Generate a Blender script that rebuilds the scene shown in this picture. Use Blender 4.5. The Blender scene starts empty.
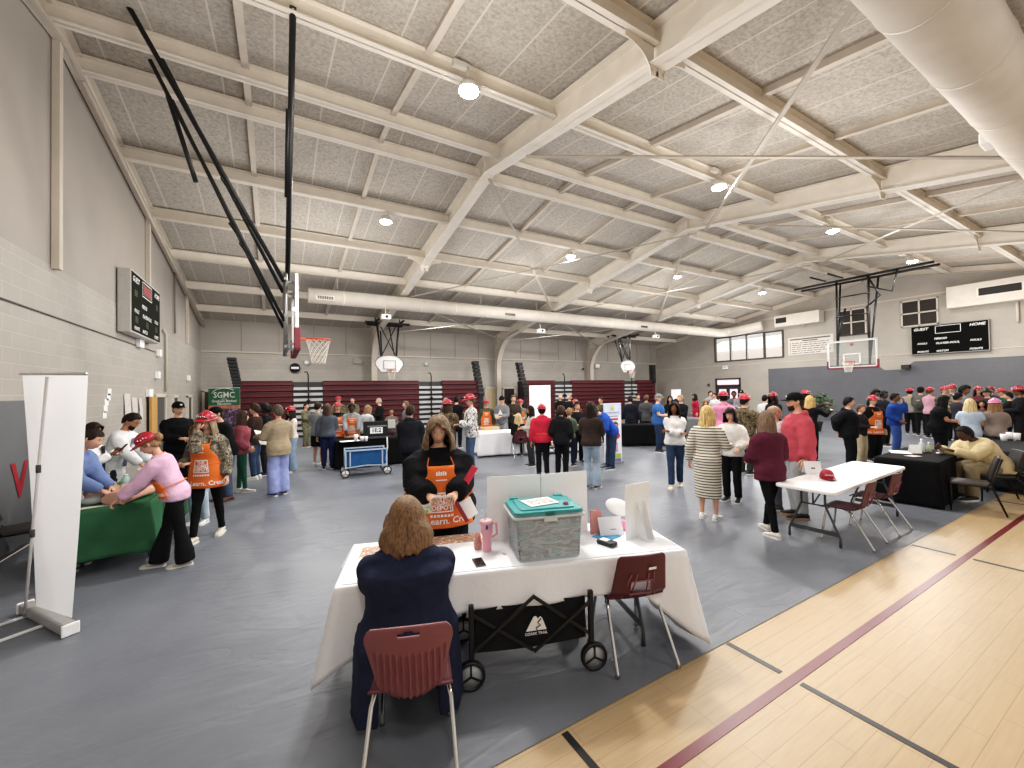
import bpy, math, random
from mathutils import Vector as V, Matrix, noise
random.seed(7)
S = bpy.context.scene
COL = S.collection
PI = math.pi
rad = math.radians

# ------------------------------------------------------------------ camera (fitted to the room's own lines)
CF, CTH, CP, CR, CH = 408.5, rad(30.05), rad(.946), rad(-.944), 2.0
_c, _s = math.cos(CTH), math.sin(CTH)
_R, _F, _U = V((_c, -_s, 0)), V((_s, _c, 0)), V((0, 0, 1))
_F2 = _F*math.cos(CP)+_U*math.sin(CP)
_U2 = _U*math.cos(CP)-_F*math.sin(CP)
_R3 = _R*math.cos(CR)+_U2*math.sin(CR)
_U3 = _U2*math.cos(CR)-_R*math.sin(CR)
EYE = V((0, 0, CH))
def ray(x, y): return _R3*((x-512)/CF)-_U3*((y-384)/CF)+_F2
def fl(x, y, z=0.0):
    d = ray(x, y); t = (z-CH)/d.z
    return V((d.x*t, d.y*t, z))
def atX(x, y, X):
    d = ray(x, y); t = X/d.x
    return V((X, d.y*t, CH+d.z*t))
def atY(x, y, Y):
    d = ray(x, y); t = Y/d.y
    return V((d.x*t, Y, CH+d.z*t))
def prj(p):
    v = V(p)-EYE; k = v.dot(_F2)
    return (512+CF*v.dot(_R3)/k, 384-CF*v.dot(_U3)/k)
def zat(py, X, Y):
    a, b = -1.0, 9.0
    for _ in range(40):
        m = (a+b)/2
        if prj((X, Y, m))[1] > py: a = m
        else: b = m
    return a
cam = bpy.data.cameras.new('camera'); camo = bpy.data.objects.new('camera', cam); COL.objects.link(camo)
cam.sensor_width = 36; cam.lens = CF/1024*36; cam.clip_start = .05; cam.clip_end = 200
camo.matrix_world = Matrix(((_R3.x, _U3.x, -_F2.x, 0), (_R3.y, _U3.y, -_F2.y, 0), (_R3.z, _U3.z, -_F2.z, CH), (0, 0, 0, 1)))
S.camera = camo

# ------------------------------------------------------------------ materials
MATS = {}
def srgb(c):
    if isinstance(c, str):
        c = c.lstrip('#'); c = [int(c[i:i+2], 16)/255 for i in (0, 2, 4)]
    return tuple((x/12.92 if x <= .04045 else ((x+.055)/1.055)**2.4) for x in c)+(1.0,)
def newmat(name):
    m = bpy.data.materials.new(name); m.use_nodes = True
    return m, m.node_tree.nodes, m.node_tree.links, m.node_tree.nodes['Principled BSDF']
def mat(col, rough=.6, metal=0.0, var=.12, scale=12.0, bump=0.0, bscale=60.0, emit=0.0, alpha=1.0, name=None, coat=0.0):
    """plain surface with a soft noise variation; cached"""
    key = (str(col), rough, metal, var, scale, bump, bscale, emit, alpha, coat)
    if key in MATS: return MATS[key]
    m, N, L, b = newmat(name or 'surface')
    c = srgb(col)
    b.inputs['Roughness'].default_value = rough; b.inputs['Metallic'].default_value = metal
    if rough >= .8: b.inputs['Specular IOR Level'].default_value = .12
    if var > 0:
        tc = N.new('ShaderNodeTexCoord'); nz = N.new('ShaderNodeTexNoise'); nz.inputs['Scale'].default_value = scale; nz.inputs['Detail'].default_value = 3
        rp = N.new('ShaderNodeValToRGB')
        rp.color_ramp.elements[0].position = .3; rp.color_ramp.elements[1].position = .7
        rp.color_ramp.elements[0].color = tuple(x*(1-var) for x in c[:3])+(1,)
        rp.color_ramp.elements[1].color = tuple(min(1, x*(1+var)) for x in c[:3])+(1,)
        L.new(tc.outputs['Object'], nz.inputs['Vector']); L.new(nz.outputs['Fac'], rp.inputs['Fac']); L.new(rp.outputs['Color'], b.inputs['Base Color'])
        if bump > 0:
            n2 = N.new('ShaderNodeTexNoise'); n2.inputs['Scale'].default_value = bscale; n2.inputs['Detail'].default_value = 4
            bp = N.new('ShaderNodeBump'); bp.inputs['Strength'].default_value = bump; bp.inputs['Distance'].default_value = .01
            L.new(tc.outputs['Object'], n2.inputs['Vector']); L.new(n2.outputs['Fac'], bp.inputs['Height']); L.new(bp.outputs['Normal'], b.inputs['Normal'])
    else:
        b.inputs['Base Color'].default_value = c
    if emit > 0:
        b.inputs['Emission Color'].default_value = c; b.inputs['Emission Strength'].default_value = emit
    if alpha < 1: b.inputs['Alpha'].default_value = alpha
    if coat: b.inputs['Coat Weight'].default_value = coat
    MATS[key] = m
    return m
def cloth(col, var=.16): return mat(col, .85, 0, var, 7.0, .25, 45.0, name='cloth')
def plastic(col, rough=.4): return mat(col, rough, 0, .05, 5.0, name='plastic')
def metal(col, rough=.3): return mat(col, rough, 1.0, .05, 8.0, name='metal')
def paint(col, rough=.55): return mat(col, rough, 0, .05, 3.0, .05, 30.0, name='paint')
CHROME = metal('#d6d4d0', .18)
BLACKM = plastic('#18181a', .45)

def ramp_mat(name, stops, scale, rough=.85, detail=3, const=True, distort=0.0, vec=(1, 1, 1)):
    if name in MATS: return MATS[name]
    m, N, L, b = newmat(name); b.inputs['Roughness'].default_value = rough
    tc = N.new('ShaderNodeTexCoord'); mp = N.new('ShaderNodeMapping'); mp.inputs['Scale'].default_value = vec
    nz = N.new('ShaderNodeTexNoise'); nz.inputs['Scale'].default_value = scale; nz.inputs['Detail'].default_value = detail; nz.inputs['Distortion'].default_value = distort
    rp = N.new('ShaderNodeValToRGB'); cr = rp.color_ramp
    if const: cr.interpolation = 'CONSTANT'
    while len(cr.elements) < len(stops): cr.elements.new(.5)
    for e, (p, c) in zip(cr.elements, stops): e.position = p; e.color = srgb(c)
    L.new(tc.outputs['Object'], mp.inputs['Vector']); L.new(mp.outputs['Vector'], nz.inputs['Vector']); L.new(nz.outputs['Fac'], rp.inputs['Fac']); L.new(rp.outputs['Color'], b.inputs['Base Color'])
    MATS[name] = m
    return m
CAMO = ramp_mat('camo_grey', [(0, '#3d392f'), (.42, '#7d7564'), (.5, '#5d5647'), (.56, '#a59c89'), (.63, '#4a443a')], 14)
CAMO2 = ramp_mat('camo_brown', [(0, '#2e271c'), (.42, '#6b5a40'), (.5, '#3f3626'), (.57, '#8d7c5e'), (.63, '#463a29')], 13)
OCP = ramp_mat('camo_green', [(0, '#4a4a38'), (.42, '#77725a'), (.5, '#5b5a44'), (.57, '#8a8468'), (.64, '#52493a')], 14)
PRINTED = ramp_mat('spotted_print', [(0, '#26262a'), (.44, '#e9e7e4'), (.57, '#3a3a3e'), (.62, '#ecebe8')], 19)
def hairmat(c):
    k = 'hair'+c
    if k in MATS: return MATS[k]
    s = srgb(c)
    m, N, L, b = newmat('hair'); b.inputs['Roughness'].default_value = .55; b.inputs['Specular IOR Level'].default_value = .18 if max(s[:3]) < .06 else .35
    tc = N.new('ShaderNodeTexCoord'); mp = N.new('ShaderNodeMapping'); mp.inputs['Scale'].default_value = (60, 60, 5)
    nz = N.new('ShaderNodeTexNoise'); nz.inputs['Scale'].default_value = 1.6; nz.inputs['Detail'].default_value = 4
    rp = N.new('ShaderNodeValToRGB'); rp.color_ramp.elements[0].position = .32; rp.color_ramp.elements[1].position = .68
    rp.color_ramp.elements[0].color = tuple(x*.55 for x in s[:3])+(1,); rp.color_ramp.elements[1].color = tuple(min(1, x*1.5) for x in s[:3])+(1,)
    bp = N.new('ShaderNodeBump'); bp.inputs['Strength'].default_value = .5; bp.inputs['Distance'].default_value = .01
    L.new(tc.outputs['Object'], mp.inputs['Vector']); L.new(mp.outputs['Vector'], nz.inputs['Vector']); L.new(nz.outputs['Fac'], rp.inputs['Fac'])
    L.new(rp.outputs['Color'], b.inputs['Base Color']); L.new(nz.outputs['Fac'], bp.inputs['Height']); L.new(bp.outputs['Normal'], b.inputs['Normal'])
    MATS[k] = m
    return m
def stripes_mat():
    m, N, L, b = newmat('striped_knit'); b.inputs['Roughness'].default_value = .85
    tc = N.new('ShaderNodeTexCoord'); sp = N.new('ShaderNodeSeparateXYZ'); L.new(tc.outputs['Object'], sp.inputs[0])
    mu = N.new('ShaderNodeMath'); mu.operation = 'MULTIPLY'; mu.inputs[1].default_value = 24.0; L.new(sp.outputs['Z'], mu.inputs[0])
    fr = N.new('ShaderNodeMath'); fr.operation = 'FRACT'; L.new(mu.outputs[0], fr.inputs[0])
    lt = N.new('ShaderNodeMath'); lt.operation = 'LESS_THAN'; lt.inputs[1].default_value = .36; L.new(fr.outputs[0], lt.inputs[0])
    mx = N.new('ShaderNodeMix'); mx.data_type = 'RGBA'; mx.inputs['A'].default_value = srgb('#e4ddcd'); mx.inputs['B'].default_value = srgb('#3d3934')
    L.new(lt.outputs[0], mx.inputs['Factor']); L.new(mx.outputs['Result'], b.inputs['Base Color'])
    return m
def block_mat(name, axis, base, mortar, bw=.41, bh=.205, msize=.006, bump=.35, top=None, topcol=None):
    """painted concrete block: axis 'Y' for walls along Y, 'X' for walls along X"""
    m, N, L, b = newmat(name); b.inputs['Roughness'].default_value = .6
    tc = N.new('ShaderNodeTexCoord'); sp = N.new('ShaderNodeSeparateXYZ'); L.new(tc.outputs['Object'], sp.inputs[0])
    cb = N.new('ShaderNodeCombineXYZ'); L.new(sp.outputs[axis], cb.inputs['X']); L.new(sp.outputs['Z'], cb.inputs['Y'])
    br = N.new('ShaderNodeTexBrick'); br.inputs['Scale'].default_value = 1; br.inputs['Brick Width'].default_value = bw; br.inputs['Row Height'].default_value = bh
    br.inputs['Mortar Size'].default_value = msize; br.inputs['Mortar Smooth'].default_value = .5
    br.inputs['Color1'].default_value = srgb(base); br.inputs['Color2'].default_value = tuple(x*.95 for x in srgb(base)[:3])+(1,); br.inputs['Mortar'].default_value = srgb(mortar)
    L.new(cb.outputs[0], br.inputs['Vector'])
    nz = N.new('ShaderNodeTexNoise'); nz.inputs['Scale'].default_value = 1.2; nz.inputs['Detail'].default_value = 5; L.new(tc.outputs['Object'], nz.inputs['Vector'])
    mr = N.new('ShaderNodeMapRange'); mr.inputs['To Min'].default_value = .86; mr.inputs['To Max'].default_value = 1.1; L.new(nz.outputs['Fac'], mr.inputs['Value'])
    mx = N.new('ShaderNodeMix'); mx.data_type = 'RGBA'; mx.blend_type = 'MULTIPLY'; mx.inputs['Factor'].default_value = 1
    L.new(br.outputs['Color'], mx.inputs['A']); L.new(mr.outputs[0], mx.inputs['B']); out = mx.outputs['Result']
    L.new(out, b.inputs['Base Color'])
    bp = N.new('ShaderNodeBump'); bp.inputs['Strength'].default_value = bump; bp.inputs['Distance'].default_value = .01; bp.invert = True
    L.new(br.outputs['Fac'], bp.inputs['Height']); L.new(bp.outputs['Normal'], b.inputs['Normal'])
    return m

# ------------------------------------------------------------------ mesh builder
class MB:
    def __init__(s): s.v = []; s.f = []; s.m = []; s.s = []
    def add(s, vs, fs, mi=0, sm=False):
        o = len(s.v); s.v += [tuple(p) for p in vs]
        for f in fs: s.f.append(tuple(i+o for i in f)); s.m.append(mi); s.s.append(sm)
        return s
    def box(s, c, d, rz=0.0, mi=0, M=None):
        x, y, z = d[0]/2, d[1]/2, d[2]/2
        vs = [V((a, b, e)) for e in (-z, z) for a, b in ((-x, -y), (x, -y), (x, y), (-x, y))]
        M = M or Matrix.Rotation(rz, 4, 'Z')
        vs = [M @ p+V(c) for p in vs]
        return s.add(vs, [(3, 2, 1, 0), (4, 5, 6, 7), (0, 1, 5, 4), (1, 2, 6, 5), (2, 3, 7, 6), (3, 0, 4, 7)], mi)
    def bar(s, p, q, w, h, mi=0, up=(0, 0, 1)):
        p, q = V(p), V(q); d = (q-p).normalized(); u = V(up)
        x = d.cross(u)
        if x.length < 1e-4: x = d.cross(V((0, 1, 0)))
        x.normalize(); y = x.cross(d)
        vs = [e+x*a*w/2+y*b*h/2 for e in (p, q) for a, b in ((-1, -1), (1, -1), (1, 1), (-1, 1))]
        return s.add(vs, [(0, 1, 2, 3), (7, 6, 5, 4), (4, 5, 1, 0), (5, 6, 2, 1), (6, 7, 3, 2), (7, 4, 0, 3)], mi)
    def rings(s, rs, mi=0, cap=True, sm=True, closed=True):
        n = len(rs[0]); vs = [p for r in rs for p in r]; fs = []
        for i in range(len(rs)-1):
            for j in range(n if closed else n-1):
                k = (j+1) % n
                fs.append((i*n+j, i*n+k, (i+1)*n+k, (i+1)*n+j))
        if cap:
            fs.append(tuple(range(n-1, -1, -1))); fs.append(tuple((len(rs)-1)*n+j for j in range(n)))
        return s.add(vs, fs, mi, sm)
    def tube(s, pts, r, n=8, mi=0, cap=True, closed=False):
        pts = [V(p) for p in pts]; k = len(pts)
        rr = r if isinstance(r, (list, tuple)) else [r]*k
        ref = None; rs = []
        for i, p in enumerate(pts):
            a = pts[i-1] if (i > 0 or closed) else p
            b = pts[(i+1) % k] if (i < k-1 or closed) else p
            t = (b-a).normalized()
            if ref is None:
                ref = t.cross(V((0, 0, 1)))
                if ref.length < 1e-3: ref = t.cross(V((0, 1, 0)))
            ref = (ref-t*ref.dot(t)).normalized(); y = t.cross(ref)
            rs.append([p+ref*math.cos(2*PI*j/n)*rr[i]+y*math.sin(2*PI*j/n)*rr[i] for j in range(n)])
        if closed: rs.append(rs[0]); cap = False
        return s.rings(rs, mi, cap)
    def lathe(s, prof, c=(0, 0, 0), n=20, mi=0, M=None, sm=True, cap=True):
        rs = []
        for r, z in prof:
            ring = [V((r*math.cos(2*PI*j/n), r*math.sin(2*PI*j/n), z)) for j in range(n)]
            rs.append([(M @ p if M else p)+V(c) for p in ring])
        return s.rings(rs, mi, cap, sm)
    def ell(s, c, r, n=12, m=8, mi=0, M=None):
        rs = []
        for i in range(m+1):
            e = -PI/2+PI*i/m; e = max(-PI/2+.05, min(PI/2-.05, e))
            ring = [V((r[0]*math.cos(e)*math.cos(2*PI*j/n), r[1]*math.cos(e)*math.sin(2*PI*j/n), r[2]*math.sin(e))) for j in range(n)]
            rs.append([(M @ p if M else p)+V(c) for p in ring])
        return s.rings(rs, mi)
    def sheet(s, nu, nv, fn, mi=0, skip=None, sm=True, wrap=False):
        vs = [V(fn(i/nu, j/nv)) for j in range(nv+1) for i in range(nu+1)]
        fs = []
        for j in range(nv):
            for i in range(nu):
                if skip and skip((i+.5)/nu, (j+.5)/nv): continue
                a = j*(nu+1)+i; fs.append((a, a+1, a+nu+2, a+nu+1))
        return s.add(vs, fs, mi, sm)
    def prism(s, poly, h, M=None, mi=0):
        """2D polygon in XY extruded along Z by h"""
        n = len(poly); M = M or Matrix()
        vs = [M @ V((p[0], p[1], 0)) for p in poly]+[M @ V((p[0], p[1], h)) for p in poly]
        return s.add(vs, [tuple(range(n-1, -1, -1)), tuple(range(n, 2*n))]+[(i, (i+1) % n, n+(i+1) % n, n+i) for i in range(n)], mi)
    def mesh(s, name='m'):
        me = bpy.data.meshes.new(name); me.from_pydata(s.v, [], s.f); me.update()
        me.polygons.foreach_set('material_index', s.m); me.polygons.foreach_set('use_smooth', s.s)
        return me
    def obj(s, name, mats, parent=None, bevel=0.0, solid=0.0, soff=-1.0, sub=0, loc=None, rz=0.0):
        me = s.mesh(name); return mkobj(name, me, mats, parent, bevel, solid, soff, sub, loc, rz)
def mkobj(name, me, mats, parent=None, bevel=0.0, solid=0.0, soff=-1.0, sub=0, loc=None, rz=0.0):
    if not isinstance(mats, (list, tuple)): mats = [mats]
    if len(me.materials) == 0:
        for m in mats: me.materials.append(m)
    o = bpy.data.objects.new(name, me); COL.objects.link(o)
    if parent: o.parent = parent
    if loc is not None: o.location = loc
    o.rotation_euler.z = rz
    if solid: md = o.modifiers.new('solid', 'SOLIDIFY'); md.thickness = solid; md.offset = soff
    if bevel: md = o.modifiers.new('bevel', 'BEVEL'); md.width = bevel; md.segments = 2; md.limit_method = 'ANGLE'; md.angle_limit = rad(40)
    if sub: md = o.modifiers.new('sub', 'SUBSURF'); md.levels = sub; md.render_levels = sub
    return o
def thing(name, label, cat, loc=(0, 0, 0), rz=0.0, group=None):
    o = bpy.data.objects.new(name, None); COL.objects.link(o); o.location = loc; o.rotation_euler.z = rz; o.empty_display_size = .1
    return tag(o, label, cat, group)
def tag(o, label, cat, group=None):
    o['label'] = label; o['category'] = cat
    if group: o['group'] = group
    return o
def struct(o):
    o['kind'] = 'structure'; return o
def dup(root, loc, rz, label, group=None):
    r = root.copy(); COL.objects.link(r); r.location = loc; r.rotation_euler.z = rz; r['label'] = label
    if group: r['group'] = group
    for ch in root.children:
        k = ch.copy(); COL.objects.link(k); k.parent = r
        for g in ch.children:
            q = g.copy(); COL.objects.link(q); q.parent = k
    return r
_TX = {}
def text2d(s, size=1.0, bold=.0, shear=0.0, align='CENTER'):
    """flat mesh data of a line of lettering: (verts2d, faces)"""
    k = (s, bold, shear, align)
    if k not in _TX:
        cu = bpy.data.curves.new('lettering', 'FONT'); cu.body = s; cu.size = 1; cu.offset = bold; cu.shear = shear; cu.align_x = align; cu.align_y = 'CENTER'; cu.resolution_u = 2
        o = bpy.data.objects.new('tmp', cu); COL.objects.link(o)
        dg = bpy.context.evaluated_depsgraph_get(); me = bpy.data.meshes.new_from_object(o.evaluated_get(dg))
        _TX[k] = ([(v.co.x, v.co.y) for v in me.vertices], [tuple(p.vertices) for p in me.polygons])
        bpy.data.objects.remove(o); bpy.data.meshes.remove(me); bpy.data.curves.remove(cu)
    vs, fs = _TX[k]
    return [(x*size, y*size) for x, y in vs], fs
def put_text(mb, s, size, fn, mi=0, bold=.0, shear=0.0, align='CENTER', rot=0.0, off=(0, 0)):
    vs, fs = text2d(s, size, bold, shear, align)
    c, q = math.cos(rot), math.sin(rot)
    mb.add([fn(x*c-y*q+off[0], x*q+y*c+off[1]) for x, y in vs], fs, mi)
def fuse(mb, voxel, smooth=4, fold=0.0, freq=8.0, seed=0.0):
    """joins overlapping closed lofts into one continuous skin"""
    me = mb.mesh(); o = bpy.data.objects.new('tmp', me); COL.objects.link(o)
    md = o.modifiers.new('r', 'REMESH'); md.mode = 'VOXEL'; md.voxel_size = voxel; md.use_smooth_shade = True
    sm = o.modifiers.new('s', 'SMOOTH'); sm.iterations = smooth; sm.factor = .5
    dg = bpy.context.evaluated_depsgraph_get()
    r = bpy.data.meshes.new_from_object(o.evaluated_get(dg)); bpy.data.objects.remove(o); bpy.data.meshes.remove(me)
    if fold:
        ns = [v.normal.copy() for v in r.vertices]
        for v, n in zip(r.vertices, ns):
            p = v.co
            a = noise.noise(V((p.x*freq+seed, p.y*freq, p.z*freq*.75)))+.6*noise.noise(V((p.x*freq*1.8, p.y*freq*1.8+seed, p.z*freq*3)))
            v.co = p+n*a*fold
    r.materials.clear()
    return r
# ------------------------------------------------------------------ people
SKIN = {'light': '#d9a98f', 'pale': '#e3bba4', 'tan': '#b98464', 'brown': '#7c5139', 'dark': '#4a3024'}
def skinm(k): return mat(SKIN[k], .55, 0, .07, 9.0, name='skin')
RED = mat('#a92033', .35, 0, .06, 9.0, name='red_plastic')
ORANGE = cloth('#e5783c', .08)
WHITEP = mat('#f2f1ee', .6, 0, 0, name='white_print')
FEM = [(-.13, .150, .105, -.01), (-.08, .172, .120, -.012), (0, .170, .118, -.01), (.08, .147, .103, 0), (.16, .132, .095, .005), (.26, .150, .112, .012), (.34, .160, .112, .008), (.42, .165, .092, -.005), (.465, .140, .075, -.012), (.495, .075, .058, -.012), (.52, .052, .052, -.005)]
MAL = [(-.13, .145, .105, -.01), (-.08, .162, .118, -.012), (0, .162, .116, -.008), (.08, .156, .110, 0), (.16, .155, .108, .005), (.26, .170, .118, .01), (.34, .184, .120, .006), (.42, .190, .100, -.005), (.465, .160, .082, -.012), (.495, .085, .065, -.012), (.52, .060, .058, -.005)]
def ik(a, b, l1, l2, pole):
    d = b-a; L = max(d.length, 1e-4); t = d/L
    if L > (l1+l2)*.998: return a+t*L*l1/(l1+l2)
    x = (l1*l1-l2*l2+L*L)/(2*L); h = math.sqrt(max(l1*l1-x*x, 0))
    p = pole-t*pole.dot(t)
    if p.length < 1e-4: p = V((0, 0, -1))-t*-t.z
    return a+t*x+p.normalized()*h
def prof(tab, t):
    if t <= tab[0][0]: return tab[0][1:]
    for a, b in zip(tab, tab[1:]):
        if t <= b[0]:
            k = (t-a[0])/(b[0]-a[0]); k = k*k*(3-2*k)*.5+k*.5
            return tuple(x+(y-x)*k for x, y in zip(a[1:], b[1:]))
    return tab[-1][1:]

HEADC = {}
def head_mesh(mb, M, near, male, mi_skin=0, mi_lip=1, mi_eye=2, mi_iris=3, mi_brow=4):
    na, ne = (32, 26) if near else (18, 14)
    rs = []
    for i in range(ne+1):
        e = -PI/2+PI*i/ne; e = max(-PI/2+.12, min(PI/2-.06, e)); ce, se = math.cos(e), math.sin(e); ring = []
        for j in range(na):
            a = 2*PI*j/na                       # 0 = front (+Y)
            z = .117*se; x = .074*ce*math.sin(a); y = .096*ce*math.cos(a)
            t = max(0, -z/.117)
            x *= 1-.32*t**1.6; 
            fa = math.cos(a)
            if fa > 0: y = y*(1+.10*t) if t > 0 else y; y = min(y, .089+.004*t)
            else: y *= 1-.45*t**1.3
            ad = abs((math.degrees(a)+180) % 360-180)
            g = lambda q, w: math.exp(-(q/w)**2)
            if fa > .3:
                y += .020*g(ad, 9)*g(z+.024, .017)+.010*g(ad, 8)*g(z-.0, .02)
                y -= .009*g(ad-23, 11)*g(z-.012, .012)
                y += .004*g(ad, 30)*g(z-.036, .012)
                y += .006*g(ad, 16)*g(z+.062, .010)+.008*g(ad, 18)*g(z+.105, .018)
                y += .004*g(ad-30, 14)*g(z+.025, .02)
            ring.append(M @ V((x, y, z)))
        rs.append(ring)
    mb.rings(rs, mi_skin)
    for sx in (-1, 1):
        mb.ell(M @ V((.077*sx, -.008, .0)), (.012, .022, .032), 8, 6, mi_skin, M.to_3x3().to_4x4() @ Matrix.Rotation(.25*sx, 4, 'Z'))
        R3 = M.to_3x3().to_4x4()
        if near: mb.ell(M @ V((.031*sx, .0755, .012)), (.0145, .008, .0072), 10, 6, mi_eye, R3)
        mb.ell(M @ V((.031*sx, .0805 if near else .078, .012)), (.0068 if near else .011, .005, .0068), 8, 6, mi_iris, R3)
        mb.ell(M @ V((.033*sx, .084, .034)), (.018, .005, .0035 if male else .0028), 8, 4, mi_brow, R3)
    mb.ell(M @ V((0, .0865, -.060)), (.022, .006, .0042), 10, 4, mi_lip, M.to_3x3().to_4x4())
    mb.ell(M @ V((0, .0860, -.068)), (.019, .006, .0045), 10, 4, mi_lip, M.to_3x3().to_4x4())

def hand_mesh(mb, p, fwd, back, side, sc, curl=.5, near=False, mi=0):
    """palm, four unequal bent fingers and a thumb from the side of the palm; side=+1 puts the thumb on +x"""
    y = fwd.normalized(); z = (back-y*back.dot(y)); z = z.normalized() if z.length > 1e-4 else y.orthogonal(); x = y.cross(z)
    B = Matrix((x, y, z)).transposed()
    T = lambda q: p+B @ (V(q)*sc)
    n = 8 if near else 5
    rs = []
    for yy, w, h in ((-.012, .026, .019), (.02, .034, .015), (.055, .042, .014), (.086, .041, .012), (.094, .036, .008)):
        rs.append([T((w*math.cos(2*PI*j/n), yy, h*math.sin(2*PI*j/n))) for j in range(n)])
    mb.rings(rs, mi)
    for k, (fx, L) in enumerate(((.031, .072), (.011, .080), (-.010, .075), (-.029, .058))):
        fx *= side; ang = 0; q = V((fx, .086, 0)); pts = [q.copy()]
        for seg in (.42, .32, .26):
            ang += curl*(.75 if seg == .42 else .95)+.04*k
            q = q+V((fx*.06, math.cos(ang)*L*seg, -math.sin(ang)*L*seg)); pts.append(q.copy())
        mb.tube([T(a) for a in pts], [.0092*sc, .0086*sc, .0078*sc, .006*sc], 6 if near else 4, mi)
    c = curl*.6
    tp = [(.024*side, .012, -.004), (.048*side, .036, -.012-.01*c), (.056*side-.012*c*side, .064, -.02-.02*c), (.052*side-.022*c*side, .088, -.024-.03*c)]
    mb.tube([T(a) for a in tp], [.0125*sc, .011*sc, .0095*sc, .007*sc], 6 if near else 4, mi)

def shoe_obj(p, yaw, sc, col, sole, parent, big=1.0, pitch=0.0):
    mb = MB(); n = 10; rs = []
    c, s = math.cos(yaw), math.sin(yaw)
    def T(x, y, z):
        y *= sc*big; x *= sc*big; z *= sc*big
        zz = z*math.cos(pitch)-(y-.16)*math.sin(pitch); yy = .16+(y-.16)*math.cos(pitch)+z*math.sin(pitch) if pitch else y
        return V((p.x+x*c-yy*s, p.y+x*s+yy*c, p.z+(zz if pitch else z)))
    for y, w, h in ((-.075, .022, .05), (-.062, .034, .082), (-.02, .038, .105), (.03, .040, .088), (.08, .046, .062), (.13, .049, .05), (.17, .042, .042), (.195, .022, .03)):
        rs.append([T(w*math.cos(2*PI*j/n)*(1.0), y, .018+max(0, h/2-.009+(h/2-.009)*math.sin(2*PI*j/n))) for j in range(n)])
    mb.rings(rs, 0)
    mb2 = []
    for y, w in ((-.08, .020), (-.065, .037), (0, .040), (.08, .048), (.13, .051), (.175, .043), (.2, .02)): mb2.append((y, w))
    poly = [(w, y) for y, w in mb2]+[(-w, y) for y, w in reversed(mb2)]
    k = len(poly)
    vs = [T(a, b, 0) for a, b in poly]+[T(a, b, .022) for a, b in poly]
    mb.add(vs, [tuple(range(k-1, -1, -1)), tuple(range(k, 2*k))]+[(i, (i+1) % k, k+(i+1) % k, k+i) for i in range(k)], 1)
    return mb.obj('shoe', [mat(col, .6, 0, .06, 20, name='shoe_leather'), mat(sole, .6, 0, .04, 20, name='sole_rubber')], parent)

def hair_obj(M, style, col, parent, near, fringe=0.0, part=0.0, seed=0.0, hv=0.0, fo=48):
    L = {'short': 0, 'crop': 0, 'curly': 0, 'bob': .13, 'long': .30, 'vlong': .40, 'mid': .21, 'bun': 0, 'pony': 0, 'afro': 0}[style]
    th = {'short': .014, 'crop': .006, 'curly': .026, 'afro': .045, 'bun': .012, 'pony': .012}.get(style, .020)+hv*.6
    mb = MB(); na = 48 if near else 26; nu = 9; nd = int(L/.03)+1 if L else 0
    def emin(az):
        a = abs(az)
        f = 34-fringe*30
        if style in ('short', 'crop', 'curly', 'afro'):
            if a < 50: return f
            if a < 70: return f+(8-f)*(a-50)/20
            if a < 100: return 8-14*(a-70)/30
            return -6-30*min(1, (a-100)/40)
        if fringe < .3: f = 46-34*(min(a, fo)/fo)**1.2
        if a < fo: return f
        if a < fo+18: return f+(-8-f)*(a-fo)/18
        return -8 if L else (-8-26*min(1, max(0, (a-95)/40)))
    rows = []
    for i in range(na+1):
        az = -180+360*i/na; a = rad(az); e0 = emin(az); colm = []
        hang = L if abs(az) > fo+12 else (0 if abs(az) < fo-2 else L*(abs(az)-fo+2)/14*.8)
        for k in range(nu+1):
            e = rad(88+(e0-88)*k/nu)
            w = th+.004*math.sin(az*.31+seed)+(.009*noise.noise(V((az*.05, e*3, seed))) if style in ('curly', 'afro') else .004*noise.noise(V((az*.06, e*3, seed))))
            rx, ry, rz = .074+w, .096+w, .117+w*.9
            y = ry*math.cos(e)*math.cos(a)
            colm.append(V((rx*math.cos(e)*math.sin(a), min(y, .09+w), rz*math.sin(e))))
        if L:
            b = colm[-1]
            for k in range(1, nd+1):
                t = k/nd; ln = hang*(1+.26*noise.noise(V((az*.11, seed, 3))))
                wv = .014*math.sin(t*7+az*.13+seed)*t
                bulge = 1+(.16+hv*5)*math.sin(min(1, t*.9+.12)*PI)-.02*t
                back = max(0, -math.cos(a))
                colm.append(V((b.x*bulge+wv+(.018*t*math.copysign(1, b.x) if abs(az) < 120 else 0), b.y*(1-.10*t*back)-(.028*t*back)+(.015*t if abs(az) < 100 else 0)+wv*.5, b.z-ln*t)))
        rows.append(colm)
    k = len(rows[0])
    mb.add([M @ p for r in rows for p in r], [(i*k+j, i*k+j+1, (i+1)*k+j+1, (i+1)*k+j) for i in range(na) for j in range(k-1)], 0, True)
    if style == 'bun':
        mb.ell(M @ V((0, -.115, .035)), (.042, .04, .042), 10, 8, 0)
    if style == 'pony':
        mb.tube([M @ V(q) for q in ((0, -.10, .05), (0, -.15, .03), (.01, -.165, -.06), (.0, -.15, -.18), (.0, -.14, -.26))], [.02, .03, .034, .026, .008], 8)
    return mb.obj('hair', hairmat(col), parent, solid=.012, soff=1.0 if near else 0.0)

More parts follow.
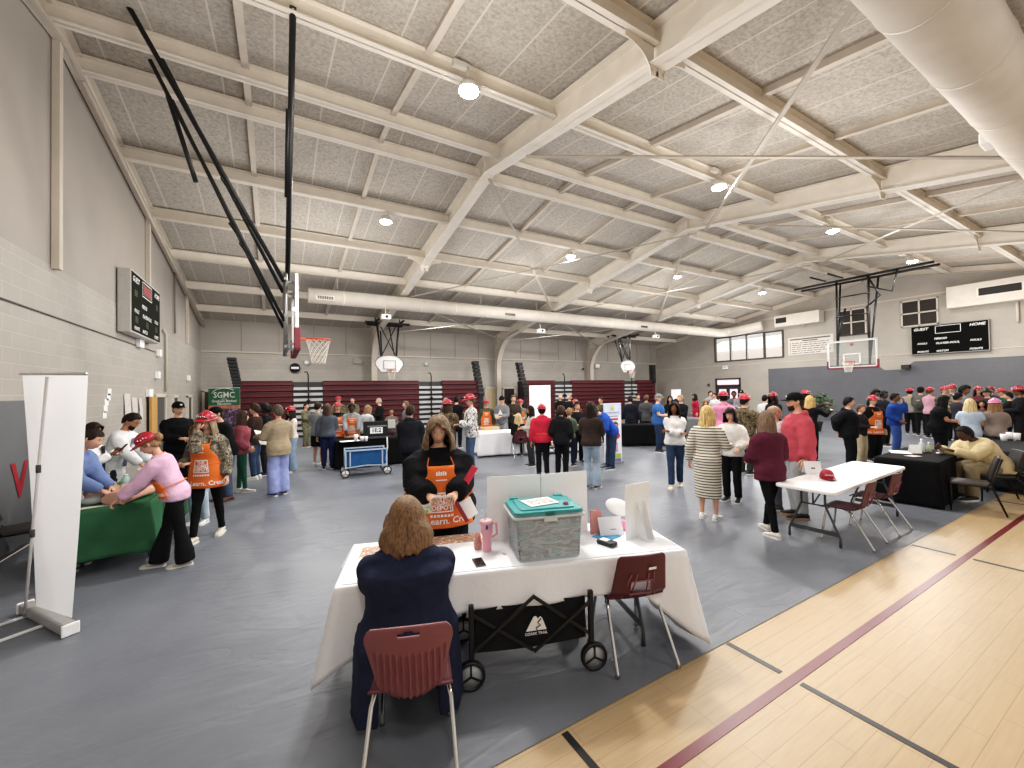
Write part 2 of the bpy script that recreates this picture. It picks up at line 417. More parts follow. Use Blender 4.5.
def hat_obj(M, kind, col, parent, near, logo=True):
    m = mat(col, .4 if kind == 'hard_hat' else .85, 0, .06, 9.0, name='hat_surface')
    T = lambda q: M @ V(q)
    mb = MB(); n = 24 if near else 16
    def dome(rx, ry, z0, h, mi=0, bulge=1.0):
        rs = []
        for i in range(7):
            e = PI/2*i/6; e = min(e, PI/2-.06)
            rs.append([T((rx*math.cos(e)**.8*math.sin(2*PI*j/n), ry*math.cos(e)**.8*math.cos(2*PI*j/n)-.004, z0+h*math.sin(e))) for j in range(n)])
        mb.rings(rs, mi)
    if kind == 'hard_hat':
        dome(.098, .118, .045, .105)
        rs = []
        for w, z in ((-.004, .056), (.0, .044), (.034, .036), (.036, .042), (.004, .056)):
            ring = []
            for j in range(n):
                a = 2*PI*j/n; f = max(0, math.cos(a))**2*.038
                r = w+(f if w > .01 else 0)
                ring.append(T(((.098+r*.75)*math.sin(a), (.118+r)*math.cos(a)-.004, z-(.010*max(0, math.cos(a)) if w > .01 else 0))))
            rs.append(ring)
        mb.rings(rs, 0, cap=False)
        mb.tube([T((0, .112*math.cos(e), .048+.112*math.sin(e))) for e in [PI*k/10 for k in range(1, 10)]], .009, 6)
        o = mb.obj('hard_hat', m, parent)
        if logo:
            lb = MB(); n3 = M.to_3x3().to_4x4()
            for q in range(4): lb.ell(T((-.036+.024*q, .112, .088+.008*(q % 2))), (.007, .006, .009), 6, 4, 0, n3)
            for sx in (-1, 1):
                for q in range(4): lb.ell(T((sx*.094, -.040+.028*q, .082+.008*(q % 2))), (.005, .008, .009), 6, 4, 0, n3)
            lb.obj('white_print', WHITEP, o)
        return o
    if kind in ('cap', 'capback'):
        dome(.088, .106, .035, .10)
        f = 1 if kind == 'cap' else -1
        mb.sheet(8, 4, lambda u, v: T(((u-.5)*.15*(1-.25*v*v), f*((.098+.085*v)*1.0-(abs(u-.5)*2)**2*.045), .042-.012*v-.012*(abs(u-.5)*2)**2)))
        o = mb.obj('cap', m, parent, solid=.005)
        if logo:
            lb = MB(); lb.ell(T((0, f*.103, .075)), (.022, .006, .014), 8, 4, 0, M.to_3x3().to_4x4()); lb.obj('badge', WHITEP, o)
        return o
    if kind == 'bandana':
        dome(.084, .104, .05, .07); return mb.obj('headband', m, parent)
    dome(.086, .106, .02, .118); mb.lathe([(.086, 0), (.093, .0), (.093, .03), (.086, .032)], n=n, M=M @ Matrix.Translation((0, -.002, .02)) @ Matrix.Diagonal((1, 1.16, 1, 1)), cap=False)
    return mb.obj('beanie', m, parent)

ARMS = {'down': ((.27, .02, .83), (.27, .02, .83)), 'hold': ((.09, .30, 1.08), (.09, .30, 1.08)), 'cross': ((-.10, .21, 1.14), (-.13, .19, 1.10)),
        'phone': ((.07, .27, 1.25), (.07, .27, 1.22)), 'pocket': ((.21, .13, .92), (.21, .13, .92)), 'walk': ((.25, .20, .88), (.25, -.18, .86)),
        'oneup': ((.27, .02, .83), (.12, .28, 1.22)), 'reach': ((.12, .40, .86), (.12, .40, .86)), 'face': ((.27, .05, .83), (.02, .18, 1.50)), 'back': ((.08, -.20, .95), (.08, -.20, .93)),
        'point': ((.24, .10, .85), (.34, .42, 1.32)), 'mouth': ((.06, .18, 1.46), (.20, .15, .95))}
N_PPL = [0]; PLACED = []
def person(label, x, head, foot, face=0, sex='f', w=1.0, skin='light', hair='short', hc='#2a1d16', top='sweatshirt', tc='#777777', sl=1.0, hem=-.13, puff=.022,
           legs='straight', lc='#1c1c1f', shoe='#2a2a2c', sole='#e8e6e2', hat=None, hatc='#a92033', apron=False, arms='down', lean=0, hp=0, hy=0, H=None, stride=0.0, sit=False,
           fringe=0.0, hv=0.0, fo=56, apb=-.22, topm=None, at=None, glasses=False, hood=False, zoff=0.0, seat=.46, extra=None, legm=None, headx=0.0, roll=0.0, group=None, flat=False):
    N_PPL[0] += 1; seed = N_PPL[0]*3.7
    P = V(at) if at is not None else fl(x, foot); P.z = 0
    if at is None:
        for _ in range(30):
            if all((V((q.x, q.y, 0))-P).length > .36+.09*(w+qw-2) for q, qw in PLACED): break
            P = P+V((P.x, P.y, 0)).normalized()*.10
    PLACED.append((P.copy(), w))
    if H is None:
        H = zat(head, P.x, P.y)-(.035 if hat in ('hard_hat',) else .01)
        H = max(1.42, min(1.95, H))
    dist = V((P.x, P.y, 0)).length; near = dist < 7.2
    d = V((P.x, P.y, 0)).normalized(); r = V((d.y, -d.x, 0)); fa = rad(face)
    fv = -d*math.cos(fa)+r*math.sin(fa); yaw = math.atan2(fv.y, fv.x)-PI/2
    root = thing('person', label, 'person', (P.x, P.y, zoff), yaw, group)
    k = H/1.70; male = sex == 'm'; tab = MAL if male else FEM
    vox = .015 if dist < 3.9 else (.018 if near else (.022 if dist < 13 else .027)); 
    ln = rad(lean); hipz = .93 if not sit else seat+.085
    up = V((math.sin(rad(roll)), math.sin(ln), math.cos(ln))).normalized(); fwd = V((0, math.cos(ln), -math.sin(ln))); lat = V((1, 0, 0))
    lat = (lat-up*lat.dot(up)).normalized(); fwd = up.cross(lat)
    hip = V((0, -.03 if sit else -.10*math.sin(ln), hipz))
    wd = w**.75
    def cen(t): return hip+up*t if t >= 0 else hip+V((0, 0, t))*(1-.0)
    def tring(t, inf, n=20, tb=tab, wx=1.0):
        hx, hy, yo = prof(tb, t); f = min(1, max(0, (t+.10)/.2)); L = lat; F = (V((0, 1, 0))*(1-f)+fwd*f).normalized()
        hx = hx*(w if t < .40 else 1+(w-1)*.5)*wx+inf; hy = hy*(w**1.15 if t < .40 else 1+(w-1)*.4)+inf
        belly = max(0, w-1.12)*.10*math.exp(-((t-.10)/.14)**2)
        c = cen(t)+F*(yo+belly*.4)
        return [c+L*hx*math.cos(2*PI*j/n)+F*(hy+belly*(1 if math.sin(2*PI*j/n) > 0 else .2))*math.sin(2*PI*j/n) for j in range(n)]
    sw = (.178 if male else .158)*(1+(w-1)*.55)
    sh = {s: cen(.43-.055*max(0, w-1.15))+lat*sw*s-fwd*.01 for s in (-1, 1)}
    tl, tr = ARMS[arms] if isinstance(arms, str) else arms
    hands = {}; arm = {}
    for s, t in ((-1, tl), (1, tr)):
        tx = V((abs(t[0])*s if t[0] >= 0 else -abs(t[0])*s, t[1], t[2]))
        if lean and arms not in ('reach',) and isinstance(arms, str):
            q = tx-V((0, 0, .93)); tx = hip+lat*q.x+fwd*q.y+up*q.z
        elif sit and isinstance(arms, str): tx = tx-V((0, 0, .93-hipz))
        if abs(tx.x) > .15: tx.x *= 1+(w-1)*.7
        if tx.y > .1: tx.y += max(0, w-1)*.14
        S0 = sh[s]; dv = tx-S0
        if dv.length > .535: tx = S0+dv.normalized()*.535
        el = ik(S0, tx, .285, .255, V((.35*s, -.25, -1)) if (tx.z > .95 or t[1] > .15) else V((.3*s, -1, 0)))
        arm[s] = (S0, el, tx); hands[s] = tx
    aw = w**.8*(1.06 if male else .96)
    # legs
    hj = {s: hip+V((.086*s*(w**.5), 0, -.03)) for s in (-1, 1)}; leg = {}; feet = {}
    for s in (-1, 1):
        if sit: a = V((.11*s, .40, .09))
        else: a = V((.095*s*(w**.4)*(1 if not stride else .7), stride*s*.5, .09))
        kn = ik(hj[s], a, .43 if sit else .410, .42 if sit else .404, V((.04*s, 1, .25)))
        leg[s] = (hj[s], kn, a); feet[s] = a
    # head
    nb = cen(.51); hc_ = cen(.655)+fwd*(.022+.03*math.sin(ln)); Mh = Matrix.Translation(hc_) @ Matrix.Rotation(rad(hy), 4, 'Z') @ Matrix.Rotation(-ln*.55-rad(hp), 4, 'X')
    if lean: Mh = Matrix.Translation(hc_) @ Matrix.Rotation(rad(hy), 4, 'Z') @ Matrix.Rotation(-ln*.6-rad(hp), 4, 'X')
    K = Matrix.Scale(k, 4)
    def sc(mb): mb.v = [(a*k, b*k, c*k) for a, b, c in mb.v]; return mb
    # ---- body (one skin)
    ka = .84 if sl >= 1 else 1.0; kl = .84 if legs and legs not in ('shorts', 'bare') else 1.0
    mb = MB()
    mb.rings([tring(t, -.012) for t in (-.12, -.06, 0, .08, .16, .26, .34, .42, .465, .495, .52)], 0)
    mb.tube([cen(.47)-fwd*.01, cen(.53)+fwd*.0, hc_+Mh.to_3x3() @ V((0, -.022, -.055))], [.062, .053 if male else .046, .050], 12)
    for s in (-1, 1):
        S0, el, tx = arm[s]
        mb.tube([S0-lat*s*.03, S0, S0.lerp(el, .45), el, el.lerp(tx, .35), tx], [.032, .040*aw*ka, .044*aw*ka, .037*aw*ka, .037*aw*ka, .026], 10)
        hj_, kn, an = leg[s]
        mb.tube([hj_+V((0, 0, .05)), hj_.lerp(kn, .25), hj_.lerp(kn, .7), kn, kn.lerp(an, .3), kn.lerp(an, .75), an, an+V((0, 0, -.04))], [.085*wd*kl, .082*wd*kl, .062*wd*kl, .052*wd*kl, .054*wd*kl, .038*kl, .034, .034], 10)
    sc(mb); bm = fuse(mb, vox, 3)
    bv = MB(); bv.add([v.co for v in bm.vertices], [tuple(p.vertices) for p in bm.polygons], 0, True)
    bpy.data.meshes.remove(bm)
    head_mesh(bv, K @ Mh, near, male)
    wr = {}
    for s in (-1, 1):
        S0, el, tx = arm[s]; f = (tx-el).normalized()
        curl = .30 if isinstance(arms, str) and arms in ('down', 'walk', 'back') else .62
        up_ = V((s, 0, 0)) if tx.z < .95 and abs(tx.x) > .16 else (V((.25*s, .35, .9)) if tx.y > .12 else V((0, 1, .3)))
        side = -s if abs(up_.x) > .9 else -s
        # thumb points inwards/forwards
        hb = f.cross(up_)                       # local +x
        want = V((-s*.6, .8, .2)); side = 1 if hb.dot(want) > 0 else -1
        hand_mesh(bv, tx*k, f, up_, side, k*(1.04 if male else .95), curl, near)
        wr[s] = (tx+f*.075)*k
    lip = mat('#a8645a' if skin in ('light', 'pale', 'tan') else '#5b322c', .45, 0, 0, name='lips')
    bv.obj('body', [skinm(skin), lip, mat('#e9e4de', .3, 0, 0, name='eye_white'), mat('#2b1d15', .25, 0, 0, name='iris'), mat(hc, .8, 0, 0, name='brow')], root)
    # ---- top
    m_top = topm or cloth(tc)
    mb = MB(); ts = [.50, .47, .44, .40, .34, .27, .20, .13, .06, 0, -.06, -.12]
    lo = max(hem, -.12); ts = [t for t in ts if t > lo+.02]+[lo]
    pf = puff
    mb.rings([tring(t, pf*(.45 if t > .46 else 1)*(1.25 if t < .1 and top in ('coat', 'hoodie') else 1)) for t in ts], 0)
    if hem < -.13:
        z0 = hip.z-.10; z1 = hip.z+hem
        base = tring(-.10, pf); rs = []
        flare = {'coat': .02, 'dress': -.015, 'labcoat': .05, 'gown': .12}.get(top, .01)
        if not sit:
            for q in range(7):
                t = q/6; c = V((0, 0, z0+(z1-z0)*t))
                rs.append([V((hip.x+(p.x-hip.x)*(1+flare*t*3), p.y*(1+flare*t*3), c.z)) for p in base])
            mb.rings(rs, 0)
        else:
            for s in (-1, 1):
                rs = []
                for q in range(6):
                    t = q/5; zz = hip.z-.02+(z1-hip.z)*t
                    o_ = .03*t
                    rs.append([V((s*(px_*1.14+o_*(1 if px_ > .2 else .3)), py_, zz)) for px_, py_ in ((.15, -.22), (.24, -.20), (.285, -.04), (.28, .22), (.235, .22), (.235, .0), (.19, -.13), (.15, -.16))])
                mb.rings(rs, 0)
            mb.rings([[V((sx*.165*w*(1-.1*q), -.12+.36*q, hip.z+(.02 if up_z else -.08)*1.0)) for sx, up_z in ((-1, 0), (1, 0), (1, 1), (-1, 1))] for q in (0, .5, 1)], 0)
    for s in (-1, 1):
        S0, el, tx = arm[s]
        if sl <= 0: continue
        a = .052*aw+pf*1.0; b = .044*aw+pf*1.1; c_ = .037*aw+pf*(1.25 if top != 'coat' else .9)
        if sl >= 1:
            e = tx-(tx-el).normalized()*.012
            pts = [S0-lat*s*.06, S0-lat*s*.015, S0.lerp(el, .18), S0.lerp(el, .5), el, el.lerp(tx, .5), el.lerp(e, .9), e]
            mb.tube(pts, [.035, min(a*.78, .062), a*.97, b, c_+.006, c_*.95, c_*.86, .034+pf*.45], 12)
        elif sl > .45: mb.tube([S0-lat*s*.05, S0, S0.lerp(el, .5), el, el.lerp(tx, .12)], [.05, a, b, c_+.006, c_], 12)
        else: mb.tube([S0-lat*s*.06, S0-lat*s*.01, S0.lerp(el, .2), S0.lerp(el, .5), S0.lerp(el, .62)], [.035, min(a*.82, .064), a, b+.008, b+.012], 12)
    if hood or top == 'hoodie':
        rs = []
        for q in range(9):
            a = PI*(q/8); 
            c = cen(.475)+lat*.105*math.cos(a)*1.05-fwd*(.10*math.sin(a)-.01)-up*.01+V((0, 0, .02+.02*math.sin(a)))
            rs.append(c)
        mb.tube([cen(.46)+lat*.085+fwd*.07]+rs+[cen(.46)-lat*.085+fwd*.07], [.015]+[.022+.022*math.sin(PI*q/8) for q in range(9)]+[.015], 8)
        mb.ell(cen(.40)-fwd*.115, (.085, .04, .075), 10, 6)
    elif top in ('coat', 'labcoat', 'tee', 'sweatshirt', 'shirt'):
        mb.tube([cen(.495)+lat*.075*math.cos(2*PI*q/12)+fwd*(.062*math.sin(2*PI*q/12)-.008) for q in range(12)], .014 if top != 'tee' else .008, 6, closed=True)
    sc(mb); me = fuse(mb, vox*.92, 3, (.0065 if top not in ('tee', 'dress') else .004)*(1.1 if near else 1.3), 8, seed)
    tname = {'hoodie': 'hoodie', 'tee': 'shirt', 'coat': 'jacket', 'dress': 'dress', 'labcoat': 'lab_coat', 'shirt': 'shirt', 'gown': 'cardigan'}.get(top, 'sweatshirt')
    topo = mkobj(tname, me, m_top, root)
    # ---- legs
    if legs and legs != 'bare':
        th, kr, ar = {'slim': (.088, .060, .046), 'straight': (.094, .074, .066), 'wide': (.104, .098, .108), 'flare': (.088, .066, .105), 'shorts': (.105, .105, .105), 'baggy': (.105, .092, .078)}[legs]
        mb = MB(); mb.rings([tring(t, .010) for t in (.07, .03, -.02, -.07, -.12)], 0)
        for s in (-1, 1):
            hj_, kn, an = leg[s]
            if legs == 'shorts': mb.tube([hj_+V((0, 0, .04)), hj_.lerp(kn, .3), hj_.lerp(kn, .92)], [.085*wd, th*wd, (th+.01)*wd], 12)
            else: mb.tube([hj_+V((0, 0, .04)), hj_.lerp(kn, .25), hj_.lerp(kn, .7), kn, kn.lerp(an, .4), kn.lerp(an, .8), an+V((0, 0, -.035 if legs in ('wide', 'flare') else -.01))], [.085*wd, th*wd, (th*.55+kr*.45)*wd, kr*wd, (kr*.6+ar*.4)*wd, ar, ar], 12)
        sc(mb); me = fuse(mb, vox*.95, 3, .006, 9, seed+5)
        mkobj('shorts' if legs == 'shorts' else ('leggings' if legs == 'slim' and lc in ('#17171a',) else 'trousers'), me, legm or cloth(lc), root)
    # ---- shoes
    for s in (-1, 1):
        p = (feet[s]+V((0, 0, -.09)))*k
        pit = .0
        shoe_obj(V((p.x, p.y, p.z)), -s*rad(9), k*(1.05 if male else .95), shoe, sole, root)
    # ---- hair, hat
    if hair and hair != 'bald': hair_obj(K @ Mh, hair, hc, root, near, fringe, seed=seed, hv=hv, fo=fo)
    if hat: hat_obj(K @ Mh, hat, hatc, root, near)
    if glasses:
        g = MB(); T = lambda q: (K @ Mh) @ V(q)
        for sx in (-1, 1):
            g.tube([T((sx*.033+.021*math.cos(2*PI*q/10), .094, .010+.016*math.sin(2*PI*q/10))) for q in range(10)], .002, 5, closed=True)
            g.tube([T((sx*.054, .09, .013)), T((sx*.078, .0, .013))], .002, 5)
        g.tube([T((-.012, .096, .013)), T((.012, .096, .013))], .002, 5); g.obj('glasses', BLACKM, root)
    if flat == 'beard':
        g = MB()
        g.sheet(14, 6, lambda u, v: (K @ Mh) @ V(((.074+.008)*math.cos(rad(-38-30*v))*math.sin(rad(-88+176*u))*(1-.22*v), (.096+.006)*math.cos(rad(-28-38*v)*.5)*math.cos(rad(-88+176*u))*.93, -.050-.066*v-.016*math.cos(rad(-88+176*u))+.03*abs(2*u-1)**3*(1-v))))
        g.obj('beard', hairmat(hc), root, solid=.01)
    # ---- apron
    if apron:
        inf = pf+.014
        def ap(u, t):
            tt = t
            hx, hy, yo = prof(tab, max(t, -.10)); hw = rad(30 if t > .30 else (30+46*min(1, (.30-t)/.16)))
            hw /= max(1, w)**.75; a = (u-.5)*2*hw
            f = min(1, max(0, (t+.10)/.2)); F = (V((0, 1, 0))*(1-f)+fwd*f).normalized()
            wx = (w if t < .40 else 1+(w-1)*.5); wy = (w**1.15 if t < .40 else 1+(w-1)*.4); belly = max(0, w-1.12)*.10*math.exp(-((t-.10)/.14)**2)
            c = cen(t)+F*(yo+belly*1.4)
            fl_ = 1+(.16*max(0, -.05-t)/.2)
            return (c+lat*(hx*wx+inf)*math.sin(a)*fl_+F*((hy*wy+inf)*math.cos(a)*fl_+.004+.012*max(0, -t)*math.sin(u*19)))*k
        t0, t1 = .37, apb
        mb = MB(); mb.sheet(18, 20, lambda u, v: ap(u, t0+(t1-t0)*v))
        ao = mb.obj('apron', ORANGE, root, solid=.004, soff=1)
        st = MB()
        for s in (0, 1):
            st.tube([ap(s, .37), cen(.46)*k+lat*(.085*(-1 if s == 0 else 1))*k+fwd*.06*k, cen(.505)*k+lat*.06*(-1 if s == 0 else 1)*k-fwd*.06*k, cen(.505)*k-fwd*.075*k], .006, 5)
        rg = tring(.10, pf+.022)
        st.tube([p*k for p in rg], .006, 5, closed=True); st.obj('strap', ORANGE, ao)
        lb = MB(); aw_ = (.17*w+.04+puff-.022)/.21/max(1, w)**.75
        ps = lambda x, y: ap(.5-x/(.56*aw_), y)+(fwd*.010)*k
        ps2 = lambda x, y: ap(.5-x/(.40*aw_), y)+(fwd*.010)*k
        put_text(lb, 'Build. Learn. Create.', .082, lambda x, y: ps(x, apb+.065+y), bold=.02)
        for y0, h in ((.145, .012), (-.012, .012)): lb.sheet(8, 1, lambda u, v: ps((u-.5)*.2, y0+v*h))
        for x0 in (-.10, .088): lb.sheet(1, 6, lambda u, v: ps(x0+u*.012, -.012+v*.169))
        for i, wd_ in enumerate(('THE', 'HOME', 'DEPOT')): put_text(lb, wd_, .058, lambda x, y: ps(x, .118-.045*i+y), bold=.03, rot=.0)
        for q in range(7): lb.sheet(2, 1, lambda u, v: ps(-.10+.03*q+u*.022, -.058+v*.024))
        for q in range(5): lb.sheet(2, 1, lambda u, v: ps2(-.085+.036*q+u*.026, .295+v*(.030+.006*(q % 2))))
        lb.sheet(6, 1, lambda u, v: ps2(-.07+.14*u, .255+v*.008))
        lb.obj('lettering', WHITEP, ao)
    root['_h'] = k
    return dict(root=root, arm=arm, k=k, yaw=yaw, P=V((P.x, P.y, zoff)), wr=wr, Mh=K @ Mh, cen=lambda t: cen(t)*k, fwd=fwd, lat=lat, top=topo, tring=lambda t, inf: [p*k for p in tring(t, inf)])
def world(pr, q): return pr['P']+Matrix.Rotation(pr['yaw'], 3, 'Z') @ V(q)
# ------------------------------------------------------------------ the gym
XL, XR, YB, YN, YR = -2.95, 27.2, 23.2, -5.0, 8.9
FRX = [4.6, 12.2, 19.85]
def deck(Y): return 7.86-.164*abs(Y-YR)
GREIGE = '#b3aca4'
CREAM = paint('#e6ded2', .6)
CREAM2 = paint('#cfc5b8', .65)
WALLP = mat(GREIGE, .65, 0, .05, .8, .1, 40, name='wall_paint')

def tarp_mat():
    m, N, L, b = newmat('vinyl_floor_cover')
    tc = N.new('ShaderNodeTexCoord')
    nz = N.new('ShaderNodeTexNoise'); nz.inputs['Scale'].default_value = .55; nz.inputs['Detail'].default_value = 6; nz.inputs['Roughness'].default_value = .6
    rp = N.new('ShaderNodeValToRGB'); rp.color_ramp.elements[0].color = srgb('#696d75'); rp.color_ramp.elements[1].color = srgb('#7f838b'); rp.color_ramp.elements[0].position = .3; rp.color_ramp.elements[1].position = .72
    L.new(tc.outputs['Object'], nz.inputs['Vector']); L.new(nz.outputs['Fac'], rp.inputs['Fac']); L.new(rp.outputs['Color'], b.inputs['Base Color'])
    mp = N.new('ShaderNodeMapping'); mp.inputs['Rotation'].default_value = (0, 0, .35); mp.inputs['Scale'].default_value = (1.0, 2.6, 1)
    L.new(tc.outputs['Object'], mp.inputs['Vector'])
    w = N.new('ShaderNodeTexNoise'); w.inputs['Scale'].default_value = 1.8; w.inputs['Detail'].default_value = 5; w.inputs['Distortion'].default_value = 1.2
    L.new(mp.outputs['Vector'], w.inputs['Vector'])
    vo = N.new('ShaderNodeTexVoronoi'); vo.feature = 'DISTANCE_TO_EDGE'; vo.inputs['Scale'].default_value = .5; L.new(mp.outputs['Vector'], vo.inputs['Vector'])
    cr = N.new('ShaderNodeMapRange'); cr.inputs['From Max'].default_value = .03; cr.inputs['To Min'].default_value = .35; cr.inputs['To Max'].default_value = 0; L.new(vo.outputs['Distance'], cr.inputs['Value'])
    ad = N.new('ShaderNodeMath'); ad.operation = 'MULTIPLY_ADD'; ad.inputs[1].default_value = .35; L.new(cr.outputs[0], ad.inputs[0]); L.new(w.outputs['Fac'], ad.inputs[2])
    bp = N.new('ShaderNodeBump'); bp.inputs['Strength'].default_value = .30; bp.inputs['Distance'].default_value = .035
    L.new(ad.outputs[0], bp.inputs['Height']); L.new(bp.outputs['Normal'], b.inputs['Normal'])
    b.inputs['Roughness'].default_value = .40; b.inputs['Specular IOR Level'].default_value = .32
    return m
def wood_mat():
    m, N, L, b = newmat('maple_boards'); b.inputs['Roughness'].default_value = .38
    tc = N.new('ShaderNodeTexCoord')
    br = N.new('ShaderNodeTexBrick'); br.inputs['Scale'].default_value = 1; br.inputs['Brick Width'].default_value = .75; br.inputs['Row Height'].default_value = .115; br.inputs['Mortar Size'].default_value = .0018; br.offset_frequency = 3; br.offset = .37; br.squash = 1
    br.inputs['Color1'].default_value = srgb('#b79d79'); br.inputs['Color2'].default_value = srgb('#c4ab88'); br.inputs['Mortar'].default_value = srgb('#a58a66')
    L.new(tc.outputs['Object'], br.inputs['Vector'])
    b2 = N.new('ShaderNodeTexBrick'); b2.inputs['Scale'].default_value = 1; b2.inputs['Brick Width'].default_value = .75; b2.inputs['Row Height'].default_value = .115; b2.inputs['Mortar Size'].default_value = 0; b2.offset_frequency = 3; b2.offset = .37; b2.inputs['Bias'].default_value = -.2
    b2.inputs['Color1'].default_value = (1, 1, 1, 1); b2.inputs['Color2'].default_value = (.78, .74, .68, 1); L.new(tc.outputs['Object'], b2.inputs['Vector'])
    mp = N.new('ShaderNodeMapping'); mp.inputs['Scale'].default_value = (3, 40, 1); L.new(tc.outputs['Object'], mp.inputs['Vector'])
    g = N.new('ShaderNodeTexNoise'); g.inputs['Scale'].default_value = 1.2; g.inputs['Detail'].default_value = 6; L.new(mp.outputs['Vector'], g.inputs['Vector'])
    mr = N.new('ShaderNodeMapRange'); mr.inputs['To Min'].default_value = .84; mr.inputs['To Max'].default_value = 1.12; L.new(g.outputs['Fac'], mr.inputs['Value'])
    m1 = N.new('ShaderNodeMix'); m1.data_type = 'RGBA'; m1.blend_type = 'MULTIPLY'; m1.inputs['Factor'].default_value = .6; L.new(br.outputs['Color'], m1.inputs['A']); L.new(b2.outputs['Color'], m1.inputs['B'])
    m2 = N.new('ShaderNodeMix'); m2.data_type = 'RGBA'; m2.blend_type = 'MULTIPLY'; m2.inputs['Factor'].default_value = 1; L.new(m1.outputs['Result'], m2.inputs['A']); L.new(mr.outputs[0], m2.inputs['B'])
    L.new(m2.outputs['Result'], b.inputs['Base Color'])
    return m
def deck_mat():
    m, N, L, b = newmat('fibre_roof_deck'); b.inputs['Roughness'].default_value = .9
    tc = N.new('ShaderNodeTexCoord')
    n1 = N.new('ShaderNodeTexNoise'); n1.inputs['Scale'].default_value = 16; n1.inputs['Detail'].default_value = 6; n1.inputs['Roughness'].default_value = .75
    n2 = N.new('ShaderNodeTexNoise'); n2.inputs['Scale'].default_value = .9; n2.inputs['Detail'].default_value = 3
    L.new(tc.outputs['Object'], n1.inputs['Vector']); L.new(tc.outputs['Object'], n2.inputs['Vector'])
    rp = N.new('ShaderNodeValToRGB'); rp.color_ramp.elements[0].position = .34; rp.color_ramp.elements[1].position = .60; rp.color_ramp.elements[0].color = srgb('#a39b91'); rp.color_ramp.elements[1].color = srgb('#c9c2b8')
    L.new(n1.outputs['Fac'], rp.inputs['Fac'])
    sp = N.new('ShaderNodeSeparateXYZ'); L.new(tc.outputs['Object'], sp.inputs[0])
    mu = N.new('ShaderNodeMath'); mu.operation = 'MULTIPLY'; mu.inputs[1].default_value = 1/.833; L.new(sp.outputs['X'], mu.inputs[0])
    fr = N.new('ShaderNodeMath'); fr.operation = 'FRACT'; L.new(mu.outputs[0], fr.inputs[0])
    lt = N.new('ShaderNodeMath'); lt.operation = 'LESS_THAN'; lt.inputs[1].default_value = .035; L.new(fr.outputs[0], lt.inputs[0])
    mx = N.new('ShaderNodeMix'); mx.data_type = 'RGBA'; mx.inputs['B'].default_value = srgb('#d8d0c5'); L.new(lt.outputs[0], mx.inputs['Factor']); L.new(rp.outputs['Color'], mx.inputs['A'])
    mr = N.new('ShaderNodeMapRange'); mr.inputs['To Min'].default_value = .85; mr.inputs['To Max'].default_value = 1.12; L.new(n2.outputs['Fac'], mr.inputs['Value'])
    m2 = N.new('ShaderNodeMix'); m2.data_type = 'RGBA'; m2.blend_type = 'MULTIPLY'; m2.inputs['Factor'].default_value = 1; L.new(mx.outputs['Result'], m2.inputs['A']); L.new(mr.outputs[0], m2.inputs['B'])
    L.new(m2.outputs['Result'], b.inputs['Base Color'])
    bp = N.new('ShaderNodeBump'); bp.inputs['Strength'].default_value = .6; bp.inputs['Distance'].default_value = .02; L.new(n1.outputs['Fac'], bp.inputs['Height']); L.new(bp.outputs['Normal'], b.inputs['Normal'])
    return m
def quad(name, pts, m, kind='structure'):
    o = MB().add(pts, [tuple(range(len(pts)))]).obj(name, m); o['kind'] = kind; return o

# floor: maple court, with a grey vinyl cover laid over most of it
EDGE = 1.98
struct(MB().box(((XL+XR)/2, (YB+YN)/2, -.055), (XR-XL, YB-YN, .1)).obj('floor', wood_mat()))
tp = MB()
tp.sheet(60, 40, lambda u, v: (XL+.02+(XR-XL-.04)*u, EDGE+(YB-EDGE-.02)*v, 0.0))
fc = tp.obj('floor_cover', tarp_mat()); struct(fc)
seam = MB()
for Xs in (3.55, 10.4): seam.box((Xs, (EDGE+YB)/2, .0012), (.008, YB-EDGE-.1, .0012))
struct(seam.obj('floor_seam', mat('#8e9197', .3, 0, .05)))
LINEM = mat('#6b1424', .35, 0, .05); BLKL = mat('#1a1a1c', .4, 0, .05)
struct(MB().box(((XL+XR)/2, 1.5, -.0035), (XR-XL-.1, .062, .003)).obj('court_line', LINEM))
for Xs, y0, y1 in ((1.45, .9, 1.96), (3.05, 1.58, 1.97), (3.05, .45, 1.45), (6.86, 1.58, 1.96), (6.86, .3, 1.44), (10.6, 1.56, 1.96)):
    struct(MB().box((Xs, (y0+y1)/2, -.0035), (.045, y1-y0, .003)).obj('court_mark', BLKL))

# walls
blkL = block_mat('left_block', 'Y', '#b1aba3', '#c3beb7', bw=.41); blkB = block_mat('back_block', 'X', '#b2aca4', '#9d978f')
def gable(name, X, z0, m, y0=YN, y1=YB, flat_top=None, holes=None):
    s = 1 if X > 0 else -1
    if flat_top: pts = [(X, y0, z0), (X, y1, z0), (X, y1, flat_top), (X, y0, flat_top)]
    else: pts = [(X, y0, z0), (X, y1, z0), (X, y1, deck(y1)), (X, YR, deck(YR)), (X, y0, deck(y0))]
    return quad(name, pts, m)
gable('wall_left', XL, 0, blkL, flat_top=4.02); gable('wall_left_upper', XL-.004, 4.0, mat('#a8a199', .7, 0, .05, .9, name='wall_panel'))
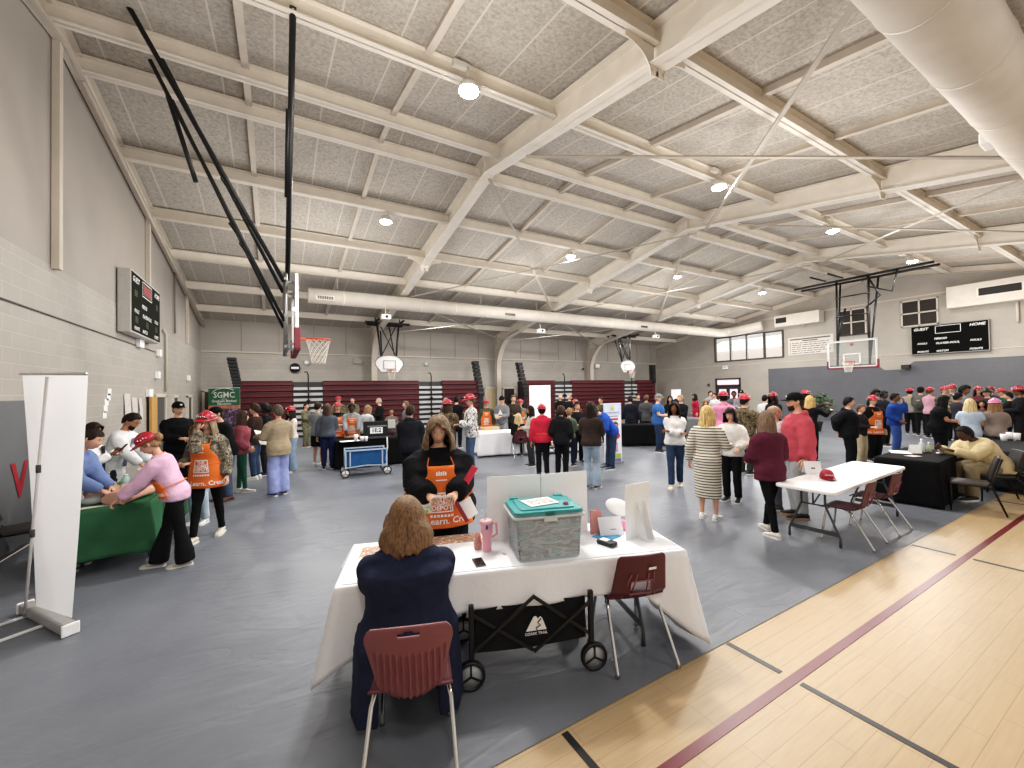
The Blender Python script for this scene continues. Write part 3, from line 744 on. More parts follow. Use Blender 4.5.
# right wall is built around its window and door openings
def wall_pieces(name, X, ys, zs, skip, m):
    mb = MB()
    for i in range(len(ys)-1):
        for j in range(len(zs)-1):
            if (i, j) in skip: continue
            mb.add([(X, ys[i], zs[j]), (X, ys[i+1], zs[j]), (X, ys[i+1], zs[j+1]), (X, ys[i], zs[j+1])], [(0, 1, 2, 3)])
    return struct(mb.obj(name, m))
blkR = block_mat('right_block', 'Y', '#b0a9a0', '#aaa39a', bump=.2)
DY0, DY1, DZ = 16.15, 17.95, 2.62
WY0, WY1, WZ0, WZ1 = 13.38, 17.95, 3.78, 5.5
wall_pieces('wall_right', XR, [YN, WY0, DY0, DY1, YB], [0, DZ, WZ0, WZ1], {(2, 0), (1, 2), (2, 2)}, blkR)
quad('wall_right_upper', [(XR, YN, WZ1), (XR, YB, WZ1), (XR, YR, deck(YR))][:1]+[(XR, YB, WZ1), (XR, YB, deck(YB)), (XR, YR, deck(YR)), (XR, YN, deck(YN)), (XR, YN, WZ1)][0:], blkR)
greyp = block_mat('grey_block', 'Y', '#65666b', '#5c5d62', bump=.3)
quad('wall_right_painted', [(XR-.006, 14.35, 0), (XR-.006, 14.35, 3.12), (XR-.006, 9.0, 3.12), (XR-.006, 8.6, 2.75), (XR-.006, 7.95, 2.75), (XR-.006, 7.45, 3.12), (XR-.006, YN, 3.12), (XR-.006, YN, 0)], greyp)
quad('wall_back', [(XL, YB, 0), (XR, YB, 0), (XR, YB, 4.05), (XL, YB, 4.05)], blkB)
quad('wall_back_upper', [(XL, YB-.03, 4.03), (XR, YB-.03, 4.03), (XR, YB-.03, deck(YB)), (XL, YB-.03, deck(YB))], mat('#aaa39b', .7, 0, .05, .9, name='wall_panel'))
struct(MB().box(((XL+XR)/2, YB-.05, 4.04), (XR-XL-.02, .06, .05)).obj('trim_back', CREAM2))
for Xs in [XL+1.55*i for i in range(1, 20)]: struct(MB().box((Xs, YB-.04, (4.06+deck(YB))/2), (.02, .02, deck(YB)-4.08)).obj('panel_joint', mat('#8d867e', .7, 0, 0)))
# right wall: horizontal band joints
struct(MB().box((XR-.02, (YN+YB)/2, 3.5), (.03, YB-YN, .03)).obj('trim_right', CREAM2))
struct(MB().box((XR-.02, 5.0, 6.3), (.03, 19.6, .05)).obj('trim_right_high', CREAM2))

# ceiling: deck, rafters, purlins, sub-purlins, knee brackets
dm = deck_mat()
def slope(name, y0, y1): quad(name, [(XL, y0, deck(y0)), (XR, y0, deck(y0)), (XR, y1, deck(y1)), (XL, y1, deck(y1))], dm)
slope('ceiling', YR, YB); slope('ceiling', YN, YR)
def ibeam(mb, path, d0, bf, tf=.02, tw=.012, side=V((1, 0, 0)), top_off=0.0):
    """I-section along a polyline of top points; depth may vary"""
    for i in range(len(path)-1):
        a, b = V(path[i]), V(path[i+1]); da, db = (d0 if isinstance(d0, (int, float)) else d0[i]), (d0 if isinstance(d0, (int, float)) else d0[i+1])
        for off, (ha, hb), w in ((0, (tf, tf), bf), (1, (tf, tf), bf)):
            za, zb = (0, 0) if off == 0 else (-da+tf, -db+tf)
            p, q = a+V((0, 0, za-tf/2)), b+V((0, 0, zb-tf/2))
            vs = [e+side*s*w/2+V((0, 0, t*tf/2)) for e in (p, q) for s, t in ((-1, -1), (1, -1), (1, 1), (-1, 1))]
            mb.add(vs, [(0, 1, 2, 3), (7, 6, 5, 4), (4, 5, 1, 0), (5, 6, 2, 1), (6, 7, 3, 2), (7, 4, 0, 3)])
        vs = [e+side*s*tw/2+V((0, 0, z)) for e, z0 in ((a, da), (b, db)) for s, z in ((-1, -z0), (1, -z0), (1, 0), (-1, 0))]
        mb.add(vs, [(0, 1, 2, 3), (7, 6, 5, 4), (4, 5, 1, 0), (5, 6, 2, 1), (6, 7, 3, 2), (7, 4, 0, 3)])
for X in FRX:
    mb = MB()
    ys = [YB-.3, 19, 14, YR, 3.8, -1, YN]; ds = [.62, .56, .52, .47, .55, .66, .75]
    ibeam(mb, [(X, y, deck(y)-.03) for y in ys], ds, .30, .022)
    mb.box((X, YR, deck(YR)-.27), (.26, .03, .44))
    struct(mb.obj('rafter', CREAM))
    # column on the back wall, joined to the rafter by a curved haunch
    mb = MB(); pts = []
    for i in range(11):
        a = (PI/2)*i/10
        pts.append((22.72-2.6+2.6*math.cos(a), 3.35+2.15*math.sin(a)))
    for (ya, za), (yb, zb) in zip(pts, pts[1:]): mb.bar((X, ya, za), (X, yb, zb), .30, .022, 0, up=(0, -math.sin(.7), math.cos(.7)))
    mb.bar((X, 22.72, 0), (X, 22.72, 3.36), .30, .03, 0, up=(0, 1, 0))
    web = [(22.72, 0), (YB-.04, 0), (YB-.04, deck(YB)-.1), (20.1, deck(20.1)-.5)]+[(a, b) for a, b in reversed(pts)]
    mb.add([(X, a, b) for a, b in web], [tuple(range(len(web)))])
    struct(mb.obj('column', CREAM2))
PUR = [YR-.55, YR+.55, 11.65, 14.0, 16.35, 18.8, 21.2, 6.15, 3.8, 1.45, -1.0, -3.4]
bays = [XL+.02]+FRX+[XR-.02]
for y in PUR:
    for i in range(4):
        x0 = bays[i]+(.02 if i else 0); x1 = bays[i+1]-.02
        mb = MB(); ibeam(mb, [(x0, y, deck(y)-.025), (x1, y, deck(y)-.025)], .27, .17, .018, side=V((0, 1, 0)))
        if abs(abs(y-YR)-5.1) < .1:
            for X, s in ((x0, 1), (x1, -1)):
                if (i == 0 and s == 1) or (i == 3 and s == -1): continue
                pts = [(X+s*(.03+.55*(1-math.sin(a))), deck(y)-.30-.42*(1-math.cos(a))) for a in [PI/2*k/8 for k in range(9)]]
                for (xa, za), (xb, zb) in zip(pts, pts[1:]): mb.bar((xa, y, za), (xb, y, zb), .15, .016, 0, up=(0, 1, 0))
                mb.add([(a, y, b) for a, b in pts]+[(X+s*.03, y, deck(y)-.2)], [tuple(range(10))])
        struct(mb.obj('purlin', CREAM))
ysort = sorted(PUR)
for i in range(4):
    for q in (1/3, 2/3):
        X = bays[i]+(bays[i+1]-bays[i])*q
        for a, b in zip(ysort, ysort[1:]):
            mb = MB(); mb.bar((X, a+.08, deck(a+.08)-.06), (X, b-.08, deck(b-.08)-.06), .07, .12)
            mb.bar((X, a+.08, deck(a+.08)-.125), (X, b-.08, deck(b-.08)-.125), .11, .012)
            struct(mb.obj('sub_purlin', CREAM2))
# rake trim and pilasters on the end walls
for X, s in ((XL, 1), (XR, -1)):
    mb = MB(); ibeam(mb, [(X+s*.10, y, deck(y)-.03) for y in (YB-.05, YR, YN)], .30, .16, .02)
    struct(mb.obj('rake_beam', CREAM2))
for y, z0 in ((YR, 3.98), (14.1, 3.98), (19.6, 3.98)):
    struct(MB().box((XL+.05, y, (z0+deck(y)-.3)/2), (.09, .12, deck(y)-.3-z0)).obj('pilaster', CREAM2))
pipe = MB(); pipe.tube([(XL+.16, 9.5, deck(9.5)-.42), (XL+.16, 23.0, deck(23.0)-.42)], .03, 8)
struct(pipe.obj('rake_pipe', CREAM2))
# flat diagonal bracing between the frames
def brace(a, b): struct(MB().bar(a, b, .075, .03).obj('diagonal_brace', paint('#b3aa9e', .65)))
for i in range(2):
    xa, xb = FRX[i], FRX[i+1]
    for y0, y1, y2, y3 in ((1.1, 8.3, 7.2, 1.2), (8.9, 16.8, 16.9, 8.6), (17.2, 22.0, 22.0, 17.2)):
        z = lambda y: deck(y)-.62
        brace((xa, y0, z(y0)), (xb, y1, z(y1))); brace((xa, y2, z(y2)-.03), (xb, y3, z(y3)-.03))
z = lambda y: deck(y)-.62

# high-bay lamps
LAMPE = mat('#fff6e6', .4, 0, 0, emit=60.0, name='lamp_lens')
lampM = mat('#d9d4cb', .5, 0, .03)
LX = [2.75, 9.4, 15.3, 22.0]; i0 = True
names = [['above the grey covered floor nearest the left hoop', 'over the second bay, back slope', 'over the third bay, back slope', 'over the last bay by the windows'],
         ['nearest overhead, front slope', 'front slope beside the long diagonal brace', 'front slope of the third bay', 'front slope by the far scoreboard']]
for r, y in enumerate((11.8, 6.0)):
    for c, X in enumerate(LX):
        zt = 6.9; loc = (X, y, zt)
        if i0:
            L0 = thing('high_bay_lamp', '', 'lamp', loc, 0, 'round ceiling lamps'); i0 = False
            MB().lathe([(.05, .16), (.09, .15), (.16, .06), (.17, .0), (.165, -.01)], n=24).obj('housing', lampM, L0)
            MB().lathe([(.16, -.012), (.16, -.03), (.12, -.055), (.04, -.066)], n=24).obj('lens', LAMPE, L0)
            h = MB(); h.tube([(0, 0, .15), (0, 0, .42)], .018, 8); h.box((-.16, 0, .36), (.22, .09, .09)); h.bar((-.1, 0, .40), (.02, 0, .40), .05, .03); h.obj('bracket', lampM, L0)
            o = L0
        else: o = dup(L0, loc, 0, '')
        o['label'] = 'glowing white ceiling lamp, '+names[r][c]
def light(kind, name, loc, energy, col, size=.5, rot=(0, 0, 0), sx=None):
    l = bpy.data.lights.new(name, kind); l.energy = energy; l.color = col
    if kind == 'AREA':
        l.size = size
        if sx: l.shape = 'RECTANGLE'; l.size_y = sx
        else: l.shape = 'DISK'
    elif kind == 'POINT': l.shadow_soft_size = size
    o = bpy.data.objects.new(name, l); COL.objects.link(o); o.location = loc; o.rotation_euler = rot
    return o

# round ducts along the two eaves, with register grilles
DUCT = paint('#d9d1c6', .5); GRD = mat('#2a2725', .7, 0, .05)
def duct(Y, z, r, x0, x1, bend, label, gx):
    d = thing('round_duct', label, 'duct', (0, Y, z))
    pts = [(x0, 0, 0), (x1, 0, 0)]
    if bend:
        for i in range(1, 8):
            a = PI/2*i/7; pts.append((x1+.75*math.sin(a), -.75*(1-math.cos(a)), .0+.1*i/7))
        pts.append((x1+.75, bend, .2))
    mb = MB(); full = []
    for a, b in zip(pts, pts[1:]):
        full.append(a)
    full.append(pts[-1]); mb.tube(full, r, 28); x = x0+1.2
    while x < x1: mb.tube([(x-.02, 0, 0), (x+.02, 0, 0)], r+.008, 28); x += 1.5
    mb.obj('sheet_metal', DUCT, d)
    for g in gx:
        q = MB(); q.box((g, -r*.86, -.10 if Y > 5 else .1), (.62, .12, .17)); o = q.obj('grille', DUCT, d)
        q = MB()
        for k in range(9): q.box((g-.24+.06*k, -r*.86-.065, -.10 if Y > 5 else .1), (.035, .02, .11))
        q.obj('slot', GRD, o)
    x = x0+1.0
    while x < x1: MB().tube([(x, 0, r), (x, 0, deck(Y)-z-.28)], .008, 6).obj('hanger', CREAM2, d); x += 3.0
    return d
duct(16.6, 5.62, .28, 1.05, 25.6, -2.4, 'long round white air duct along the far side of the ceiling', (1.6, 9.4, 18.2))
duct(1.28, 5.62, .34, 2.4, 25.8, 0, 'large round white air duct crossing the top right corner', ())
# air boxes on the right wall
for (y0, y1, z0, z1, gy, lab) in ((11.2, 13.6, 5.62, 6.3, (12.9, 13.5), 'smaller white air handler box on right wall above the rules sign'), (2.6, 6.15, 5.42, 6.4, (3.95, 5.15), 'larger white air handler box on right wall above scoreboard')):
    t = thing('air_handler', lab, 'air handler', (XR-.62, (y0+y1)/2, z0))
    L = y1-y0; yc = (y0+y1)/2
    MB().box((.3, 0, (z1-z0)/2), (.6, L, z1-z0)).obj('casing', DUCT, t, bevel=.02)
    MB().box((-.012, (gy[0]+gy[1])/2-yc, (z1-z0)*.55), (.03, gy[1]-gy[0]+.12, .42)).obj('grille_frame', CREAM, t)
    g = MB(); g.box((-.03, (gy[0]+gy[1])/2-yc, (z1-z0)*.55), (.01, gy[1]-gy[0], .32)); g.obj('grille', GRD, t)
    MB().tube([(.5, -.2, -.9 if L > 3 else -.1), (.5, -.2, 0)], .05, 8).obj('drain_pipe', CREAM2, t)

# window with four panes, the daylight behind it, and the double door
SKYW = mat('#f4f4f2', .9, 0, .03, 1.0, emit=1.5, name='outdoor_haze')
w = MB(); fr_ = .09
w.box((XR, (WY0+WY1)/2, WZ0+.04), (.16, WY1-WY0, .08)); w.box((XR, (WY0+WY1)/2, WZ1-.04), (.16, WY1-WY0, .08))
for i in range(5): w.box((XR, WY0+.04+(WY1-WY0-.08)*i/4, (WZ0+WZ1)/2), (.16, .09, WZ1-WZ0-.16))
win = struct(w.obj('window_1', paint('#4a443e')))
gl = MB()
for i in range(4):
    a = WY0+.085+(WY1-WY0-.08)*i/4; b = WY0-.005+(WY1-WY0-.08)*(i+1)/4
    gl.add([(XR+.03, a, WZ0+.08), (XR+.03, b, WZ0+.08), (XR+.03, b, WZ1-.08), (XR+.03, a, WZ1-.08)], [(0, 1, 2, 3)])
gm, N_, L_, b_ = newmat('window_glass'); b_.inputs['Base Color'].default_value = (1, 1, 1, 1); b_.inputs['Alpha'].default_value = .12; b_.inputs['Roughness'].default_value = .05
gl.obj('pane', gm, win)
struct(MB().box((XR+11, 17, 2.7), (4, 16, 5.4)).obj('exterior_wall', mat('#d8cfc8', .7, 0, .03, 2, emit=.55)))
rf = MB(); rf.add([(XR+8.7, 8.6, 5.3), (XR+8.7, 25.4, 5.3), (XR+12.5, 25.4, 6.7), (XR+12.5, 8.6, 6.7)], [(0, 1, 2, 3)]); struct(rf.obj('exterior_roof', mat('#e6e4de', .7, 0, .02, 2, emit=.9)))
d = MB(); DK = paint('#39332e')
d.box((XR, DY0+.05, DZ/2), (.14, .1, DZ)); d.box((XR, DY1-.05, DZ/2), (.14, .1, DZ)); d.box((XR, (DY0+DY1)/2, DZ-.05), (.14, DY1-DY0, .1)); d.box((XR, (DY0+DY1)/2, 2.12), (.14, DY1-DY0, .1))
dr = struct(d.obj('door_1', DK))
for k in (0, 1):
    y0 = DY0+.1+k*.8; q = MB()
    q.box((XR, y0+.06, 1.04), (.05, .12, 2.06)); q.box((XR, y0+.74, 1.04), (.05, .12, 2.06)); q.box((XR, y0+.4, .25), (.05, .56, .5)); q.box((XR, y0+.4, 1.97), (.05, .56, .2)); q.box((XR, y0+.4, 1.05), (.05, .56, .12))
    lf = q.obj('door_leaf', DK, dr); MB().box((XR-.07, y0+.4, 1.05), (.04, .6, .04)).obj('push_bar', metal('#9a9a9a'), lf)
pk = mat('#e5cfe0', .4, 0, .02, emit=.9, name='lit_glass')
q = MB(); q.box((XR+.02, (DY0+DY1)/2, 2.35), (.01, DY1-DY0-.2, .32)); q.box((XR+.02, DY0+.5, 1.5), (.01, .56, .8)); q.box((XR+.02, DY1-.5, 1.5), (.01, .56, .8)); q.obj('door_glass', pk, dr)
# daylight coming in by the window
light('AREA', 'window_daylight', (XR+.5, (WY0+WY1)/2, 4.7), 260, (.95, .97, 1), 4.2, (0, rad(90), 0), 1.6)

# lights: a soft lamp under each fixture, added fill lights, world fill behind the camera
for r, y in enumerate((11.8, 6.0)):
    for X in LX: light('AREA', 'lamp_and_fill', (X, y, 6.82), 260, (1, .975, .94), .5)
for X in (-.2, 5.8, 12.2, 18.6, 25): light('AREA', 'lamp_and_fill', (X, -1.5, 6.0), 95, (1, .975, .94), .6)  # unseen row behind the camera for frontal fill, no fixtures built
for X in (1.2, 8.4, 16, 23.5):
    for y in (13.5, 4.5): light('POINT', 'ceiling_fill', (X, y, 4.2), 320, (1, .975, .94), .9)  # added fill points that brighten the ceiling evenly, not part of any fixture
for X in (0, 7, 14, 21): light('AREA', 'lamp_and_fill', (X, 19.5, 5.6), 180, (1, .975, .94), .6)  # extra row along the back, without fixtures
wd = bpy.data.worlds.new('world'); S.world = wd; wd.use_nodes = True
bg = wd.node_tree.nodes['Background']; bg.inputs['Color'].default_value = (1.0, .975, .94, 1); bg.inputs['Strength'].default_value = .75  # even fill that enters where the near wall is left out
S.view_settings.view_transform = 'Standard'; S.view_settings.look = 'None'; S.view_settings.exposure = -0.16; S.view_settings.gamma = 1.0
S.view_settings.use_curve_mapping = True
cm = S.view_settings.curve_mapping
for q in (3,):
    c = cm.curves[q]; c.points.new(.045, .034); c.points.new(.20, .195); c.points.new(.55, .575)
cm.update()
S.cycles.use_denoising = True
S.cycles.max_bounces = 6; S.cycles.diffuse_bounces = 4; S.cycles.glossy_bounces = 3; S.cycles.transparent_max_bounces = 8
try: S.cycles.use_adaptive_sampling = True; S.cycles.adaptive_threshold = .02
except Exception: pass
S.cycles.sample_clamp_indirect = 6
# ------------------------------------------------------------------ furniture and fittings
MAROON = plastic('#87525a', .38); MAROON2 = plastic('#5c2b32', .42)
WHITE = mat('#f7f7f7', .5, 0, .02, 4, name='white_plastic'); WCLOTH = mat('#f3f4f8', .9, 0, .03, 3, .2, 30, name='white_cloth')
GREYM = plastic('#4a4d50', .4)
BLACKC = mat('#131315', .85, 0, .15, 5, .2, 30, name='black_cloth')

def chair_legs(t, splay_back=.30, rr=.0125):
    for sx in (-1, 1):
        MB().tube([(sx*.15, .12, .425), (sx*.17, .15, .40), (sx*.20, .20, .03), (sx*.20, .20, .012)], [rr, rr, rr, rr*1.5], 8).obj('leg', CHROME, t)
        MB().tube([(sx*.12, -.02, .425), (sx*.19, -.10, .42), (sx*.205, -.14, .37), (sx*.235, -splay_back, .03), (sx*.235, -splay_back, .012)], [rr, rr, rr, rr, rr*1.5], 8).obj('leg', CHROME, t)
    mb = MB(); mb.bar((-.17, .10, .428), (.17, .10, .428), .025, .02); mb.bar((-.19, -.09, .424), (.19, -.09, .424), .025, .02); mb.obj('seat_support', CHROME, t)
def seat_fn(u, v):
    x = (u-.5)*2; w = .215-.02*v
    y = -.19+.40*v
    return (x*w*(1-.10*max(0, v-.8)/.2*abs(x)), y, .452-.018*math.sin(PI*u)*math.sin(PI*min(1, v*1.1))-.05*max(0, v-.85)/.15*max(0, v-.85)/.15*.6+.03*max(0, .15-v)/.15)
def ribbed_chair(label, loc, rz):
    t = thing('school_chair', label, 'chair', loc, rz)
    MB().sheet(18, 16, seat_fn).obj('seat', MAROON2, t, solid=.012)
    def back(u, v):
        x = (u-.5)*2
        wt = .215-.012*max(0, v-.86)/.14*6*max(0, v-.86)*3
        w = wt*(.72+.28*min(1, v/.8)) if v > .22 else wt*(.72+.07)*math.sqrt(max(0, 1-((.22-v)/.245)**2))
        z = .435+.42*v+(.012*(1-x*x) if v > .9 else 0)
        rib = 0
        xr = x*w
        lim = .74-.16*(1-x*x)*.6
        if v < lim and abs(x) < .9: rib = .008*math.cos(xr*2*PI/.031)*min(1, (lim-v)/.06)
        return (x*w, -.205-.085*v-.05*v*v+.03*x*x-rib, z)
    MB().sheet(110, 34, back, skip=lambda u, v: ((u-.5)/.125)**2+((v-.90)/.030)**2 < 1).obj('backrest', MAROON, t, solid=.011)
    chair_legs(t, .36)
    return t
HOLEP = None
def hole_chair(label, loc, rz, sticker=True):
    t = thing('stacking_chair', label, 'chair', loc, rz)
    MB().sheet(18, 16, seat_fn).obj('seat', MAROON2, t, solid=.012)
    def back(u, v):
        x = (u-.5)*2; w = .225-.040*v-(.02*max(0, (v-.92)/.08)**2)
        return (x*w, -.185-.05*min(1, v/.2)-.075*v+.025*x*x, .452+.355*v-.02*(1-min(1, v/.1))*0)
    MB().sheet(40, 30, back, skip=lambda u, v: abs(u-.5) < .20 and .16 < v < .46).obj('backrest', MAROON2, t, solid=.013)
    rim = MB()
    pts = [back(.5+a*.2, .31+b*.15) for a, b in ((-1, -1), (1, -1), (1, 1), (-1, 1))]
    rim.tube([V(p)-V((0, .006, 0)) for p in pts], .007, 6, closed=True)
    for q in (.22, .36, .64, .78): rim.tube([V(back(q, .05))-V((0, .010, 0)), V(back(q*.8+.1, .62))-V((0, .012, 0))], .006, 5)
    rim.obj('moulded_rim', MAROON, t)
    chair_legs(t, .34)
    if sticker: s = MB(); s.sheet(1, 1, lambda u, v: V(back(.60+.16*u, .70+.055*v))-V((0, .016, 0))); s.obj('sticker', WHITE, t)
    return t
def padded_chair(label, loc, rz, seatc=None):
    t = thing('padded_chair', label, 'chair', loc, rz)
    fr = mat('#1c1b1b', .4, .6, .03)
    MB().box((0, 0, .44), (.45, .43, .05)).obj('seat', seatc or plastic('#2b2422', .5), t, bevel=.02)
    b = MB(); b.sheet(12, 12, lambda u, v: ((u-.5)*(.41-.05*max(0, v-.7)), -.235-.10*v+.02*(2*u-1)**2, .53+.34*v)); b.obj('backrest', plastic('#231f1e', .5), t, solid=.035, bevel=.01)
    for sx in (-1, 1):
        MB().tube([(sx*.215, .20, .43), (sx*.225, .21, .015)], .012, 8).obj('leg', fr, t)
        MB().tube([(sx*.215, -.18, .43), (sx*.222, -.25, .36), (sx*.232, -.36, .015)], .012, 8).obj('leg', fr, t)
        MB().tube([(sx*.215, -.17, .43), (sx*.215, -.225, .50), (sx*.20, -.33, .86)], .012, 8).obj('back_post', fr, t)
    m = MB(); 
    for sx in (-1, 1): m.tube([(sx*.215, .20, .425), (sx*.215, -.18, .425)], .012, 8)
    m.tube([(-.215, .2, .425), (.215, .2, .425)], .012, 8); m.tube([(-.215, -.18, .425), (.215, -.18, .425)], .012, 8); m.obj('seat_frame', fr, t)
    return t
def folding_table(label, loc, rz, L=2.44, W=.76, legs=True, h=.735):
    t = thing('folding_table', label, 'table', loc, rz)
    pts = []
    for cx, cy, a0 in ((L/2-.06, W/2-.06, 0), (-L/2+.06, W/2-.06, 90), (-L/2+.06, -W/2+.06, 180), (L/2-.06, -W/2+.06, 270)):
        for k in range(5): a = rad(a0+22.5*k); pts.append((cx+.06*math.cos(a), cy+.06*math.sin(a)))
    MB().prism(pts, .045, Matrix.Translation((0, 0, h-.045))).obj('tabletop', WHITE, t, bevel=.012)
    for sx in (-1, 1):
        x = sx*(L/2-.28)
        for sy in (-1, 1):
            MB().tube([(x-.0*sx, sy*(W/2-.20), h-.05), (x, sy*(W/2-.20), h-.24), (x, sy*(W/2-.17), .42), (x, sy*(W/2-.05), .12), (x, sy*(W/2-.05), .012)], [.014, .014, .014, .014, .018], 8).obj('leg', GREYM, t)
        m = MB(); m.bar((x, -W/2+.06, .16), (x, W/2-.06, .16), .012, .05); m.tube([(x, -W/2+.2, h-.06), (x, W/2-.2, h-.06)], .013, 8); m.tube([(x, 0, h-.06), (x, 0, h-.25)], .010, 6); m.tube([(x, -W/2+.2, h-.25), (x, W/2-.2, h-.25)], .010, 6)
        m.tube([(x, 0, h-.25), (x-sx*.42, 0, h-.05)], .010, 6); m.obj('leg_brace', GREYM, t)
    return t
def tablecloth(label, loc, rz, L, W, h, drop, m, folds=1.0, seed=0.0, corner=1.0, wave=None):
    """draped cloth; drop(px,py) gives the hanging length at a point of the table edge"""
    mb = MB(); nx, ny = int(L/.07), max(8, int(W/.07))
    per = []
    for i in range(nx): per.append((-L/2+L*i/nx, -W/2, 0, -1))
    for i in range(ny): per.append((L/2, -W/2+W*i/ny, 1, 0))
    for i in range(nx): per.append((L/2-L*i/nx, W/2, 0, 1))
    for i in range(ny): per.append((-L/2, W/2-W*i/ny, -1, 0))
    n = len(per); rs = []; nr = 12
    c = (0, 0)
    rs.append([V((p[0]*.97, p[1]*.94, h+.004)) for p in per]); rs.append([V((p[0]*.995, p[1]*.99, h+.003)) for p in per])
    for q in range(nr+1):
        t = q/nr; ring = []
        for i, (x, y, nx_, ny_) in enumerate(per):
            cr = max(0, 1-(L/2-abs(x))/.22)*max(0, 1-(W/2-abs(y))/.22)
            d = drop(x, y); s = i*.07
            dx = nx_ if cr < .02 else math.copysign(1, x)*(.75 if nx_ == 0 else 1)*min(1, cr*2) + (nx_ if nx_ else 0)*(1-min(1, cr*2))
            dy = ny_ if cr < .02 else math.copysign(1, y)*(.75 if ny_ == 0 else 1)*min(1, cr*2) + (ny_ if ny_ else 0)*(1-min(1, cr*2))
            f = folds*(.020*math.sin(s*9+seed)+.014*math.sin(s*17+1.3*seed)+.018*noise.noise(V((s*2.2, seed, t*1.2))))
            out = .008+.03*t+f*t**.8+cr*.11*t*corner
            z = h-.002-d*t
            ring.append(V((x+dx*out, y+dy*out, max(.006, z))))
        rs.append(ring)
    mb.rings(rs, 0, cap=False)
    vs = rs[0]; mb.add([*vs], [tuple(range(n))], 0, False)
    o = mb.obj('tablecloth', m, solid=.004, soff=1.0); o.location = loc; o.rotation_euler.z = rz
    return tag(o, label, 'tablecloth')
def at2(loc, rz, x, y, z=0):
    return V((loc[0]+x*math.cos(rz)-y*math.sin(rz), loc[1]+x*math.sin(rz)+y*math.cos(rz), loc[2]+z if len(loc) > 2 else z))
PAPER = mat('#f3f2ef', .7, 0, .02, 20, name='paper')
def sheet_of_paper(label, loc, rz, w=.216, l=.279, m=None, tilt=0.0, cat='paper', name='paper_sheet'):
    o = MB().box((0, 0, .001), (w, l, .0025)).obj(name, m or PAPER); o.location = loc; o.rotation_euler = (tilt, 0, rz); return tag(o, label, cat)

# ---- foreground table
FA = -rad(18); fu = V((math.cos(FA), math.sin(FA), 0)); fv_ = V((-math.sin(FA), math.cos(FA), 0))
def FT(u, v, z=0): return fu*u+fv_*v+V((0, 0, z))
FC = FT(.69, 3.25); TZ = .737
folding_table('white folding table hidden under the nearest white cloth', FC, FA)
def fdrop(x, y):
    k = max(0, 1-(1.22-abs(x)-.0+.05)/.45); 
    if y < -.3: return .232+.02*math.cos(x*1.5)+(.45*k**1.3 if x > 0 else .30*k)
    if y > .3: return .22
    return .70 if x > 0 else .54
tablecloth('white cloth over the nearest table, one corner trailing to the floor', FC, FA, 2.56, .78, TZ, fdrop, WCLOTH, .55, 2.0, .9)
ribbed_chair('ribbed maroon school chair under the seated person in navy', (.66, 2.30, 0), -rad(20))
hole_chair('maroon plastic chair with rectangular back opening, pulled up to nearest white table', (2.36, 2.37, 0), -rad(18))

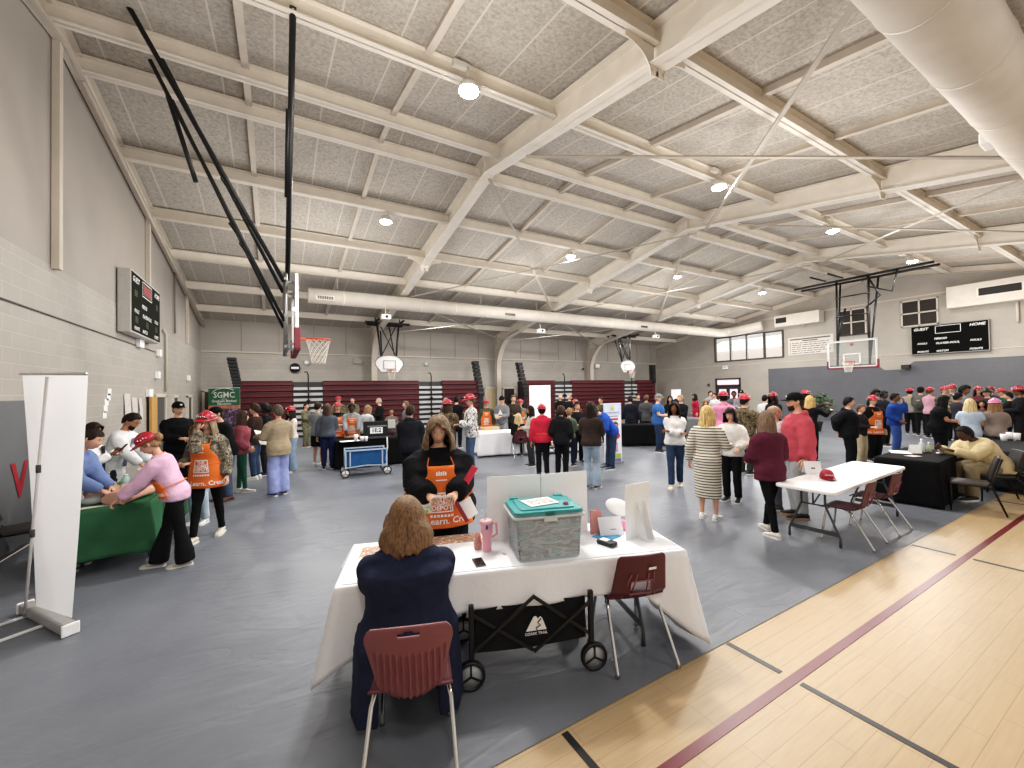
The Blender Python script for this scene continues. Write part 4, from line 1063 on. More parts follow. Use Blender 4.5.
def wheel(t, c, r, w, hubm, parent_name='wheel'):
    mb = MB(); Mx = Matrix.Rotation(PI/2, 4, 'X')
    mb.lathe([(r*.80, -w/2), (r*.96, -w/2), (r, -w/4), (r, w/4), (r*.96, w/2), (r*.80, w/2), (r*.80, -w/2)], c, 24, 0, Mx, cap=False)
    o = mb.obj('wheel', BLACKM, t)
    h = MB(); h.lathe([(.012, -w*.3), (r*.82, -w*.22), (r*.82, w*.22), (.012, w*.3)], c, 24, 0, Mx); 
    h.obj('hub', hubm, o)
    s = MB()
    for k in range(3):
        a = rad(90+120*k); s.bar((c[0], c[1]-w*.34, c[2]), (c[0]+r*.8*math.cos(a), c[1]-w*.30, c[2]+r*.8*math.sin(a)), .012, .010, up=(0, 1, 0))
    s.obj('spoke', BLACKM if hubm is not WHITE else GREYM, o)
def wagon(label, loc, rz, L, W, fab, frm, hub, logo=False, zb=.22, zt=.52, diamond=True, r=.098, fill=True):
    t = thing('folding_wagon', label, 'wagon', loc, rz)
    b = MB(); n = 14
    def side(y, s): b.sheet(n, 6, lambda u, v: ((u-.5)*(L-.06), y*(1-.03*math.sin(PI*u)*math.sin(PI*v)*(1 if y < 0 else 0))+.008*math.sin(u*23)*math.sin(v*5), zb+.03*math.sin(PI*u)*(-1 if v < .5 else 0)*.5+(zt-zb)*v))
    side(-W/2+.03, -1); side(W/2-.03, 1)
    for x in (-L/2+.03, L/2-.03): b.sheet(6, 4, lambda u, v: (x, (u-.5)*(W-.06), zb+(zt-zb)*v))
    b.sheet(8, 6, lambda u, v: ((u-.5)*(L-.06), (v-.5)*(W-.06), zb+.005)); b.obj('fabric_tub', fab, t)
    for sx in (-1, 1):
        for sy in (-1, 1): MB().bar((sx*(L/2), sy*W/2, r*1.55), (sx*L/2, sy*W/2, zt+.05), .035, .035).obj('post', frm, t, bevel=.006)
    for sy in (-1, 1):
        y = sy*(W/2+.005); m = MB()
        if diamond:
            for (x0, z0), (x1, z1) in (((-L/2, zb+.03), (0, zt+.06)), ((0, zt+.06), (L/2, zb+.03)), ((-L/2, zt-.01), (0, zb-.02)), ((0, zb-.02), (L/2, zt-.01))): m.bar((x0, y-.012 if z1 > z0 else y+.006, z0), (x1, y-.012 if z1 > z0 else y+.006, z1), .012, .022, up=(0, 0, 1))
        else:
            m.bar((-L/2, y, zt+.03), (L/2, y, zt+.03), .025, .03); m.bar((-L/2, y, zb-.03), (0, y, zb), .02, .025); m.bar((L/2, y, zb-.03), (0, y, zb), .02, .025)
            for x in (-L/2+.10, L/2-.10): m.bar((x, y, zb), (x, y, zt), .03, .012)
        m.obj('side_brace', frm, t)
    for sx in (-1, 1):
        for sy in (-1, 1):
            y = sy*(W/2)
            wheel(t, (sx*(L/2+.01), y-.02, r), r, .045, hub)
            MB().bar((sx*L/2, y+.022, r), (sx*L/2, y+.012, r*1.9), .03, .05).obj('fork', frm, t)
    if logo:
        g = MB(); y = -W/2-.012+.0
        T = lambda x, z: (x+.02, y, z+.365)
        g.add([T(-.075, -.035), T(.075, -.035), T(.045, .045), (T(.03, .06)), T(.012, .045), T(-.0, .065), T(-.018, .062)], [(0, 1, 2, 3, 4, 5, 6)])
        put_text(g, 'OZARK TRAIL', .026, lambda x, z: T(x, z-.056), bold=.02); g.obj('logo', WHITEP, t)
        q = MB(); q.tube([T(.035, .045), T(.01, .02), T(.03, .0), T(.0, -.015), T(.005, -.034)], .004, 5); q.v = [(a, b_-.003, c) for a, b_, c in q.v]; q.obj('logo_line', BLACKM, t)
    return t
BLKFAB = mat('#232325', .8, 0, .15, 6, .3, 25, name='black_canvas')
wagon('black folding wagon with white mountain logo under the nearest table', FT(.717, 3.065), FA, .86, .55, BLKFAB, BLACKM, mat('#b9babb', .4, .3, .03), True, .21, .505)
bw = fl(347, 478); bw2 = fl(388, 474); bd = (bw2-bw)
wz = math.atan2(bd.y, bd.x)
t = wagon('blue folding wagon with white frame in front of the black-draped booth', (bw+bw2)/2+V((0, .28, 0)), wz, bd.length, .52, mat('#2f5f93', .8, 0, .12, 6, .2, 25, name='blue_canvas'), mat('#c3d3e4', .45, .1, .03), WHITE, False, .26, .60, False, .105)
h = MB(); h.tube([(bd.length/2, 0, .3), (bd.length/2+.06, 0, .62), (bd.length/2+.05, 0, .88)], .016, 8); h.obj('pull_handle', WHITE, t)

# ---- things on the nearest table
bx = FT(.89, 3.10, TZ+.006); bzr = FA
bt = thing('storage_bin', 'clear plastic storage bin with teal lid, full of grey pouches', 'storage bin', bx, bzr)
clr, N_, L_, b_ = newmat('clear_plastic'); b_.inputs['Base Color'].default_value = srgb('#e4eef0'); b_.inputs['Alpha'].default_value = .26; b_.inputs['Roughness'].default_value = .15
BL, BW, BH = .53, .40, .35
tub = MB(); prof_ = [(.0, .90), (.012, .90), (.30, .985), (.33, 1.0), (.345, 1.04)]
rs = []
for z, k in prof_:
    rr = []
    for cx, cy, a0 in ((1, 1, 0), (-1, 1, 90), (-1, -1, 180), (1, -1, 270)):
        for q in range(4):
            a = rad(a0+30*q); rr.append(V((cx*(BL/2*k-.04)+.04*math.cos(a), cy*(BW/2*k-.04)+.04*math.sin(a), z)))
    rs.append(rr)
tub.rings(rs, 0, cap=False); tub.add(rs[0], [tuple(range(len(rs[0])))]); tub.obj('tub', clr, bt, solid=.004)
rimm = MB(); rimm.tube([V((p.x*1.03, p.y*1.03, .325)) for p in rs[3]], .010, 6, closed=True); rimm.obj('rim', mat('#dfe8ea', .3, 0, .02, alpha=.75), bt)
TEAL = mat('#3f9a9c', .4, 0, .05, 6, name='teal_plastic')
lid = MB(); lp = [(p.x*1.0, p.y*1.0) for p in rs[3]]; lid.prism(lp, .03, Matrix.Translation((0, 0, .338)))
lid.prism([(x*.80, y*.78) for x, y in lp], .012, Matrix.Translation((0, 0, .366)))
for sx in (-1, 1): lid.box((sx*BL*.36, BW*.49, .365), (.07, .05, .035)); lid.box((sx*BL*.36, -BW*.49, .36), (.07, .03, .02)); lid.box((0, -BW*.50, .352), (.07, .02, .03))
lo_ = lid.obj('lid', TEAL, bt, bevel=.004)
latch = MB(); latch.box((-.0, -BW*.53, .315), (.10, .012, .035)); latch.obj('latch', mat('#e4eef0', .3, 0, 0, alpha=.7), bt)
pouch = ramp_mat('foil_pouch', [(0, '#878e9a'), (.40, '#454a54'), (.47, '#a8aeb9'), (.53, '#6a707c'), (.60, '#46b3b4'), (.65, '#8b92a0')], 4.5, .45, 3, True, .8, (1, 1, 3.2))
pb = MB()
pb.sheet(40, 22, lambda u, v: ((u-.5)*.465*(1+.06*v), -.172-.012*v+.010*noise.noise(V((u*9, v*14, 1))), .015+.29*v))
pb.sheet(24, 22, lambda u, v: (-.232-.010*v+.010*noise.noise(V((u*9, v*14, 5))), (u-.5)*.34, .015+.29*v))
pb.sheet(24, 22, lambda u, v: (.232+.010*v+.010*noise.noise(V((u*9, v*14, 8))), (u-.5)*.34, .015+.29*v))
pb.sheet(30, 20, lambda u, v: ((u-.5)*.475, (v-.5)*.35, .305+.014*noise.noise(V((u*9, v*9, 3)))))
po = pb.obj('pouch_pile', pouch); po.location = bx; po.rotation_euler.z = bzr; po['kind'] = 'stuff'; po['label'] = 'grey and teal foil pouches packed inside the clear bin'; po['category'] = 'pouches'
prt = ramp_mat('printed_sheet', [(0, '#e9e6e2'), (.45, '#c98d84'), (.52, '#e8e4df'), (.57, '#5f6d8a'), (.61, '#efece8')], 26, .6)
flyer = ramp_mat('printed_flyer', [(0, '#e9dfd2'), (.42, '#b98a6a'), (.5, '#d7b39a'), (.56, '#7d6a62'), (.62, '#c9a08a')], 22, .6)
p0 = at2(bx, bzr, -.02, .01, .382)
o = sheet_of_paper('colour-printed sheet lying on the teal bin lid', p0, bzr+rad(14), .25, .19); MB().box((0, .0, .0035), (.21, .13, .001)).obj('printed_area', prt, o)
stamp = MB(); stamp.lathe([(.02, 0), (.024, .012), (.018, .03)], (0, 0, 0), 12); o = stamp.obj('stamp', plastic('#a0506a')); o.location = at2(bx, bzr, .16, -.09, .368); tag(o, 'small dark pink cap on the right end of the teal lid', 'cap')
# white boards standing behind the bin
def board(label, p, q, h, name='display_board', th=.006, m=None):
    d = (V(q)-V(p)); L = d.length
    t = MB().box((L/2, 0, h/2), (L, th, h)).obj(name, m or WHITE, loc=p, rz=math.atan2(d.y, d.x)); return tag(t, label, 'board')
bp0 = FT(.50, 3.42, TZ+.008); bp1 = FT(.965, 3.40, TZ+.008); bp2 = FT(1.40, 3.44, TZ+.008)
hb = zat(478, bp0.x, bp0.y)-TZ
board('left of two plain white boards standing behind the bin', bp0, bp1-fu*.006, hb); board('right of two plain white boards standing behind the bin', bp1+fu*.006, bp2, hb)
e0 = fl(626, 541, TZ); e1 = fl(650.5, 535, TZ); e0.z = e1.z = TZ+.008
h1 = zat(486, e0.x, e0.y)-TZ
eb = thing('easel_board', 'white easel-backed sign seen from behind at table right end', 'sign', e0, math.atan2(e1.y-e0.y, e1.x-e0.x))
eb_l = (e1-e0).length
MB().box((eb_l/2, 0, h1/2), (eb_l, .006, h1)).obj('panel', WHITE, eb)
for k, x in ((0, .12), (1, .20)):
    st = MB(); st.add([(x, -.003, .0), (x, -.12, 0), (x, -.095, .08), (x, -.02, .30), (x, -.003, .31)], [(0, 1, 2, 3, 4)]); st.obj('easel_foot', WHITE, eb, solid=.004)
# pink tumbler
pk_ = plastic('#e8a9b4', .35); tp_ = fl(487, 551, TZ+.005); 
tm = thing('tumbler', 'pink handled tumbler with straw beside the bin', 'tumbler', tp_, 0)
MB().lathe([(.034, 0), (.036, .003), (.037, .12), (.048, .15), (.050, .225)], n=20).obj('cup', pk_, tm)
MB().lathe([(.052, .225), (.052, .24), (.03, .247)], n=20).obj('lid', plastic('#f0c4cb', .3), tm)
hd = MB(); hd.tube([(.048, 0, .21), (.085, 0, .205), (.09, 0, .12), (.045, 0, .10)], .009, 8); hd.obj('handle', pk_, tm)
st = MB(); st.tube([(-.01, 0, .24), (-.02, .0, .30), (-.045, .0, .325)], .005, 8); st.obj('straw', plastic('#dfe6f3', .3), tm)
ch = MB()
ch.ell((-.02, -.045, .20), (.012, .008, .02), 8, 6); ch.obj('charm', plastic('#3a4fa0', .3), tm)
o = MB().lathe([(.03, 0), (.034, .05), (.022, .085), (.024, .10), (.02, .13)], n=10).obj('plush_keyring', mat('#c9948c', .9, 0, .3, 20)); o.location = fl(478, 549, TZ+.006); tag(o, 'small dusty pink trinket against the pink tumbler', 'trinket')
ph = thing('phone', 'black smartphone lying face up near the table front edge', 'phone', fl(479, 563, TZ+.006), FA+rad(6)); MB().box((0, 0, .005), (.075, .15, .009)).obj('case', plastic('#5d5a56'), ph, bevel=.004); MB().box((0, 0, .0102), (.066, .138, .001)).obj('screen', mat('#101114', .1, 0, 0), ph)
o = MB().lathe([(.012, 0), (.016, .02), (.006, .04)], n=10).obj('eraser', WHITE); o.location = fl(504, 554, TZ+.006); tag(o, 'tiny white figurine left of the bin', 'figurine')
flm = flyer
o = sheet_of_paper('flat printed flyer on the table in front of the person in the orange apron', fl(457, 539, TZ+.006), FA, .42, .20, flm)
o = sheet_of_paper('printed flyer at far left end of the nearest table', FT(-.42, 3.42, TZ+.006), FA, .18, .22, flm)
o = sheet_of_paper('white paper sheet left of the pink tumbler', fl(450, 556, TZ+.005), FA-.3, .30, .20, WHITE)
cr_ = thing('card_reader', 'black card reader with white label at table right side', 'card reader', fl(607, 545, TZ+.006), FA+rad(30))
MB().box((0, 0, .02), (.085, .155, .04)).obj('casing', plastic('#26272a', .45), cr_, bevel=.015); MB().box((0, .02, .0405), (.055, .07, .002)).obj('label', PAPER, cr_)
ah = fl(612, 536, TZ+.006); acr = thing('acrylic_sign_holder', 'slanted clear sign holder with a faint printed card', 'sign holder', ah, FA-rad(4))
m = MB(); m.add([(-.10, 0, 0), (.11, 0, 0), (.10, .05, .15), (-.11, .05, .15)], [(0, 1, 2, 3)]); m.obj('card', mat('#e9e7ea', .35, 0, .03), acr, solid=.003)
m = MB(); m.add([(-.10, 0, 0), (.11, 0, 0), (.11, .10, .0), (-.10, .10, .0)], [(0, 1, 2, 3)]); m.obj('base', clr, acr, solid=.004)
m = MB()
for k in range(3): m.box((.02+.02*k, .017+.016*k, .055+.035*k-.004), (.05-.01*k, .004, .006))
m.obj('printed_area', mat('#8a8790', .6, 0, 0), acr)
o = MB().box((0, 0, .045), (.17, .11, .09)).obj('tissue_box', mat('#5b9fc4', .6, 0, .2, 20), bevel=.006, loc=FT(1.52, 3.44, TZ+.006), rz=FA-.2); tag(o, 'light blue box behind the card reader', 'box')
o = MB().box((0, 0, .004), (.20, .16, .008)).obj('leaflet', mat('#4f97c2', .6, 0, .35, 14), loc=FT(1.50, 3.26, TZ+.005), rz=FA+.5); tag(o, 'blue leaflet lying between bin and card reader', 'leaflet')
hs = MB(); pol = [(-.05, 0), (.05, 0), (.05, .05), (.065, .06), (.05, .08), (.055, .12), (.068, .135), (.05, .155), (.052, .185), (.03, .20), (.018, .23), (.006, .20), (-.05, .21)]
hs.prism(pol, .02, Matrix.Rotation(PI/2, 4, 'X')); o = hs.obj('display_stand', plastic('#d49389', .5), loc=FT(1.44, 3.36, TZ+.006), rz=FA); tag(o, 'salmon pink wavy-edged stand at right of bin', 'stand')
mr_ = thing('hand_mirror', 'white oval tabletop mirror with pink base', 'mirror', FT(1.72, 3.40, TZ+.006), FA)
m = MB(); Mt = Matrix.Translation((-.04, 0, .20)) @ Matrix.Rotation(rad(62), 4, 'X') @ Matrix.Rotation(rad(-20), 4, 'Z')
m.lathe([(.02, -.012), (.095, -.006), (.105, .0), (.100, .008), (.02, .009)], n=28, M=Mt @ Matrix.Diagonal((1.15, .72, 1, 1))); m.obj('shell', WHITE, mr_)
m = MB(); m.tube([(.05, 0, .16), (.11, .0, .11), (.12, .0, .05), (.05, 0, .02)], .008, 8); m.obj('arm', WHITE, mr_)
m = MB(); m.lathe([(.065, 0), (.068, .025), (.03, .05), (.02, .08)], n=20); m.obj('base', plastic('#e58fb0', .35), mr_)

# ---- roll-up banner seen from behind, green table with training manikins
b0 = fl(26, 604, .08); b1 = fl(70, 626, .08); bdir = (b1-b0); ba = math.atan2(bdir.y, bdir.x); bl = bdir.length
# face of the banner is built slightly wider at the top, as it stands in the room
rb = thing('rollup_banner', 'tall white roll-up banner seen from behind, with grey pole and metal base', 'banner', V((b0.x, b0.y, 0)), ba)
ST = metal('#c9c8c6', .35)
m = MB(); m.box((bl/2, 0, .055), (bl*1.02, .10, .09)); m.obj('base', mat('#bdbcba', .35, .3, .03), rb, bevel=.02)
for x in (.12*bl/.85, bl*.55):
    m = MB(); m.box((x, -.12, .012), (.035, .40, .018)); m.obj('foot', WHITE, rb, bevel=.004)
for x in (-.01*bl, bl*1.01): MB().box((x, 0, .055), (.02, .115, .10)).obj('end_cap', WHITE, rb, bevel=.008)
inv = Matrix.Rotation(-ba, 3, 'Z')
def onb(px, py):     # point of the banner's own vertical plane seen through that pixel
    n = V((-math.sin(ba), math.cos(ba), 0)); d = ray(px, py); k = (V((b0.x, b0.y, 0))-EYE).dot(n)/d.dot(n); q = EYE+d*k-V((b0.x, b0.y, 0)); return inv @ q
TL, TR_, BLc, BR_ = onb(22, 374), onb(88, 374), onb(36, 606), onb(72, 618)
sheetm, N_, L_, b_ = newmat('banner_fabric'); b_.inputs['Base Color'].default_value = srgb('#f1f0f0'); b_.inputs['Roughness'].default_value = .7
tr_ = N_.new('ShaderNodeBsdfTranslucent'); tr_.inputs['Color'].default_value = srgb('#f4f4f6'); mxs = N_.new('ShaderNodeMixShader'); mxs.inputs[0].default_value = .55
L_.new(b_.outputs[0], mxs.inputs[1]); L_.new(tr_.outputs[0], mxs.inputs[2]); L_.new(mxs.outputs[0], N_['Material Output'].inputs['Surface'])
m = MB(); m.sheet(16, 24, lambda u, v: (lambda a, b: a.lerp(b, v))(BLc.lerp(BR_, u), TL.lerp(TR_, u))+V((0, .012*math.sin(u*6.0+1)*math.sin(v*3), 0))); m.obj('panel', sheetm, rb)
m = MB(); m.tube([TL+V((0, -.01, 0)), TR_+V((0, -.01, 0))], .012, 8); m.obj('top_rail', ST, rb)
pb_, pt_ = onb(36, 618), onb(52, 377)
m = MB(); m.tube([V((pb_.x, -.07, .05)), V((pt_.x, -.03, pt_.z))], .011, 10); po_ = m.obj('pole', mat('#e4e3e1', .35, 0, .02), rb)
for q in (.35, .62): c = V((pb_.x, -.07, .05)).lerp(V((pt_.x, -.03, pt_.z)), q); MB().tube([c-V((0, 0, .035)), c+V((0, 0, .035))], .017, 10).obj('clip', GREYM, po_)

GC = mat('#3f6f50', .85, 0, .12, 4, .2, 25, name='green_cloth')
gtc = V((-1.68, 7.36, 0)); ga = rad(90)
GL, GW = 1.86, .72
ft = folding_table('folding table under the green cloth at left', gtc, ga, 1.82, .70, h=.73)
tablecloth('green cloth on the left table holding training torsos', gtc, ga, GL, GW, .735, lambda x, y: .58+.05*math.sin(x*3), GC, .8, 5.0, .6)
FLESH = mat('#d3a48e', .5, 0, .05, 6, name='manikin_skin'); FLESH2 = mat('#a9826b', .6, 0, .06, 6, name='manikin_skin')
def torso(label, loc, rz, head=True, m=FLESH):
    t = thing('training_manikin', label, 'manikin', loc, rz)
    mb = MB(); rs = []
    for y, w, h in ((-.26, .13, .10), (-.255, .155, .15), (-.10, .15, .165), (.08, .175, .175), (.20, .185, .15), (.26, .12, .12), (.30, .06, .08)):
        n = 16; rs.append([V((w*math.cos(a) if True else 0, y, max(0.0, h*.35+h*.65*math.sin(a) if math.sin(a) > 0 else h*.35+h*.35*math.sin(a)))) for a in [2*PI*k/n for k in range(n)]])
    mb.rings(rs, 0); mb.ell((.075, .07, .165), (.06, .07, .02), 10, 6); mb.ell((-.075, .07, .165), (.06, .07, .02), 10, 6)
    me = fuse(mb, .014, 2); mkobj('torso', me, m, t)
    if head:
        hm = MB(); Mh = Matrix.Translation((0, .40, .09)) @ Matrix.Rotation(rad(80), 4, 'X') @ Matrix.Rotation(PI, 4, 'Z')
        Mh = Matrix.Translation((0, .41, .085)) @ Matrix(((-1, 0, 0, 0), (0, 0, 1, 0), (0, 1, 0, 0), (0, 0, 0, 1)))
        head_mesh(hm, Mh, True, True, 0, 0, 0, 0, 0); hm.tube([(0, .27, .07), (0, .36, .07)], .055, 12); hm.obj('head', m, t)
    return t
torso('pale headless training torso at the green table front edge', V((-1.56, 6.72, .745)), rad(-14), False)
torso('tan training torso with head behind the pale front one', V((-1.52, 7.46, .745)), rad(-20), True, mat('#c99f83', .5, 0, .05, 6))
torso('training torso being pressed, half behind the white banner', V((-1.88, 7.0, .745)), rad(14), False, FLESH2)
def bottle(label, loc, h, r, bodym, capm):
    t = thing('bottle', label, 'bottle', loc); MB().lathe([(r*.9, 0), (r, .01), (r, h*.6), (r*.5, h*.78), (r*.35, h*.86)], n=14).obj('body', bodym, t); MB().lathe([(r*.45, h*.86), (r*.45, h), (r*.2, h)], n=10).obj('cap', capm, t); return t
o = thing('bag_mask', 'clear resuscitator bag lying across the green table', 'resuscitator', V((-1.86, 6.62, .75)), rad(20)); MB().ell((0, 0, .05), (.10, .05, .05), 14, 10).obj('bag', mat('#cfd6d6', .2, 0, .03, alpha=.55), o); MB().lathe([(.05, 0), (.06, .02), (.03, .06)], (-.15, 0, .0), 14).obj('mask', mat('#a9b4b2', .2, 0, .03, alpha=.6), o)
gb = V((-1.62, 7.85, .745)); o = MB().box((0, 0, .11), (.24, .18, .22)).obj('carton', mat('#c4c6c9', .6, 0, .04), bevel=.004, loc=gb, rz=.2); tag(o, 'light grey box on green table by the bearded person', 'box')
o = bottle('pale aqua wipes tub beside the grey box', V((-1.85, 7.80, .745)), .16, .055, mat('#bcd6d6', .4, 0, .03), WHITE)
sheet_of_paper('cream paper on the green table beside the banner edge', V((-1.80, 6.50, .745)), .3, .25, .1, mat('#e6dfc9', .7, 0, .02))

# ---- grey pad on the left wall, its red letter, black chair
pad = thing('wall_pad', 'grey padded mat on the left wall behind the banner', 'wall pad', (XL+.04, 6.9, 1.03))
MB().box((0, 0, 0), (.07, 3.6, 1.9)).obj('mat', mat('#6c6d70', .6, 0, .06, 2, name='grey_vinyl'), pad, bevel=.01)
lg = MB()
q0 = atX(8, 462, XL+.08); q1 = atX(24, 502, XL+.08)
put_text(lg, 'V', .62, lambda x, y: (.042, 7.78-6.9+x*1.0, -.10+y), bold=.03); lg.obj('red_letter', mat('#a32430', .6, 0, .05), pad)
padded_chair('black chair at far left edge beside the banner', (-2.62, 7.25, 0), rad(-72))

# ---- white folding table at right with maroon chairs
wtc = V((7.02, 2.69, 0)); wr_ = rad(3)
folding_table('bare white folding table at right with red cap and name card', wtc, wr_, 2.70, .66)
hole_chair('maroon chair nearest the wood floor edge, front of bare white table', (6.36, 2.45, 0), rad(4), False)
hole_chair('maroon chair beside the nearer one, front of bare white table', (7.28, 2.48, 0), rad(2), False)
rc = thing('red_cap', 'red cap with white script lying on the bare white table', 'cap', fl(827, 478, .745), rad(-50))
hm = MB()
for i in range(1): pass
hm.rings([[V((.085*math.cos(PI/2*i/6)**.7*math.cos(2*PI*j/20), .095*math.cos(PI/2*i/6)**.7*math.sin(2*PI*j/20), .12*math.sin(PI/2*min(i, 5.8)/6))) for j in range(20)] for i in range(7)]); hm.obj('crown', RED, rc)
hm = MB(); hm.sheet(10, 4, lambda u, v: ((u-.5)*.17*(1-.3*v*v), -.085-.09*v+.05*(2*u-1)**2, .012-.006*v)); hm.obj('brim', RED, rc, solid=.006)
hm = MB(); hm.tube([(-.05+.012*k, -.098+.0006*(k-4)**2, .055+.012*((k % 2)*2-1)*.7) for k in range(9)], .005, 5); hm.obj('script', WHITEP, rc)
nc = thing('name_card', 'white folded name card standing on the bare white table', 'card', fl(812, 473, .745), rad(-38))
m = MB(); m.add([(-.11, -.05, 0), (.11, -.05, 0), (.11, 0, .17), (-.11, 0, .17)], [(0, 1, 2, 3)]); m.add([(-.11, .05, 0), (.11, .05, 0), (.11, 0, .17), (-.11, 0, .17)], [(0, 1, 2, 3)]); m.obj('card', WHITE, nc, solid=.002)
MB().box((.0, -.031, .075), (.05, .002, .02)).obj('print', mat('#777a80', .6, 0, 0), nc)
# ---- black draped table, padded chairs
kc = V((10.02, 2.72, 0)); kr = rad(4)
folding_table('table under the black cloth at right', kc, kr, 1.8, .74)
tablecloth('black cloth on the right table, reaching the floor', kc, kr, 1.83, .78, .737, lambda x, y: .715, BLACKC, .9, 3.0, .4)
padded_chair('black padded chair nearest the wood floor, right of black-draped table', (9.45, 2.0, 0), rad(14), plastic('#3a3230', .5))
padded_chair('black padded chair under the person in the cream jacket', (10.55, 1.95, 0), rad(28), mat('#2b2726', .6, 0, .05))
padded_chair('black padded chair at right edge, beyond the cream-jacketed person', (11.35, 1.9, 0), rad(-8))
sp = bottle('clear pump bottle of sanitizer on the black cloth', fl(922, 452, .745), .24, .045, mat('#d9e0e2', .15, 0, .02, alpha=.6), WHITE)
bottle('pale green bottle beside the sanitizer on black cloth', fl(929, 452, .745), .18, .036, mat('#b9c3a2', .25, 0, .03, alpha=.8), WHITE)
nc2 = thing('tent_card', 'white tent card leaning on the black cloth', 'card', fl(915, 453, .745), rad(-50))
m = MB(); m.add([(-.08, -.05, 0), (.08, -.05, 0), (.08, 0, .15), (-.08, 0, .15)], [(0, 1, 2, 3)]); m.add([(-.08, .05, 0), (.08, .05, 0), (.08, 0, .15), (-.08, 0, .15)], [(0, 1, 2, 3)]); m.obj('card', WHITE, nc2, solid=.002)
sheet_of_paper('white leaflets at the near left corner of the black cloth', fl(900, 452, .745), .4, .42, .28)
sheet_of_paper('small printed cards in the middle of the black cloth', fl(913, 456, .745), -.3, .2, .15, mat('#c9b4b4', .6, 0, .2, 20))
sheet_of_paper('small white notepad by the sleeve of the cream jacket', fl(940, 453, .745), .2, .12, .10)

# ---- back booth: black table, tilted board, cups, white tables
bkc = V((2.55, 11.95, 0)); bkr = rad(-4)
folding_table('table under black cloth behind the blue wagon', bkc, bkr, 2.3, .72)
tablecloth('black cloth behind the blue wagon', bkc, bkr, 2.33, .75, .737, lambda x, y: .70, BLACKC, .8, 8.0, .4)
mo = thing('monitor_case', 'open black case with lit white panel on the booth table', 'case', V((2.42, 11.75, .745)), bkr)
MB().box((0, 0, .02), (.66, .42, .04)).obj('base', BLACKM, mo, bevel=.008)
m = MB(); m.box((0, .20, .25), (.66, .05, .42)); m.obj('lid', BLACKM, mo, bevel=.01)
MB().box((.02, .172, .20), (.34, .004, .17)).obj('panel', mat('#e8e8e8', .5, 0, 0, emit=.3), mo); MB().box((.04, .171, .32), (.52, .004, .035)).obj('strip', mat('#8c8f93', .5, 0, 0), mo)
g = MB(); put_text(g, '1E:2', .15, lambda x, y: (.02+x, .168, .20+y), bold=.03); put_text(g, '- - - -', .05, lambda x, y: (.02+x, .172, .42+y)); g.obj('lettering', mat('#26282b', .5, 0, 0), mo)
for px, lab in ((362, 'white paper cup nearer the wagon handle on booth table'), (356, 'taller white cup with handle on booth table'), (366, 'short white cup beside the black case')):
    q = fl(px, 441, .745); c = MB(); c.lathe([(.04, 0), (.052, .17 if px == 356 else .12), (.048, .17 if px == 356 else .12), (.036, .01)], n=14); o = c.obj('paper_cup', WHITE); o.location = q; tag(o, lab, 'cup')
sheet_of_paper('white tray of parts at left end of the booth table', fl(350, 441, .745), 0, .5, .3)
o = MB().ell((0, 0, .08), (.20, .13, .09), 14, 8).obj('apron_bundle', ORANGE); o.location = fl(349, 437, .745); tag(o, 'orange bundle on left end of the booth table', 'bundle')
cartm = mat('#cda983', .7, 0, .05)
wb = [(V((6.15, 11.35, 0)), rad(-14), 1.5, 'white cloth on back table behind the camouflage jacket'), (V((7.95, 10.75, 0)), rad(-14), 1.5, 'white cloth on back table before the white tri-fold panels')]
for loc, rz, L, lab in wb:
    folding_table('table under '+lab, loc, rz, L, .70); tablecloth(lab, loc, rz, L+.03, .73, .737, lambda x, y: .68, WCLOTH, 1.1, loc.x, .7)
o = MB().box((0, 0, .05), (.55, .28, .10)).obj('carton', cartm, bevel=.005, loc=fl(490, 430, .745), rz=.1); tag(o, 'tan cardboard tray on the white back table', 'box')
hole_chair('maroon chair under the seated blonde person at back', V((6.3, 10.55, 0)), rad(-15), False)
ch2 = padded_chair('dark chair left of the red hooded jacket at back', V((6.5, 9.3, 0)), rad(40))

# ---- roll-up posters
gp = [atY(207.5, 389, 19.2), atY(241, 387, 19.2)]
w_ = 1.05; k0 = V((-1.93, 19.0, 0)); kz = math.atan2((gp[1]-gp[0]).y, (gp[1]-gp[0]).x)
dgp = 17.2; gA = EYE+ray(208.5, 400)*(dgp/ray(208.5, 400).dot(_F2)); gB = EYE+ray(240, 400)*(dgp/ray(240, 400).dot(_F2)); w_ = (gB-gA).length; gz = math.atan2(gB.y-gA.y, gB.x-gA.x)
gt = thing('rollup_poster', 'green-topped roll-up banner with white lettering near back left corner', 'banner', V((gA.x, gA.y, 0)), gz)
ht = zat(388, gA.x, gA.y)
GG = mat('#2f6b4d', .6, 0, .03); 
MB().box((w_/2, 0, .04), (w_, .16, .08)).obj('base', ST, gt); MB().box((w_/2, 0, .08+(ht-.08)/2), (w_, .006, ht-.08)).obj('backing', WHITE, gt)
zg = zat(405.5, gA.x, gA.y)
MB().box((w_/2, -.006, (zg+ht)/2-.01), (w_, .004, ht-zg-.02)).obj('green_field', GG, gt)
night = ramp_mat('night_city_print', [(0, '#3b2c3a'), (.4, '#6b5570'), (.5, '#40323f'), (.56, '#a78fb0'), (.64, '#4f4050')], 6, .6, 4, True, .5)
MB().box((w_/2, -.006, (.1+zg-.12)/2), (w_, .004, zg-.12-.1)).obj('city_photo', night, gt); MB().box((w_/2, -.007, zg-.07), (w_, .004, .14)).obj('sunset_band', mat('#c9866a', .6, 0, .2, 4), gt)
